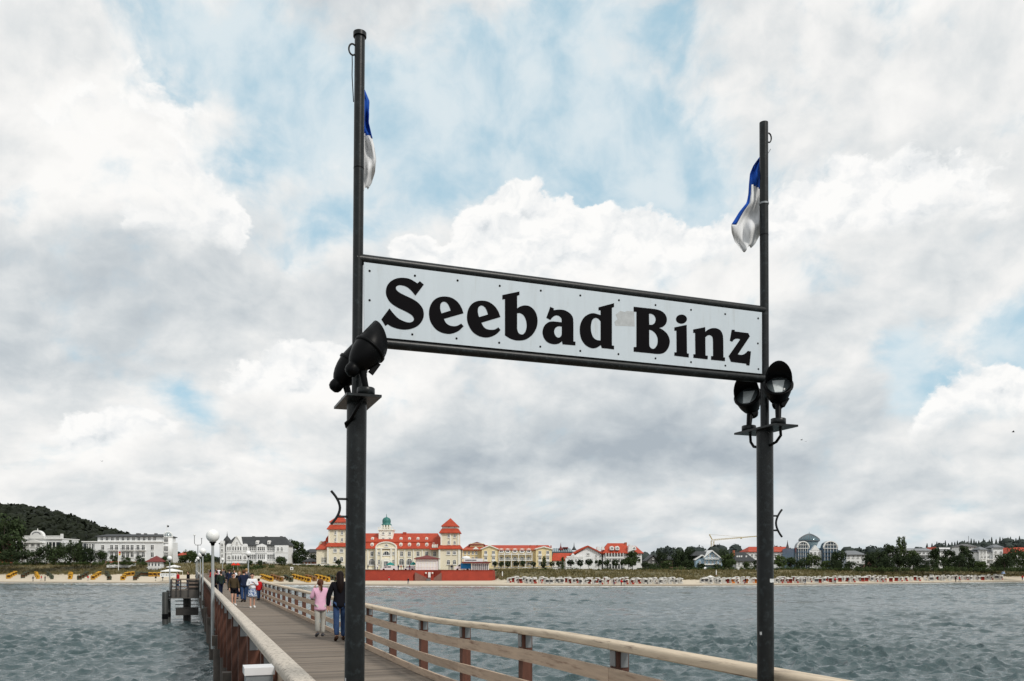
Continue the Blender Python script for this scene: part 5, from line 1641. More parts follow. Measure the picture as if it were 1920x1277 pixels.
# --- tower crane far behind
def crane():
    b = B('tower_crane', 'yellowish luffing tower crane standing behind the town', 1336, 520, 1045, 'crane')
    m = mat('crane_yellow', (0.45, 0.36, 0.16), 0.6, 0, .1, 1)
    mb = MB()
    for dx in (-0.8, 0.8):
        for dd in (-0.8, 0.8):
            a, c = b.L(1336, 1046, dd), b.L(1336, 1014, dd)
            a.x += dx; c.x += dx
            mb.beam(a, c, 0.22, 0.22, up=(0, 1, 0))
    for i, y in enumerate(np.arange(1044, 1015, -4)):
        a, c = b.L(1336, y, -0.8), b.L(1336, y - 4, -0.8)
        s = 0.8 if i % 2 else -0.8
        a.x += s; c.x -= s
        mb.beam(a, c, 0.12, 0.12, up=(0, 1, 0))
    b.part(mb, 'mast', m)
    mb = MB()
    p0, p1 = (1337, 1013.4), (1420, 1005.8)
    for o in (0.0, -1.9):
        mb.beam(b.L(p0[0], p0[1] + o), b.L(p1[0], p1[1] + o * 0.5), 0.25, 0.25, up=(0, 1, 0))
    n = 24
    for i in range(n):
        f0, f1 = i / n, (i + 1) / n
        q0 = (p0[0] + (p1[0] - p0[0]) * f0, p0[1] + (p1[1] - p0[1]) * f0 - (1.9 if i % 2 else 0) * (1 - .5 * f0))
        q1 = (p0[0] + (p1[0] - p0[0]) * f1, p0[1] + (p1[1] - p0[1]) * f1 - (0 if i % 2 else 1.9) * (1 - .5 * f1))
        mb.beam(b.L(*q0), b.L(*q1), 0.14, 0.14, up=(0, 1, 0))
    b.part(mb, 'jib', m)
    b.part(MB().beam(b.L(1337, 1015), b.L(1330, 1002), 0.5, 0.6, up=(0, 1, 0)), 'a_frame', m)
    b.tube('tie_rod', [(1330, 1002), (1390, 1006.8)], 0.07, m, n=6)
    b.box('cab', 1334.5, 1338, 1012.5, 1015.5, M_frame, -0.9, 0.9)
    b.box('trolley', 1388.5, 1391, 1008.8, 1010.4, m, -0.5, 0.5)
crane()
UNIT = ['', 'first', 'second', 'third', 'fourth', 'fifth', 'sixth', 'seventh', 'eighth', 'ninth', 'tenth', 'eleventh', 'twelfth', 'thirteenth', 'fourteenth', 'fifteenth', 'sixteenth', 'seventeenth', 'eighteenth', 'nineteenth']
def ordn(n):
    if n < 20:
        return UNIT[n]
    t = {2: ('twenty', 'twentieth'), 3: ('thirty', 'thirtieth'), 4: ('forty', 'fortieth'), 5: ('fifty', 'fiftieth'), 6: ('sixty', 'sixtieth')}[n // 10]
    return t[1] if n % 10 == 0 else t[0] + '-' + UNIT[n % 10]
# ------------------------------------------------------------------ trees
def leaf_cards(centres, radii, n, size, seed, squash=(1, 1, 1), inner=0.25):
    """leaf-clump quads over the skins of many small blobs"""
    r = np.random.default_rng(seed)
    c = np.asarray(centres); rad = np.asarray(radii)
    wgt = rad ** 2 / np.sum(rad ** 2)
    pick = r.choice(len(c), n, p=wgt)
    d = r.normal(size=(n, 3)); d /= np.linalg.norm(d, axis=1)[:, None]
    rr_ = rad[pick] * np.where(r.random(n) < inner, r.random(n) ** 0.5, r.uniform(0.85, 1.12, n))
    pos = c[pick] + d * rr_[:, None] * np.asarray(squash)
    nrm = d + r.normal(size=(n, 3)) * 0.6
    nrm /= np.linalg.norm(nrm, axis=1)[:, None]
    t = np.cross(nrm, r.normal(size=(n, 3))); t /= np.linalg.norm(t, axis=1)[:, None]
    s = np.cross(nrm, t)
    sz = size * r.uniform(0.5, 1.25, n)[:, None]
    v = np.stack([pos - t * sz - s * sz * .6, pos + t * sz - s * sz * .7, pos + t * sz * .8 + s * sz * .6, pos - t * sz * .7 + s * sz * .7], 1).reshape(-1, 3)
    f = np.arange(4 * n).reshape(n, 4)
    return v, f

def quads_mesh(name, v, f, m):
    me = bpy.data.meshes.new(name)
    me.vertices.add(len(v)); me.vertices.foreach_set('co', np.asarray(v, np.float32).ravel())
    me.loops.add(f.size); me.loops.foreach_set('vertex_index', f.astype(np.int32).ravel())
    me.polygons.add(len(f)); me.polygons.foreach_set('loop_start', np.arange(0, f.size, 4, dtype=np.int32))
    me.update(calc_edges=True)
    me.materials.append(m)
    return me

TREES = {}
def tree_meshes(kind, var):
    """unit-height trees, crown radius about 0.4"""
    key = (kind, var)
    if key in TREES:
        return TREES[key]
    r = np.random.default_rng(100 + var * 7 + sum(map(ord, kind)))
    cs, rs = [], []
    n, size, m = 1500, 0.030, M_leaf
    th = 0.4
    if kind == 'broad':
        for _ in range(26):
            a = r.uniform(0, 6.28); q = r.uniform(0, 1) ** 0.5; h = r.uniform(0.30, 0.86)
            w = 0.40 * math.sin(math.pi * min(1, (h - 0.12) / 0.86)) ** 0.6
            cs.append((w * q * math.cos(a), w * q * math.sin(a), h)); rs.append(r.uniform(0.09, 0.17))
        n = 1900
    elif kind == 'dense':
        for _ in range(24):
            a = r.uniform(0, 6.28); q = r.uniform(0, 1) ** 0.5; h = r.uniform(0.14, 0.84)
            w = 0.46 * (1 - (h - 0.3) ** 2 * 1.3)
            cs.append((w * q * math.cos(a), w * q * math.sin(a), h)); rs.append(r.uniform(0.10, 0.19))
        n, m, th = 1900, M_leafd, 0.25
    elif kind == 'pine':
        for _ in range(15):
            a = r.uniform(0, 6.28); q = r.uniform(0.1, 1); h = r.uniform(0.45, 0.92)
            w = 0.42 * (1 - abs(h - 0.66) * 1.2)
            cs.append((w * q * math.cos(a), w * q * math.sin(a), h)); rs.append(r.uniform(0.07, 0.13))
        n, m, th = 1300, M_leafd, 0.55
    elif kind == 'poplar':
        for k in range(22):
            h = 0.10 + 0.85 * k / 21
            w = 0.07 * math.sin(math.pi * min(1, (h + 0.15) / 1.15))
            for _ in range(2):
                cs.append((r.normal(0, w * .7), r.normal(0, w * .7), h)); rs.append(r.uniform(0.035, 0.065))
        n, th, size = 1500, 0.2, 0.016
    elif kind == 'ball':
        for _ in range(14):
            d = r.normal(size=3); d /= np.linalg.norm(d)
            cs.append((0.26 * d[0], 0.26 * d[1], 0.66 + 0.20 * d[2])); rs.append(r.uniform(0.10, 0.14))
        n, m, th, size = 1000, M_leafd, 0.5, 0.035
    elif kind == 'bush':
        for _ in range(18):
            a = r.uniform(0, 6.28); q = r.uniform(0, 1) ** .5
            cs.append((0.75 * q * math.cos(a), 0.6 * q * math.sin(a), r.uniform(0.15, 0.72) * (1 - 0.4 * q))); rs.append(r.uniform(0.16, 0.28))
        n, th, size = 1100, 0.2, 0.05
    v, f = leaf_cards(cs, rs, n, size, 11 + var)
    crown = quads_mesh('crown', v, f, m)
    mb = MB()
    mb.tube([(0, 0, -0.04), (0.008, 0, th * .5), (0, 0.005, th), (0.012, 0, min(0.85, th + .3))], [0.024, 0.019, 0.015, 0.006], 7)
    for _ in range(6 if kind not in ('poplar',) else 2):
        c = cs[r.integers(len(cs))]
        z0 = th * r.uniform(0.5, 0.95)
        mb.tube([(0, 0, z0), (c[0] * .5, c[1] * .5, (z0 + c[2]) / 2 + 0.02), (c[0] * .9, c[1] * .9, c[2])], [0.012, 0.008, 0.003], 5)
    TREES[key] = (crown, mb.mesh('trunk', M_trunk))
    return TREES[key]

TN = {'broad': ('broadleaf_tree', 'tree'), 'dense': ('dense_tree', 'tree'), 'pine': ('pine_tree', 'tree'), 'poplar': ('poplar_tree', 'tree'), 'ball': ('clipped_tree', 'tree'), 'bush': ('bush', 'bush')}
TGRP = {'ball': 'clipped round trees along the promenade', 'bush': 'bushes behind the dunes'}
tcount = [0]
def tree(kind, px, Z, ytop, ybot, label, wide=1.0, var=None, group=None):
    tcount[0] += 1
    var = tcount[0] % 4 if var is None else var
    crown, trunk = tree_meshes(kind, var)
    zb = zat(ybot, Z); h = zat(ytop, Z) - zb
    o = thing(TN[kind][0], label, TN[kind][1], W(px, Z, zb), random.uniform(0, 6.28), group or TGRP.get(kind, 'trees along the sea front'), (h * wide, h * wide, h))
    link('crown', crown, o); link('trunk', trunk, o)
    return o
# left
tree('dense', 8, 312, 962, 1050, 'huge dark tree at the left edge of the view', 0.95)
tree('dense', -40, 315, 968, 1052, 'dark tree cut off by the left edge', 1.0)
for px, yt, w, lb in ((15, 1028, 1.4, 'low dark tree under the huge one at the left edge'), (42, 1033, 1.5, 'round dark shrub-like tree before the villa loggia'), (68, 1030, 1.3, 'dark tree before the middle of the arched villa'),
                     (88, 1018, 0.9, 'taller dark tree before the right side of the arched villa'), (104, 1022, 0.9, 'dark tree at the right corner of the arched villa'), (122, 1016, 0.8, 'dark tree just right of the arched villa'),
                     (138, 1012, 0.75, 'tallest dark tree between the villa and the long white hotel'), (155, 1020, 0.9, 'dark tree before the low wing of the long white hotel'), (170, 1026, 1.0, 'dark tree at the left end of the long white hotel'),
                     (188, 1030, 1.0, 'dark tree below the first windows of the long white hotel'), (212, 1040, 1.2, 'small dark tree before the long white hotel'), (236, 1042, 1.2, 'small dark tree under the hotel balconies'), (262, 1040, 1.1, 'dark tree left of the red-roofed promenade pavilion'), (310, 1042, 1.1, 'dark tree under the glass-domed corner tower')):
    tree('dense', px, 306 + random.uniform(-3, 4), yt, 1057, lb, w)
for i, (px, yt) in enumerate(((345, 1040), (355, 1030), (368, 1034), (384, 1036), (398, 1040))):
    tree('broad', px, 345 + random.uniform(-8, 8), yt, 1062, ['leftmost', 'second', 'middle', 'fourth', 'rightmost'][i] + ' green tree of the five at the street end behind the pier lamps', 1.0, None, 'street trees behind the pier head')
tree('pine', 551, 312, 1012, 1062, 'wind-bent dark pine right of the black-roofed guesthouse', 1.05)
tree('dense', 566, 316, 1026, 1062, 'dark tree between the pine and the pale house', 1.0)
tree('dense', 549, 308, 1030, 1064, 'dense dark tree at the right corner of the black-roofed guesthouse', 1.1)
tree('broad', 527, 293, 1043, 1066, 'bushy green tree before the right bay of the guesthouse', 1.3)
tree('dense', 590, 330, 1036, 1062, 'dark tree touching the left gable of the spa hotel', 1.1)
for px, lb in ((468, 'dark clipped tree left of the guesthouse veranda'), (488, 'dark clipped tree before the guesthouse veranda')):
    tree('ball', px, 292, 1049, 1066, lb, 0.9)
tree('ball', 634, 288, 1048, 1066, 'clipped ball tree before the left tower of the spa hotel', 0.9)
# clipped trees before the yellow and white hotels
BALLS = [928, 940, 952.5, 968, 981, 1000, 1018, 1035, 1048, 1070, 1088, 1104, 1122, 1138, 1154, 1170]
for i, px in enumerate(BALLS):
    tree('ball', px, 286, 1051 - (3 if px > 1060 else 0) + random.uniform(-1, 1), 1069, 'dark clipped round tree, %s from left before the yellow and white hotels' % ordn(i + 1), 0.85 if px < 1060 else 0.95)
tree('poplar', 1020, 287, 1042, 1068, 'slim pointed tree among the clipped ones before the yellow hotel', 1.6)
tree('poplar', 1055, 287, 1044, 1068, 'second slim pointed tree at the low red roof', 1.6)
tree('broad', 1186, 290, 1031, 1069, 'tall green tree before the right wing of the white gabled hotel', 0.85)
tree('broad', 1178, 288, 1044, 1069, 'smaller green tree beside the tall one before the white gabled hotel', 0.9)
RT = [('dense', 1212, 1052, 1.3, 'low dark tree right of the white gabled hotel'), ('dense', 1226, 1055, 1.5, 'low dark tree before the first slate-roofed villa'), ('broad', 1250, 1050, 1.3, 'green tree before the brown villa'),
      ('dense', 1240, 1030, 0.7, 'dark tree behind the slate-roofed villas'), ('dense', 1275, 1025, 0.85, 'very large dark tree left of the blue house'), ('dense', 1296, 1024, 0.7, 'large dark tree touching the blue house roof'),
      ('dense', 1288, 1048, 1.3, 'dark undergrowth tree below the large tree'), ('dense', 1312, 1055, 1.5, 'low dark tree at the left corner of the blue house'), ('dense', 1345, 1056, 1.4, 'low dark tree before the blue house'),
      ('dense', 1358, 1027, 0.75, 'tall dark tree right of the blue house'), ('broad', 1366, 1036, 0.9, 'green tree between blue house and skylight house'), ('broad', 1372, 1048, 1.1, 'rounded green tree before the skylight house'),
      ('broad', 1402, 1052, 1.2, 'small light green tree before the skylight house wall'), ('dense', 1420, 1048, 1.1, 'dark tree just left of the right sign post'), ('broad', 1462, 1040, 1.1, 'green tree just right of the right sign post'),
      ('broad', 1482, 1044, 1.1, 'green tree before the onion turret'), ('dense', 1503, 1046, 1.2, 'dark tree before the left glass arch'), ('broad', 1522, 1036, 1.0, 'big round green tree before the centre of the glass-domed hotel'),
      ('broad', 1548, 1050, 1.1, 'light green tree before the right glass arch'), ('dense', 1576, 1030, 0.95, 'big dark tree right of the glass-domed hotel'), ('dense', 1566, 1046, 1.1, 'dark tree at the foot of the right glass arch'),
      ('dense', 1612, 1056, 1.3, 'low dark tree before the tall white house'), ('dense', 1630, 1034, 0.9, 'dark tree behind the pink-roofed pavilion'), ('dense', 1648, 1030, 0.85, 'dark tree right of the pink-roofed pavilion'),
      ('pine', 1668, 1020, 0.9, 'spreading pine left of the poplar'), ('dense', 1662, 1042, 1.1, 'dark tree under the spreading pine'), ('dense', 1682, 1040, 1.0, 'dark tree at the foot of the poplar'),
      ('broad', 1712, 1030, 0.8, 'green tree right of the poplar'), ('dense', 1704, 1040, 1.0, 'dark tree beside the poplar'), ('dense', 1736, 1050, 1.2, 'low dark tree before the apartment balconies'),
      ('pine', 1756, 1026, 0.85, 'tall pine with bare trunk before the apartment block'), ('dense', 1750, 1046, 1.0, 'dark tree below the tall pine'), ('pine', 1778, 1030, 0.9, 'pine right of the apartment balconies'),
      ('dense', 1790, 1044, 1.1, 'dark tree at the right end of the apartment block'), ('pine', 1804, 1022, 0.95, 'widest pine before the flat-roofed house'), ('dense', 1812, 1040, 1.1, 'dark tree below the widest pine'),
      ('dense', 1828, 1048, 1.1, 'dark tree left of the bay-windowed villa'), ('broad', 1845, 1057, 1.2, 'small round tree before the bay-windowed villa'), ('broad', 1862, 1056, 1.2, 'small round tree before the villa balcony'),
      ('dense', 1884, 1036, 1.0, 'dark tree right of the bay-windowed villa'), ('dense', 1902, 1022, 0.85, 'very large dark tree near the right edge'), ('dense', 1922, 1030, 0.9, 'dark tree cut off by the right edge'), ('dense', 1890, 1048, 1.2, 'low dark tree under the very large one near the right edge'),
      ('dense', 1955, 1026, 0.9, 'dark tree beyond the right edge'),
      ('dense', 1593, 1050, 1.2, 'low dark tree at the left corner of the tall white house'), ('dense', 1638, 1046, 1.1, 'dark tree just behind the pink-roofed pavilion roof'), ('dense', 1722, 1040, 1.0, 'dark tree left of the apartment balconies'),
      ('dense', 1768, 1042, 1.0, 'dark tree between the two apartment pines'), ('dense', 1798, 1036, 0.95, 'dark tree filling the gap before the flat-roofed house'), ('broad', 1838, 1050, 1.2, 'green tree at the left bay of the bay-windowed villa'), ('dense', 1874, 1048, 1.1, 'dark tree at the right bay of the bay-windowed villa')]
for kind, px, yt, w, lb in RT:
    tree(kind, px, 293 + random.uniform(-4, 6) + (14 if yt < 1032 else 0), yt, 1069.5, lb, w)
tree('poplar', 1686, 305, 1006, 1068, 'tall narrow poplar, left stem of the pair', 0.95, 0)
tree('poplar', 1694, 307, 1005, 1068, 'tall narrow poplar, right stem of the pair', 0.95, 2)
# hedge line of bushes
def bushes(x0, x1, step, Z, yt, yb, lb, w=1.0):
    px, i = x0, 1
    while px < x1:
        tree('bush', px, Z + random.uniform(-2, 3), yt + random.uniform(-1.5, 1.5), yb, lb.replace('bush in', 'bush, %s from left in' % ordn(i)), w * random.uniform(0.9, 1.3))
        px += step * random.uniform(0.7, 1.3); i += 1
bushes(-20, 330, 17, 303, 1049, 1059, 'dark green bush in the hedge along the left dune', 1.0)
bushes(436, 640, 13, 288, 1056, 1068, 'dark green bush in the hedge before the black-roofed guesthouse', 1.0)
bushes(932, 1200, 14, 283, 1063, 1072, 'dark green bush in the hedge before the yellow and white hotels', 1.0)
bushes(1205, 1925, 15, 286, 1060, 1071, 'dark green bush in the hedge along the right-hand dune', 1.0)

# ------------------------------------------------------------------ wooded hills
def blob_wood(name, pts, m, seed, kind_label, cards=26, size=1.3):
    """pts: (world pos, radius): crown-like heaps of leaf faces, read as one mass"""
    r = np.random.default_rng(seed)
    V, Fq = [], []
    o = 0
    ico = bmesh.new(); bmesh.ops.create_icosphere(ico, subdivisions=2, radius=1.0)
    iv = np.array([v.co[:] for v in ico.verts]); itri = np.array([[v.index for v in f.verts] for f in ico.faces]); ico.free()
    tv, tf = [], []
    for p, rad in pts:
        sc = rad * np.array([1, 1, r.uniform(0.8, 1.15)])
        nz = 1 + r.normal(0, 0.10, len(iv))
        tv.append(iv * nz[:, None] * sc + np.array(p)); tf.append(itri + o); o += len(iv)
    tv = np.vstack(tv); tf = np.vstack(tf)
    v, f = leaf_cards([p for p, _ in pts], [q for _, q in pts], len(pts) * cards, size, seed, inner=0.0)
    me = bpy.data.meshes.new(name)
    allv = np.vstack([tv, v])
    loops = np.concatenate([tf.ravel(), (f + len(tv)).ravel()])
    starts = np.concatenate([np.arange(0, tf.size, 3), tf.size + np.arange(0, f.size, 4)])
    me.vertices.add(len(allv)); me.vertices.foreach_set('co', allv.astype(np.float32).ravel())
    me.loops.add(len(loops)); me.loops.foreach_set('vertex_index', loops.astype(np.int32))
    me.polygons.add(len(starts)); me.polygons.foreach_set('loop_start', starts.astype(np.int32))
    me.update(calc_edges=True)
    me.materials.append(m)
    ob = link(name, me)
    struct(ob, 'stuff', kind_label)
    ob['category'] = 'woods'
    return ob
SKYL = [(-300, 945), (-60, 944), (0, 947), (40, 950), (90, 957), (130, 967), (165, 978), (190, 989), (225, 996), (260, 1010), (330, 1036), (380, 1046), (430, 1048)]
def hill():
    r = np.random.default_rng(9)
    pts = []
    Z0 = 620
    # terrain body
    vs, fs = [], []
    pxs = np.arange(-320, 460, 20)
    for px in pxs:
        top = zat(interp(px, SKYL) + 9, Z0)
        for Z, f in ((430, 0.0), (480, 0.35), (540, 0.72), (Z0, 1.0), (760, 0.95), (1100, 0.2)):
            vs.append(W(px, Z, 2.0 + (top - 2.0) * f))
    n = 6
    for i in range(len(pxs) - 1):
        for j in range(n - 1):
            fs.append((i * n + j, (i + 1) * n + j, (i + 1) * n + j + 1, i * n + j + 1))
    me = bpy.data.meshes.new('hill'); me.from_pydata(vs, [], fs); me.materials.append(M_forest); me.update()
    struct(link('hill', me))
    for _ in range(620):
        px = r.uniform(-150, 420)
        f = r.uniform(0, 1) ** 0.75
        Z = 430 + (Z0 + 15 - 430) * f
        prof = np.interp(Z, [430, 480, 540, Z0], [0, .35, .72, 1])
        top = zat(interp(px, SKYL) + 9, Z0)
        rad = r.uniform(3.0, 5.2)
        if px > 240:
            rad *= 0.7
        pts.append((tuple(W(px, Z, 2.0 + (top - 2.0) * prof + r.uniform(-0.8, 1.0))), rad))
    blob_wood('hill_forest', pts, M_forest, 21, 'dark wooded hillside rising behind the buildings at the left')
hill()
def far_woods():
    r = np.random.default_rng(14)
    pts = []
    for x0, x1, tab, Z0, n in ((380, 720, [(380, 1046), (720, 1044)], 520, 60),
                               (1195, 1560, [(1195, 1042), (1240, 1034), (1300, 1032), (1380, 1026), (1440, 1028), (1560, 1034)], 480, 120),
                               (1540, 1990, [(1540, 1038), (1600, 1031), (1640, 1030), (1700, 1031), (1740, 1026), (1800, 1021), (1860, 1018), (1990, 1012)], 560, 190)):
        for _ in range(n):
            px = r.uniform(x0, x1)
            dz = r.uniform(0, 1)
            Z = Z0 + r.uniform(-50, 30)
            y = interp(px, tab) + 4 + dz * 22
            pts.append((tuple(W(px, Z, zat(y, Z))), r.uniform(2.4, 4.0)))
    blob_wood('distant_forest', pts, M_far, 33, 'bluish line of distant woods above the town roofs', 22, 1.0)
    # a few conifer tips on the far ridge
    for i in range(34):
        px = 1735 + i * 6.0 + r.uniform(-3, 3)
        Z = 570
        y0 = interp(px, [(1735, 1028), (1800, 1022), (1860, 1018), (1990, 1012)])
        h = r.uniform(3.0, 5.5)
        zc = zat(y0 + 3, Z)
        mb = MB()
        for q in range(3):
            zz = q * h * 0.26
            mb.lathe([(1.25 * (1 - q * .27), zz), (0.15, zz + h * 0.42)], 7, 0, smooth=False)
        o = thing('conifer', 'tiny dark conifer tip, %s from left on the far right ridge' % ordn(i + 1), 'tree', W(px, Z, zc), 0, 'conifers on the far ridge')
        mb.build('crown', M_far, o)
far_woods()

# ------------------------------------------------------------------ dune grass
def dune_grass():
    r = np.random.default_rng(4)
    V = []; n = 0
    for _ in range(15000):
        px = r.uniform(-120, 2040)
        if 650 < px < 932:
            continue
        wl, run = interp(px, WL), interp(px, RUN)
        d = run + r.uniform(-0.5, 24) if r.random() < 0.8 else run + r.uniform(-2.5, 3)
        Z = wl + d
        z = ground_z(px, Z)
        p = W(px, Z, z - 0.1)
        for b_ in range(3):
            a = r.uniform(0, 6.28); h = r.uniform(0.35, 0.85); w_ = r.uniform(0.06, 0.16)
            q = np.array([math.cos(a), math.sin(a), 0]) * w_
            lean_ = r.normal(0, 0.25, 3); lean_[2] = 0
            c = np.array(p) + r.normal(0, 0.2, 3) * [1, 1, 0]
            V += [c - q, c + q, c + q * .3 + lean_ * h + [0, 0, h], c - q * .3 + lean_ * h + [0, 0, h]]
    V = np.array(V)
    me = quads_mesh('dune_grass', V, np.arange(len(V)).reshape(-1, 4), M_grass)
    struct(link('dune_grass', me), 'stuff', 'dry olive marram grass covering the dunes')
dune_grass()

# ------------------------------------------------------------------ hooded beach chairs
CH = {}
def chair_mesh(name, hood, body, seat):
    mb = MB()
    w = 0.62
    # profile in (y, z): front is -y
    side = [(-0.42, 0.0), (0.45, 0.0), (0.52, 0.45), (0.60, 0.95), (0.50, 1.38), (0.20, 1.60), (-0.20, 1.62), (-0.46, 1.48), (-0.50, 1.30), (-0.22, 1.22), (-0.05, 0.95), (-0.02, 0.60), (-0.45, 0.55)]
    for x in (-w, w - 0.06):
        pts = [(y, z) for y, z in side]
        n = len(pts)
        vs = [(x, y, z) for y, z in pts] + [(x + 0.06, y, z) for y, z in pts]
        fs = [tuple(range(n)), tuple(range(n, 2 * n))[::-1]] + [(i, i + n, (i + 1) % n + n, (i + 1) % n) for i in range(n)]
        mb.add(vs, fs, 0)
    # back and hood shell
    outer = [(0.45, 0.0), (0.52, 0.45), (0.60, 0.95), (0.50, 1.38), (0.20, 1.60), (-0.20, 1.62), (-0.48, 1.48), (-0.52, 1.30)]
    for (y0, z0), (y1, z1) in zip(outer[:-1], outer[1:]):
        mb.hexa([(-w, y0 - 0.05, z0), (w, y0 - 0.05, z0), (w, y0, z0), (-w, y0, z0)], [(-w, y1 - 0.05, z1), (w, y1 - 0.05, z1), (w, y1, z1), (-w, y1, z1)], 0)
    mb.box(-w + 0.06, w - 0.06, -0.42, 0.40, 0.06, 0.44, 1)
    mb.box(-w + 0.07, w - 0.07, -0.36, 0.36, 0.44, 0.52, 2)
    mb.box(-w + 0.07, w - 0.07, 0.28, 0.42, 0.52, 1.25, 2)
    return mb.mesh(name, [hood, body, seat])
M_wk_w = mat('white_wicker', (0.56, 0.55, 0.52), 0.8, 0, .08, 6)
M_wk_y = mat('yellow_canvas', (0.50, 0.27, 0.02), 0.8, 0, .10, 4)
M_wk_g = mat('dark_green_canvas', (0.045, 0.055, 0.032), 0.8, 0, .15, 4)
M_wk_b = mat('brown_wicker', (0.20, 0.10, 0.045), 0.8, 0, .15, 4)
M_wk_r = mat('red_canvas', (0.30, 0.035, 0.02), 0.8, 0, .12, 4)
M_wk_o = mat('orange_canvas', (0.55, 0.16, 0.02), 0.8, 0, .12, 4)
CH['white_red'] = chair_mesh('beach_chair', M_wk_w, M_wk_r, M_wk_r)
CH['white'] = chair_mesh('beach_chair', M_wk_w, M_wk_w, mat('grey_canvas', (0.20, 0.20, 0.21), 0.8))
CH['yellow'] = chair_mesh('beach_chair', M_wk_y, M_wk_y, M_wk_b)
CH['green'] = chair_mesh('beach_chair', M_wk_g, M_wk_g, M_wk_b)
CH['brown'] = chair_mesh('beach_chair', M_wk_b, M_wk_b, M_wk_y)
CH['orange'] = chair_mesh('beach_chair', M_wk_w, M_wk_o, M_wk_o)
rc = random.Random(12)
def chair(kind, px, py, turn, label, group, s=1.0):
    # stand it on the sand where that line of sight meets the beach
    wl = interp(px, WL)
    Z = wl + 2
    best = None
    for d in np.arange(1, interp(px, RUN) + 4, 0.25):
        Zt = wl + d
        y = HOR + (CAMZ - ground_z(px, Zt)) / Zt * FPX
        if best is None or abs(y - py) < best[0]:
            best = (abs(y - py), Zt)
    Z = best[1]
    p = W(px, Z, ground_z(px, Z) - 0.03)
    o = link('beach_chair', CH[kind], None, p, -YAW + math.radians(turn))
    o.scale = (s, s, s)
    tag(o, label, 'beach chair', group)
    return o
GL = 'yellow and dark beach chairs on the left beach'
def cluster(kind, pts, turn, label):
    c = (sum(p[0] for p in pts) / len(pts), sum(p[1] for p in pts) / len(pts))
    big = len(pts) > 1
    for i, (px, py) in enumerate(sorted(pts)):
        px = c[0] + (px - c[0]) * 1.35
        head, tail = label.split(' beach chair ', 1)
        chair(kind, px, py, turn + rc.uniform(-16, 16), '%s beach chair, %s from left, %s' % (head, ordn(i + 1), tail), GL, 0.92)
cluster('yellow', [(17.5, 1085), (20, 1083), (23.5, 1080.5), (26.5, 1078.5)], 60, 'yellow beach chair in the leftmost yellow row')
cluster('green', [(44, 1084), (47, 1081), (50, 1078.5)], 60, 'dark beach chair between the first two yellow rows')
cluster('yellow', [(70.5, 1085.5), (69, 1082.5), (68, 1079.5)], -50, 'yellow beach chair in the second yellow row')
cluster('green', [(96, 1086), (94, 1083), (91.5, 1080.5), (89.5, 1078)], -50, 'dark beach chair right of the second yellow row')
cluster('yellow', [(131.5, 1086), (132, 1082.8), (132.5, 1080)], -20, 'yellow beach chair in the upright yellow row below the dune path')
cluster('green', [(151, 1087), (155, 1084.5), (159, 1081.5), (161, 1079)], 55, 'dark beach chair left of the fourth yellow row')
cluster('yellow', [(176, 1087), (179, 1084), (182, 1081.2), (184.5, 1079)], 55, 'yellow beach chair in the fourth yellow row')
cluster('green', [(204, 1087.5), (203, 1084), (201.5, 1080.5), (200.5, 1078)], -35, 'dark beach chair in the row below the flagpole')
cluster('yellow', [(231, 1088), (233, 1084.5), (235.5, 1081)], 45, 'yellow beach chair in the fifth yellow row')
cluster('green', [(254, 1088), (256, 1085), (258, 1082)], 45, 'dark beach chair in the row left of the white banner')
cluster('yellow', [(250, 1080), (255, 1079.5), (280, 1081), (286, 1081), (292, 1081)], 10, 'yellow beach chair lined up by the white banner')
cluster('green', [(261, 1080), (266, 1080), (271, 1080.5), (276, 1080.5)], 10, 'dark beach chair lined up beside the white banner')
cluster('yellow', [(494, 1085), (497, 1086.2), (500, 1087.5), (503, 1089), (506, 1090.5)], -35, 'yellow beach chair just right of the pier railing')
cluster('brown', [(513, 1085), (517, 1087), (521, 1088.7), (525, 1090.5)], -35, 'brown beach chair right of the pier railing')
cluster('green', [(537, 1086.5), (540, 1088.5), (544, 1091)], -35, 'dark beach chair right of the brown row by the pier')
cluster('yellow', [(555, 1085), (559, 1086.5), (563, 1088), (567, 1089.5), (571, 1090.8), (575, 1092)], -35, 'yellow beach chair left of the pink jacket')
cluster('brown', [(578, 1086), (583, 1088), (588, 1090)], -35, 'brown beach chair behind the pink jacket')
cluster('yellow', [(597, 1085.5), (602, 1087), (607, 1089), (612, 1091)], -35, 'yellow beach chair seen between the two walkers')
cluster('green', [(619, 1086), (624, 1088), (629, 1090)], -35, 'dark beach chair beside the dark-haired walker')
GR = 'white hooded beach chairs on the right beach'
def field(x0, x1, step, yf, rows, kinds, label, dy=2.6):
    head, tail = label.split('beach chair ', 1)
    for r_ in range(rows):
        px = x0 + r_ * step * 0.45
        lst = []
        while px < x1:
            lst.append((px + rc.uniform(-0.22, 0.22) * step, interp(px, yf) - r_ * dy + rc.uniform(-1.2, 1.0), rc.choice(kinds)))
            px += step * rc.uniform(0.75, 1.25)
        for i, (qx, qy, k) in enumerate(sorted(lst)):
            row = ('front' if r_ == 0 else 'back') + ' row'
            chair(k, qx, qy, (48 if rc.random() < 0.7 else -35) + rc.uniform(-25, 25), '%sbeach chair, %s from left, %s %s' % (head, ordn(i + 1), row, tail.replace('in the crowd ', '').replace('in the looser line ', '')), GR, 0.92)
YF = [(950, 1093), (1100, 1095), (1270, 1095), (1320, 1094), (1430, 1094), (1540, 1092), (1700, 1089.5), (1880, 1086.5)]
field(957, 1240, 10.4, YF, 2, ['white_red', 'white_red', 'white'], 'white hooded beach chair in the crowd below the yellow and white hotels')
field(1240, 1276, 9.4, YF, 2, ['white'], 'plain white beach chair left of the bare sand')
field(1318, 1364, 8.4, YF, 2, ['white'], 'plain white beach chair by the white tent')
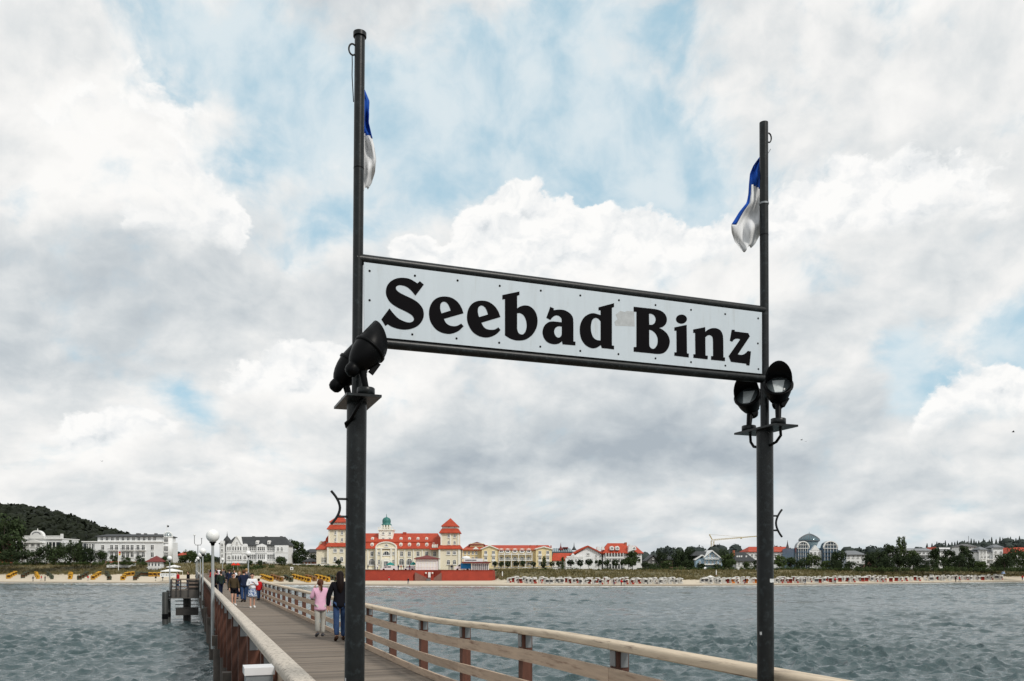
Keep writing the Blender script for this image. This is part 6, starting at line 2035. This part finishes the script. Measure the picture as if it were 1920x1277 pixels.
field(1364, 1426, 8.6, YF, 2, ['orange', 'white_red', 'orange'], 'orange-cushioned beach chair just left of the right post')
field(1458, 1660, 8.8, YF, 2, ['white_red', 'white_red', 'white'], 'white hooded beach chair in the crowd right of the right post')
field(1660, 1745, 9.0, YF, 1, ['white_red'], 'white hooded beach chair in the looser line below the poplars')
field(1745, 1880, 8.6, YF, 2, ['white_red', 'white'], 'white hooded beach chair in the crowd at the far right', 1.8)

# ------------------------------------------------------------------ small things on the terrace and the promenade
def parasol(px, Z, yt, yb, w, m, lb):
    zb = zat(yb, Z); k = Z / FPX; h = zat(yt, Z) - zb
    o = thing('parasol', lb, 'parasol', W(px, Z, zb), -YAW, 'parasols on the sea front')
    r = w * k / 2
    MB().lathe([(r, h * 0.62), (r, h * .66), (r * 0.55, h * 0.86), (0.05, h)], 8, 0, None, False).build('canopy', m, o)
    MB().tube([(0, 0, -0.1), (0, 0, h * 0.95)], 0.04, 6).build('pole', M_frame, o)
M_par_g = cloth('sea_green', (0.03, 0.22, 0.20)); M_par_r = cloth('bright_red', (0.55, 0.04, 0.02))
parasol(732, 268, 1054, 1069, 16, M_par_g, 'sea-green parasol left of centre on the spa terrace')
parasol(775, 268, 1053.5, 1069, 13, M_par_g, 'sea-green parasol touching the white square pavilion')
parasol(438, 285, 1055, 1068, 10, M_par_r, 'left one of the two bright red parasols behind the crowd')
parasol(446, 285, 1055, 1068, 9, M_par_r, 'right one of the two bright red parasols behind the crowd')
parasol(1840 + 41, 285, 1071, 1083, 7, cloth('pale_blue', (0.35, 0.45, 0.65)), 'small pale blue parasol on the far right beach')
def tent(px, Z, x0, x1, yt, ye, yb, lb):
    k = Z / FPX; zb = zat(yb, Z)
    o = thing('beach_tent', lb, 'tent', W(px, Z, zb), -YAW, 'white tents on the sea front')
    a, c = (x0 - px) * k, (x1 - px) * k
    he, ht = zat(ye, Z) - zb, zat(yt, Z) - zb
    dp = (c - a) * 0.7
    mb = MB()
    mb.add([(a, 0, he), (c, 0, he), (c, dp, he), (a, dp, he), ((a + c) / 2, dp / 2, ht), (a, 0, he - .25), (c, 0, he - .25), (c, dp, he - .25), (a, dp, he - .25)],
           [(0, 1, 4), (1, 2, 4), (2, 3, 4), (3, 0, 4), (5, 6, 1, 0), (6, 7, 2, 1), (7, 8, 3, 2), (8, 5, 0, 3)])
    mb.build('canopy', M_tarp, o)
    for x, y in ((a, 0.04), (c, 0.04), (c, dp - .04), (a, dp - .04)):
        MB().tube([(x * .97, y, -0.2), (x * .97, y, he - .02)], 0.05, 6).build('pole', M_frame, o)
tent(316, 262, 301, 334, 1066, 1070.5, 1077, 'long white tent by the pier left of the landing stage lamp')
tent(325, 300, 311, 336, 1059, 1063, 1068, 'pale tent behind the long white tent')
tent(1334, 252, 1322, 1346, 1079, 1084, 1092, 'white beach tent below the blue house')
tent(1322, 284, 1317, 1330, 1063, 1067, 1071, 'small white awning tent on the promenade before the blue house')
o = thing('banner', 'white banner stretched along the beach left of the landing stage', 'banner', W(315, 259, zat(1082, 259)), -YAW)
MB().box(-2.4, 2.4, 0, 0.05, 0.1, 1.1).build('cloth', M_tarp, o)
for k in range(9):
    MB().box(-2.1 + k * .5, -1.8 + k * .5, -0.02, -0.003, 0.5 + 0.05 * (k % 3), 0.72 + 0.05 * (k % 2)).build('printed_word', M_letter, o)
for x in (-2.42, 2.42):
    MB().tube([(x, 0.02, -0.4), (x, 0.02, 1.15)], 0.04, 6).build('pole', M_frame, o)
def van(px, Z, x0, x1, yt, yb, col, lb, box=None):
    k = Z / FPX; zb = zat(yb, Z); L = (x1 - x0) * k; h = (yb - yt) * k
    o = thing('van', lb, 'van', W(px, Z, zb), -YAW, 'vehicles on the hotel terrace')
    x = -L / 2
    prof = [(x, h * .18), (x + L, h * .18), (x + L, h * .95), (x + L * .95, h), (x + L * .32, h), (x + L * .14, h * .62), (x + .02, h * .5)]
    MB().poly(prof, 0, 1.9).build('body', col, o)
    MB().poly([(x + L * .18, h * .62), (x + L * .38, h * .62), (x + L * .38, h * .9), (x + L * .33, h * .9)], -0.02, 1.92).build('window', M_glass, o)
    MB().poly([(x + L * .42, h * .64), (x + L * .62, h * .64), (x + L * .62, h * .9), (x + L * .42, h * .9)], -0.02, 1.92).build('window', M_glass, o)
    for f in (0.2, 0.8):
        w_ = MB().lathe([(0, -.1), (.33, -.1), (.33, .1), (0, .1)], 14, 0, Matrix.Translation((x + L * f, 0.08, 0.33)) @ Matrix.Rotation(math.pi / 2, 4, 'X')).build('wheel', M_black, o)
    if box:
        MB().box(x + L * .40, x + L + .06, -0.04, 2.0, h * .28, h * 1.06).build('cargo_box', box, o)
M_car = mat('white_car_paint', (0.75, 0.76, 0.76), 0.3, 0, .03, 1)
van(729, 266, 714, 746, 1061, 1070, M_car, 'white camper van parked at the left of the spa terrace')
van(767, 267, 757, 778, 1061, 1070, M_car, 'white van parked beside the green parasol')
van(867, 263, 852, 883, 1057, 1070, M_car, 'delivery truck with bright blue box beside the kiosk', cloth('truck_blue', (0.03, 0.25, 0.55)))
# long white arcade roof behind the hedge, right of the terrace
b = B('promenade_arcade', 'long thin white covered walk behind the hedge of the yellow hotel', 1000, 287, 1070, 'arcade')
b.box('roof', 925, 1078, 1063.2, 1064.8, M_frame, 0, 3)
for x in np.arange(927, 1078, 8):
    b.box('post', x - 0.3, x + 0.3, 1064.8, 1074, M_frame, 0.2, 0.4)
b = B('promenade_railing', 'long white railing on the promenade left of the spa hotel', 590, 291, 1064, 'railing')
b.box('rail', 549, 655, 1057.4, 1058.6, M_frame, 0, 0.15)
for x in np.arange(551, 655, 8):
    b.box('post', x - 0.3, x + 0.3, 1058.6, 1066, M_frame, 0.02, 0.13)
# beach flag pole and sign boards
o = thing('beach_flagpole', 'white flagpole with red and yellow flag on the left dune', 'flagpole', W(222, 296, zat(1068, 296)), -YAW)
MB().tube([(0, 0, -0.3), (0, 0, 7.0)], 0.09, 8).build('pole', M_frame, o)
MB().poly([(0.1, 5.6), (0.75, 5.75), (0.7, 6.3), (0.1, 6.25)], 0, 0.03).build('flag', cloth('flag_red', (0.5, .03, .02)), o)
MB().poly([(0.1, 4.9), (0.75, 5.05), (0.75, 5.6), (0.1, 5.5)], 0, 0.03).build('flag', cloth('flag_yellow', (0.6, .4, .03)), o)
o = thing('notice_board', 'small white notice board on the dune right of the guesthouse', 'sign', W(547, 280, zat(1071, 280)), -YAW)
MB().box(-0.5, 0.5, 0, 0.06, 0.4, 1.4).build('board', M_frame, o); MB().box(-0.2, 0.2, -0.02, -0.003, 0.7, 1.1).build('pictogram', M_letter, o); MB().tube([(0, .03, -.3), (0, .03, .4)], .05, 6).build('post', M_dgrey, o)
for px, yb, lb in ((942, 1078, 'white marker post at the right end of the red terrace wall'), (1343, 1088, 'closed white parasol-like marker beside the white beach tent'), (1883, 1083, 'white rescue post near the right edge of the beach')):
    Z = interp(px, WL) + 30
    o = thing('marker_post', lb, 'post', W(px, Z, ground_z(px, Z)), -YAW)
    MB().tube([(0, 0, -0.3), (0, 0, 1.4), (0, 0, 2.0)], [0.10, 0.16, 0.05], 8).build('post', M_frame, o)
    MB().tube([(0, 0, 0.2), (0, 0, 0.4)], 0.18, 8).build('band', M_wk_r, o)
# gulls
def gull(px, py, Z, s, lb):
    o = thing('gull', lb, 'bird', W(px, Z, zat(py, Z)), random.uniform(0, 6), 'birds in the sky')
    mb = MB()
    mb.tube([(0, -0.22, 0), (0, -0.12, 0.01), (0, 0.05, 0), (0, 0.22, 0)], [0.012, 0.05, 0.055, 0.01], 8)
    for q in (-1, 1):
        mb.add([(0, -0.06, 0.02), (q * 0.32, -0.09, 0.16), (q * 0.62, 0.02, 0.10), (q * 0.30, 0.05, 0.14), (0, 0.08, 0.02)], [(0, 1, 3, 4), (1, 2, 3)])
    bd = mb.build('body', cloth('gull_grey', (0.06, 0.06, 0.06)), o)
    o.scale = (s, s, s)
gull(1503, 825, 130, 0.8, 'left one of the two tiny birds right of the right post')
gull(1511, 828, 130, 0.8, 'right one of the two tiny birds right of the right post')
gull(1900, 810, 120, 1.0, 'tiny dark bird near the right edge of the sky')
gull(191, 865, 130, 0.6, 'tiny dark bird low in the left part of the sky')
# ------------------------------------------------------------------ people
TMPSC = bpy.data.scenes.new('tmp_eval')
SKC = {}
def skin_mesh(name, V, E, R, m, sub=2, root=0):
    key = (name, sub, tuple(tuple(round(x, 4) for x in v) for v in V), tuple(tuple(r) if hasattr(r, '__len__') else (r, r) for r in R))
    if key in SKC:
        out = SKC[key].copy()
    else:
        me = bpy.data.meshes.new(name)
        me.from_pydata([tuple(v) for v in V], E, [])
        ob = bpy.data.objects.new('tmp', me)
        TMPSC.collection.objects.link(ob)
        ob.modifiers.new('skin', 'SKIN')
        sd = ob.modifiers.new('sub', 'SUBSURF'); sd.levels = sub; sd.render_levels = sub
        for i, r in enumerate(R):
            s = me.skin_vertices[0].data[i]
            s.radius = r if hasattr(r, '__len__') else (r, r)
            s.use_root = (i == root)
        with bpy.context.temp_override(scene=TMPSC, view_layer=TMPSC.view_layers[0]):
            dg = bpy.context.evaluated_depsgraph_get()
            dg.update()
            out = bpy.data.meshes.new_from_object(ob.evaluated_get(dg))
        bpy.data.objects.remove(ob)
        bpy.data.meshes.remove(me)
        SKC[key] = out
    out.name = name
    out.materials.clear(); out.materials.append(m)
    out.polygons.foreach_set('use_smooth', [True] * len(out.polygons))
    return out

class Chain:
    def __init__(self):
        self.V, self.E, self.R, self.ix = [], [], [], {}
    def add(self, key, p, r, link_to=None):
        self.ix[key] = len(self.V)
        self.V.append(Vector(p)); self.R.append(r)
        if link_to is not None:
            self.E.append((self.ix[link_to], self.ix[key]))
        return self

def person(label, loc, h=1.7, face=0.0, stride=0.16, arms=None, top=None, bottom=None, style='trousers', hair=(0.02, 0.012, 0.008), hairstyle='short',
           shoes=None, detail=True, group='people on the pier', sleeves='long', hem=0.86, bulk=1.0, top2=None):
    o = thing('person', label, 'person', loc, face, group, (h / 1.7,) * 3)
    # joint positions, facing +y
    J = {'pel': (0, 0, .94), 'spi': (0, -.005, 1.10), 'che': (0, -.015, 1.29), 'nek': (0, -.01, 1.45), 'hd1': (0, .012, 1.515), 'hd2': (0, .02, 1.59), 'hd3': (0, .01, 1.655)}
    a0 = arms or {}
    for s, k in ((-1, 'L'), (1, 'R')):
        f = stride * s
        J['hip' + k] = (s * .085, 0, .89)
        J['kne' + k] = (s * .095, f * 0.55 + .03, .49)
        J['ank' + k] = (s * .095, f, .085 + (0.05 if f < 0 else 0))
        J['toe' + k] = (s * .11, f + .13, .03)
        J['sho' + k] = (s * .175, -.015, 1.385)
        J['elb' + k] = a0.get('elb' + k, (s * .235, -.02 - f * .3, 1.10))
        J['wri' + k] = a0.get('wri' + k, (s * .235, .05 - f * .9, .86))
        w, e = Vector(J['wri' + k]), Vector(J['elb' + k])
        J['han' + k] = tuple(w + (w - e).normalized() * .08)
    RB = {'pel': (.13, .10), 'spi': (.105, .085), 'che': (.13, .095), 'nek': .052, 'hd1': (.058, .070), 'hd2': (.078, .095), 'hd3': (.058, .072),
          'hip': .082, 'kne': .054, 'ank': .038, 'toe': .034, 'sho': .056, 'elb': .040, 'wri': .028, 'han': (.034, .018)}
    def rad(k, pad=0.0, mul=1.0):
        r = RB[k[:3]]
        return tuple(x * mul + pad for x in r) if hasattr(r, '__len__') else (r * mul + pad,) * 2
    c = Chain()
    c.add('pel', J['pel'], rad('pel'))
    for k, pr in (('spi', 'pel'), ('che', 'spi'), ('nek', 'che'), ('hd1', 'nek'), ('hd2', 'hd1'), ('hd3', 'hd2')):
        c.add(k, J[k], rad(k), pr)
    for s in 'LR':
        for k, pr in (('hip', 'pel'), ('kne', 'hip' + s), ('ank', 'kne' + s), ('toe', 'ank' + s), ('sho', 'che'), ('elb', 'sho' + s), ('wri', 'elb' + s), ('han', 'wri' + s)):
            c.add(k + s, J[k + s], rad(k), pr)
        if detail:
            d = (Vector(J['han' + s]) - Vector(J['wri' + s])).normalized()
            side = Vector((0, 1, 0)) - d * d.y
            side.normalize()
            for q, (off, ln) in enumerate(((-.030, .062), (-.010, .074), (.011, .070), (.030, .054))):
                p0 = Vector(J['han' + s]) + side * off
                c.add('f%d%s' % (q, s), p0 + d * ln * .5, .0085, 'han' + s)
                c.add('g%d%s' % (q, s), p0 + d * ln + Vector((0, .012, 0)), .007, 'f%d%s' % (q, s))
            c.add('th' + s, Vector(J['wri' + s]) + d * .045 + side * .045, .010, 'wri' + s)
            c.add('ti' + s, Vector(J['wri' + s]) + d * .085 + side * .062, .008, 'th' + s)
    body = link('body', skin_mesh('body', c.V, c.E, c.R, M_skin, 2 if detail else 1), o)
    if detail:
        for s in (-1, 1):
            MB().lathe([(0, -.011), (.009, -.006), (.011, 0), (.009, .006), (0, .011)], 8, 0, Matrix.Translation((s * .030, .108, 1.595))).build('eye', M_black, body)
            MB().lathe([(0, -.03), (.014, -.02), (.018, 0), (.014, .02), (0, .03)], 8, 0, Matrix.Translation((s * .083, .012, 1.585))).build('ear', M_skin, body)
        MB().lathe([(0.016, -.022), (.012, .0), (.004, .022), (0, .024)], 8, 0, Matrix.Translation((0, .108, 1.572))).build('nose', M_skin, body)
        MB().box(-.022, .022, .098, .106, 1.532, 1.539).build('mouth', cloth('lips', (0.30, 0.08, 0.07)), body)
    # upper garment
    if top is not None:
        c = Chain()
        mul = 1.10 * bulk
        low = hem
        lw = (RB['pel'][0] * 1.22 * bulk + .016, RB['pel'][1] * 1.45 * bulk + .016)
        c.add('low', (0, -.005, low - .045), lw); c.add('mid', (0, -.005, low + .05), lw, 'low')
        c.add('spi', J['spi'], rad('spi', .020, mul), 'mid'); c.add('che', J['che'], rad('che', .014, mul), 'spi'); c.add('nek', (0, -.01, 1.425), (.066, .066), 'che')
        for s in 'LR':
            c.add('sho' + s, J['sho' + s], rad('sho', .012, mul), 'che')
            c.add('elb' + s, J['elb' + s] if sleeves == 'long' else tuple((Vector(J['sho' + s]) * .45 + Vector(J['elb' + s]) * .55)), rad('elb', .016, mul), 'sho' + s)
            if sleeves == 'long':
                c.add('wri' + s, tuple(Vector(J['wri' + s]) * .96 + Vector(J['elb' + s]) * .04), rad('wri', .014, mul), 'elb' + s)
        link('jacket', skin_mesh('jacket', c.V, c.E, c.R, top, 2 if detail else 1), o)
        if top2 is not None:
            c = Chain()
            c.add('low', (0, .012, low + .06), (.125, .108)); c.add('spi', (0, .012, 1.10), (.112, .102), 'low'); c.add('che', (0, .010, 1.24), (.10, .112), 'spi')
            link('shirt', skin_mesh('shirt', c.V, c.E, c.R, top2, 2), o)
    # lower garment
    if style in ('trousers', 'shorts'):
        c = Chain()
        c.add('pel', (0, 0, .95), tuple(x * 1.06 + .008 for x in RB['pel']))
        for s in 'LR':
            c.add('hip' + s, J['hip' + s], rad('hip', .016), 'pel')
            kn = Vector(J['kne' + s])
            if style == 'trousers':
                c.add('kne' + s, kn, rad('kne', .022), 'hip' + s)
                c.add('ank' + s, Vector(J['ank' + s]) + Vector((0, -.005, .0)), (.062, .066), 'kne' + s)
            else:
                c.add('kne' + s, kn * .72 + Vector(J['hip' + s]) * .28, rad('kne', .034), 'hip' + s)
        link(style, skin_mesh(style, c.V, c.E, c.R, bottom, 2 if detail else 1), o)
    elif style == 'dress':
        prof = [(.135, 1.30), (.125, 1.22), (.118, 1.12), (.135, 1.02), (.165, .90), (.19, .76), (.215, .62), (.225, .54), (.21, .545)]
        mb = MB()
        n = 24
        vs = []
        for r, z in prof:
            for k in range(n):
                a = 2 * math.pi * k / n
                w = 1 + (0.07 * math.sin(a * 7) * max(0, (1.0 - z)) * 2)
                vs.append((r * math.cos(a) * w, r * .78 * math.sin(a) * w, z))
        fs = [(i * n + k, i * n + (k + 1) % n, (i + 1) * n + (k + 1) % n, (i + 1) * n + k) for i in range(len(prof) - 1) for k in range(n)]
        mb.add(vs, [f[::-1] for f in fs], 0, True)
        mb.build('dress', bottom, o)
    # shoes
    sm = shoes or cloth('shoe_dark', (0.02, 0.018, 0.016))
    for s in 'LR':
        a, t = Vector(J['ank' + s]), Vector(J['toe' + s])
        mb = MB()
        mb.tube([a + Vector((0, -.07, -.045)), a + Vector((0, -.03, -.03)), (a + t) / 2 + Vector((0, .01, -.01)), t + Vector((0, .02, .006)), t + Vector((0, .06, .0))], [.022, .046, .048, .042, .018], 10)
        mb.build('shoe', sm, o)
    # hair
    hm = cloth('hair_%d%d%d' % tuple(int(x * 999) for x in hair), hair, 0.3, 20, 0.6)
    mb = MB()
    n, mlat = 14, 9
    vs, fs = [], []
    for i in range(mlat + 1):
        th = math.pi * i / mlat
        for k in range(n):
            a = 2 * math.pi * k / n
            x, y, z = .096 * math.sin(th) * math.cos(a), .116 * math.sin(th) * math.sin(a), .108 * math.cos(th)
            if y > 0.02 and z < 0.045:            # leave the face free
                y = 0.02 + (y - 0.02) * 0.25
            vs.append((x, y - .012, z + 1.612))
    for i in range(mlat):
        for k in range(n):
            fs.append((i * n + k, (i + 1) * n + k, (i + 1) * n + (k + 1) % n, i * n + (k + 1) % n))
    mb.add(vs, fs, 0, True)
    if hairstyle == 'ponytail':
        mb.tube([(0, -.10, 1.60), (0, -.15, 1.585), (.005, -.165, 1.50), (0.01, -.15, 1.40), (0.01, -.145, 1.34)], [.028, .03, .034, .028, .008], 8)
    elif hairstyle == 'long':
        mb.tube([(0, -.045, 1.62), (0, -.075, 1.52), (0, -.10, 1.40), (0, -.12, 1.27), (0, -.125, 1.18)], [.080, .092, .088, .070, .02], 12)
    mb.build('hair', hm, o)
    return o

def on_deck(px, py):
    Z = (CAMZ - 0.0) * FPX / (py - HOR)
    return W(px, Z, 0.0), Z

M_pink = cloth('pink_jacket', (0.72, 0.42, 0.56), 0.10, 6)
M_blk = cloth('black_coat', (0.006, 0.006, 0.009), 0.2, 6)
M_jean = cloth('blue_jeans', (0.030, 0.060, 0.14), 0.3, 8)
M_beige = cloth('light_grey_trousers', (0.45, 0.44, 0.40), 0.10, 8)
M_navy = cloth('navy_jacket', (0.014, 0.020, 0.045), 0.2, 6)
M_wjack = cloth('white_jacket', (0.74, 0.75, 0.78), 0.06, 6)
M_print = mat('cloth_blue_flower_print', (0.62, 0.68, 0.75), 0.85, 0, 0.10, 5, dark=(0.06, 0.12, 0.28), dscale=17, dlo=0.48, dhi=0.54)
M_olive = cloth('olive_brown_jacket', (0.055, 0.040, 0.022), 0.2, 6)
M_must = cloth('mustard_top', (0.52, 0.27, 0.02), 0.12, 6)
M_redc = cloth('red_coat', (0.48, 0.018, 0.022), 0.12, 6)
M_grey = cloth('grey_jacket', (0.10, 0.10, 0.11), 0.2, 6)
M_whs = cloth('white_shoes', (0.70, 0.70, 0.68))

p, Z = on_deck(600.5, 1194)
person('girl-sized walker in pink hooded jacket and pale trousers, seen from behind', p, 1.63, math.radians(4), 0.10, {'elbL': (-.26, .03, 1.14), 'wriL': (-.14, .19, 1.42), 'elbR': (.245, -.02, 1.12), 'wriR': (.275, .03, .88)},
       M_pink, M_beige, 'trousers', (0.09, 0.035, 0.018), 'ponytail', cloth('grey_sneaker', (0.10, 0.10, 0.11)), hem=0.80, bulk=1.16)
p, Z = W(637.5, 22.8, 0.0), 22.8
person('long-haired walker in black coat and blue jeans holding hands, beside the left post', p, 1.86, math.radians(-4), 0.17, {'elbL': (-.27, -.02, 1.12), 'wriL': (-.29, .04, .84)},
       M_blk, M_jean, 'trousers', (0.010, 0.005, 0.004), 'long', cloth('brown_shoe', (0.05, 0.025, 0.015)), hem=0.84, bulk=1.16)
p, Z = on_deck(473, 1140)
person('woman in white jacket and blue flowered dress walking towards the camera', p, 1.66, math.radians(186), 0.06, {'elbR': (.25, .02, 1.12), 'wriR': (.10, .22, 1.16), 'elbL': (-.25, .02, 1.12), 'wriL': (-.06, .20, 1.24)},
       M_wjack, M_print, 'dress', (0.012, 0.008, 0.006), 'short', M_whs, hem=0.98, bulk=1.10)
p, Z = on_deck(438, 1136)
person('woman in olive jacket, mustard top and black shorts facing the camera', p, 1.66, math.radians(195), 0.08, {'wriR': (.24, .08, .88)},
       M_olive, M_blk, 'shorts', (0.015, 0.010, 0.008), 'short', M_whs, hem=0.92, bulk=1.14, top2=M_must)
p, Z = on_deck(457, 1129)
person('man in navy jacket and jeans pushing a stroller away from the camera', p, 1.80, math.radians(8), 0.12, {'elbL': (-.25, .05, 1.14), 'wriL': (-.20, .30, 1.02), 'elbR': (.25, .05, 1.14), 'wriR': (.20, .30, 1.02)},
       M_navy, M_jean, 'trousers', (0.10, 0.045, 0.02), 'short', None, hem=0.84, bulk=1.28)
def stroller(loc, face):
    o = thing('stroller', 'dark folding stroller pushed by the man in navy', 'stroller', loc, face)
    MB().tube([(-.22, -.30, 1.02), (-.22, .10, .55), (-.22, .45, .12)], .016, 8).build('frame_tube', M_black, o)
    MB().tube([(.22, -.30, 1.02), (.22, .10, .55), (.22, .45, .12)], .016, 8).build('frame_tube', M_black, o)
    MB().tube([(-.22, -.30, 1.02), (.22, -.30, 1.02)], .018, 8).build('handle', M_black, o)
    MB().tube([(-.22, .20, .62), (-.22, -.10, .12)], .014, 8).build('frame_tube', M_black, o)
    MB().tube([(.22, .20, .62), (.22, -.10, .12)], .014, 8).build('frame_tube', M_black, o)
    MB().hexa([(-.20, .0, .45), (.20, .0, .45), (.20, .32, .40), (-.20, .32, .40)], [(-.20, -.12, .95), (.20, -.12, .95), (.20, -.02, .97), (-.20, -.02, .97)]).build('seat', M_navy, o)
    mb = MB()
    for a0, a1 in ((0, .5), (.5, 1.0), (1.0, 1.5)):
        y0, z0, y1, z1 = -.1 + .32 * math.sin(a0), .68 + .36 * math.cos(a0), -.1 + .32 * math.sin(a1), .68 + .36 * math.cos(a1)
        mb.hexa([(-.21, y0, z0), (.21, y0, z0), (.21, y1, z1), (-.21, y1, z1)], [(-.21, y0, z0 + .02), (.21, y0, z0 + .02), (.21, y1, z1 + .02), (-.21, y1, z1 + .02)])
    mb.build('hood', M_blk, o)
    for x in (-.25, .25):
        for y in (-.10, .45):
            w = MB().tube([(x - .02, y, .10), (x + .02, y, .10)], .10, 14).build('wheel', M_black, o)
            MB().tube([(x - .024, y, .10), (x + .024, y, .10)], .04, 8).build('hub', M_plate, w)
stroller(W(456.5, 48.3, 0) + Vector((-0.25, -0.15, 0)), math.radians(8))
p, Z = on_deck(485, 1125.5)
person('child in bright red coat and jeans by the right railing', p, 1.28, math.radians(20), 0.10, None, M_redc, M_jean, 'trousers', (0.03, 0.015, 0.01), 'short', None, hem=0.80, bulk=1.32)
p, Z = on_deck(449, 1123)
person('dark-clad person just left of the man in navy, partly hidden', p, 1.70, math.radians(170), 0.10, None, M_blk, M_jean, 'trousers', (0.25, 0.14, 0.06), 'short', None, hem=0.84, bulk=1.2)
p, Z = on_deck(462, 1119)
person('fair-haired person whose head shows above the man in navy', p, 1.86, math.radians(10), 0.10, None, M_grey, M_jean, 'trousers', (0.32, 0.20, 0.09), 'short', None, hem=0.84, bulk=1.2)
CROWD = [(405, 58, 'person in black leaning on the left railing behind the near lamp', 1.72, 90, M_blk, M_blk), (414, 56, 'person in dark green jacket right behind the near lamp post', 1.70, 20, cloth('dark_green_coat', (0.02, 0.03, 0.022)), M_navy),
         (430, 72, 'person in navy walking away in front of the crowd', 1.74, 5, M_navy, M_navy), (440, 78, 'person in white top behind the woman in mustard', 1.66, 170, M_wjack, M_beige),
         (398, 88, 'person in red jacket at the left railing in the crowd', 1.66, 30, M_redc, M_jean), (417, 95, 'person in grey in the middle of the crowd', 1.72, 180, M_grey, M_jean), (424, 104, 'person in black in the middle of the crowd', 1.70, 0, M_blk, M_jean),
         (406, 112, 'person in pink far down the pier', 1.64, 175, cloth('rose', (0.5, .25, .3)), M_beige), (412, 124, 'person in white far down the pier', 1.70, 10, M_wjack, M_jean), (419, 138, 'person in dark red far down the pier', 1.70, 180, cloth('maroon', (0.15, .03, .03)), M_navy),
         (400, 128, 'person in blue at the left railing far down the pier', 1.72, 10, cloth('mid_blue', (0.05, .10, .25)), M_jean), (396, 150, 'person in black very far down the pier', 1.7, 180, M_blk, M_blk), (408, 165, 'person in beige very far down the pier', 1.7, 0, M_beige, M_navy)]
for px, Z, lb, h, fc, t_, b_ in CROWD:
    u = max(1.3, min(3.6, Z * (CY * (px - 960) / FPX + SY)))
    q = W(px, Z, 0)
    person(lb, (u, q.y, 0), h, math.radians(fc), 0.12, None, t_, b_, 'trousers', (0.05, 0.03, 0.02), 'short', None, detail=False, hem=0.84, bulk=1.2)
# people on the landing stage and on the beach
lp = [((-1.3, 86.2, -0.2), 'person in a red jacket on the landing stage', M_redc), ((-0.4, 87.5, -0.2), 'person in dark clothes on the landing stage', M_blk)]
for loc, lb, t_ in lp:
    person(lb, loc, 1.7, 2.0, 0.05, None, t_, M_jean, 'trousers', (0.05, 0.03, 0.02), 'short', None, detail=False, bulk=1.2)
BP = [(62, 1090, 'wader in dark clothes at the water below the second yellow row', M_grey), (77.5, 1089, 'bather in red right of the second yellow row', M_redc), (84.5, 1089.5, 'person in grey left of the second dark row', M_grey),
      (165, 1089, 'person in red sitting near the fourth yellow row', M_redc), (292, 1089.5, 'person in black on the sand before the banner', M_blk), (305, 1089, 'person in blue on the sand before the banner', M_navy),
      (729.5, 1090, 'person in red on the sand before the red wall', M_redc), (765.5, 1095, 'person in black on the sand before the red wall', M_blk), (694, 1086, 'person in dark clothes at the foot of the red wall', M_navy),
      (1125, 1099, 'person at the water below the white gabled hotel', M_navy), (1151, 1097.5, 'person in dark clothes at the water below the balconied wing', M_grey), (1165, 1098.5, 'person in red trunks near the water, left of a pair', M_redc), (1170.5, 1098.5, 'person in blue trunks near the water, right of a pair', M_navy),
      (1397.5, 1095.5, 'person in black before the orange chairs', M_blk), (1510, 1095, 'person in dark clothes before the chairs right of the post', M_blk), (1566, 1093.5, 'wader in red below the glass-domed hotel', M_redc),
      (1592, 1093, 'person in grey by the water below the white house', M_grey), (1792, 1090.5, 'left one of two walkers on the far right sand', M_blk), (1799, 1090.5, 'right one of two walkers on the far right sand', M_redc), (1917, 1088, 'person in red at the right edge of the beach', M_redc)]
for px, py, lb, t_ in BP:
    wl = interp(px, WL)
    best = min(np.arange(0.5, interp(px, RUN), 0.5), key=lambda d: abs(HOR + (CAMZ - ground_z(px, wl + d)) / (wl + d) * FPX - py))
    Z = wl + best
    person(lb, W(px, Z, ground_z(px, Z)), 1.75, random.uniform(0, 6.28), 0.18, None, t_, rc.choice([M_jean, M_blk, M_beige]), 'trousers', (0.05, 0.03, 0.02), 'short', None, detail=False, group='people on the beach', bulk=1.2)
# guests on the terrace
for i, px in enumerate((690, 703, 708, 747, 752, 757, 768, 842, 846, 849, 898, 905)):
    Z = 261 + rc.uniform(0, 3)
    person(['person in %s on the hotel terrace %s' % (c_, w_) for c_, w_ in (('black', 'near the left post'), ('grey', 'left of the camper van'), ('white', 'beside the camper van'), ('navy', 'right of the camper van'), ('red', 'between the two vans'), ('dark green', 'next to the second van'), ('maroon', 'under the right green parasol'), ('black', 'right of the white pavilion'), ('navy', 'in the group right of the white pavilion'), ('grey', 'left of the blue truck'), ('white', 'before the kiosk shutters'), ('red', 'before the kiosk'))][i],
           W(px, Z, zat(1069.3, 258) + 0.05), 1.72, rc.uniform(0, 6.28), 0.05, None, [M_blk, M_grey, M_wjack, M_navy, M_redc, MATS['cloth_dark_green_coat'], MATS['cloth_maroon'], M_blk, M_navy, M_grey, M_wjack, M_redc][i], M_jean, 'trousers', (0.05, 0.03, 0.02), 'short', None, detail=False, group='people on the terrace', bulk=1.2)

bpy.data.scenes.remove(TMPSC)
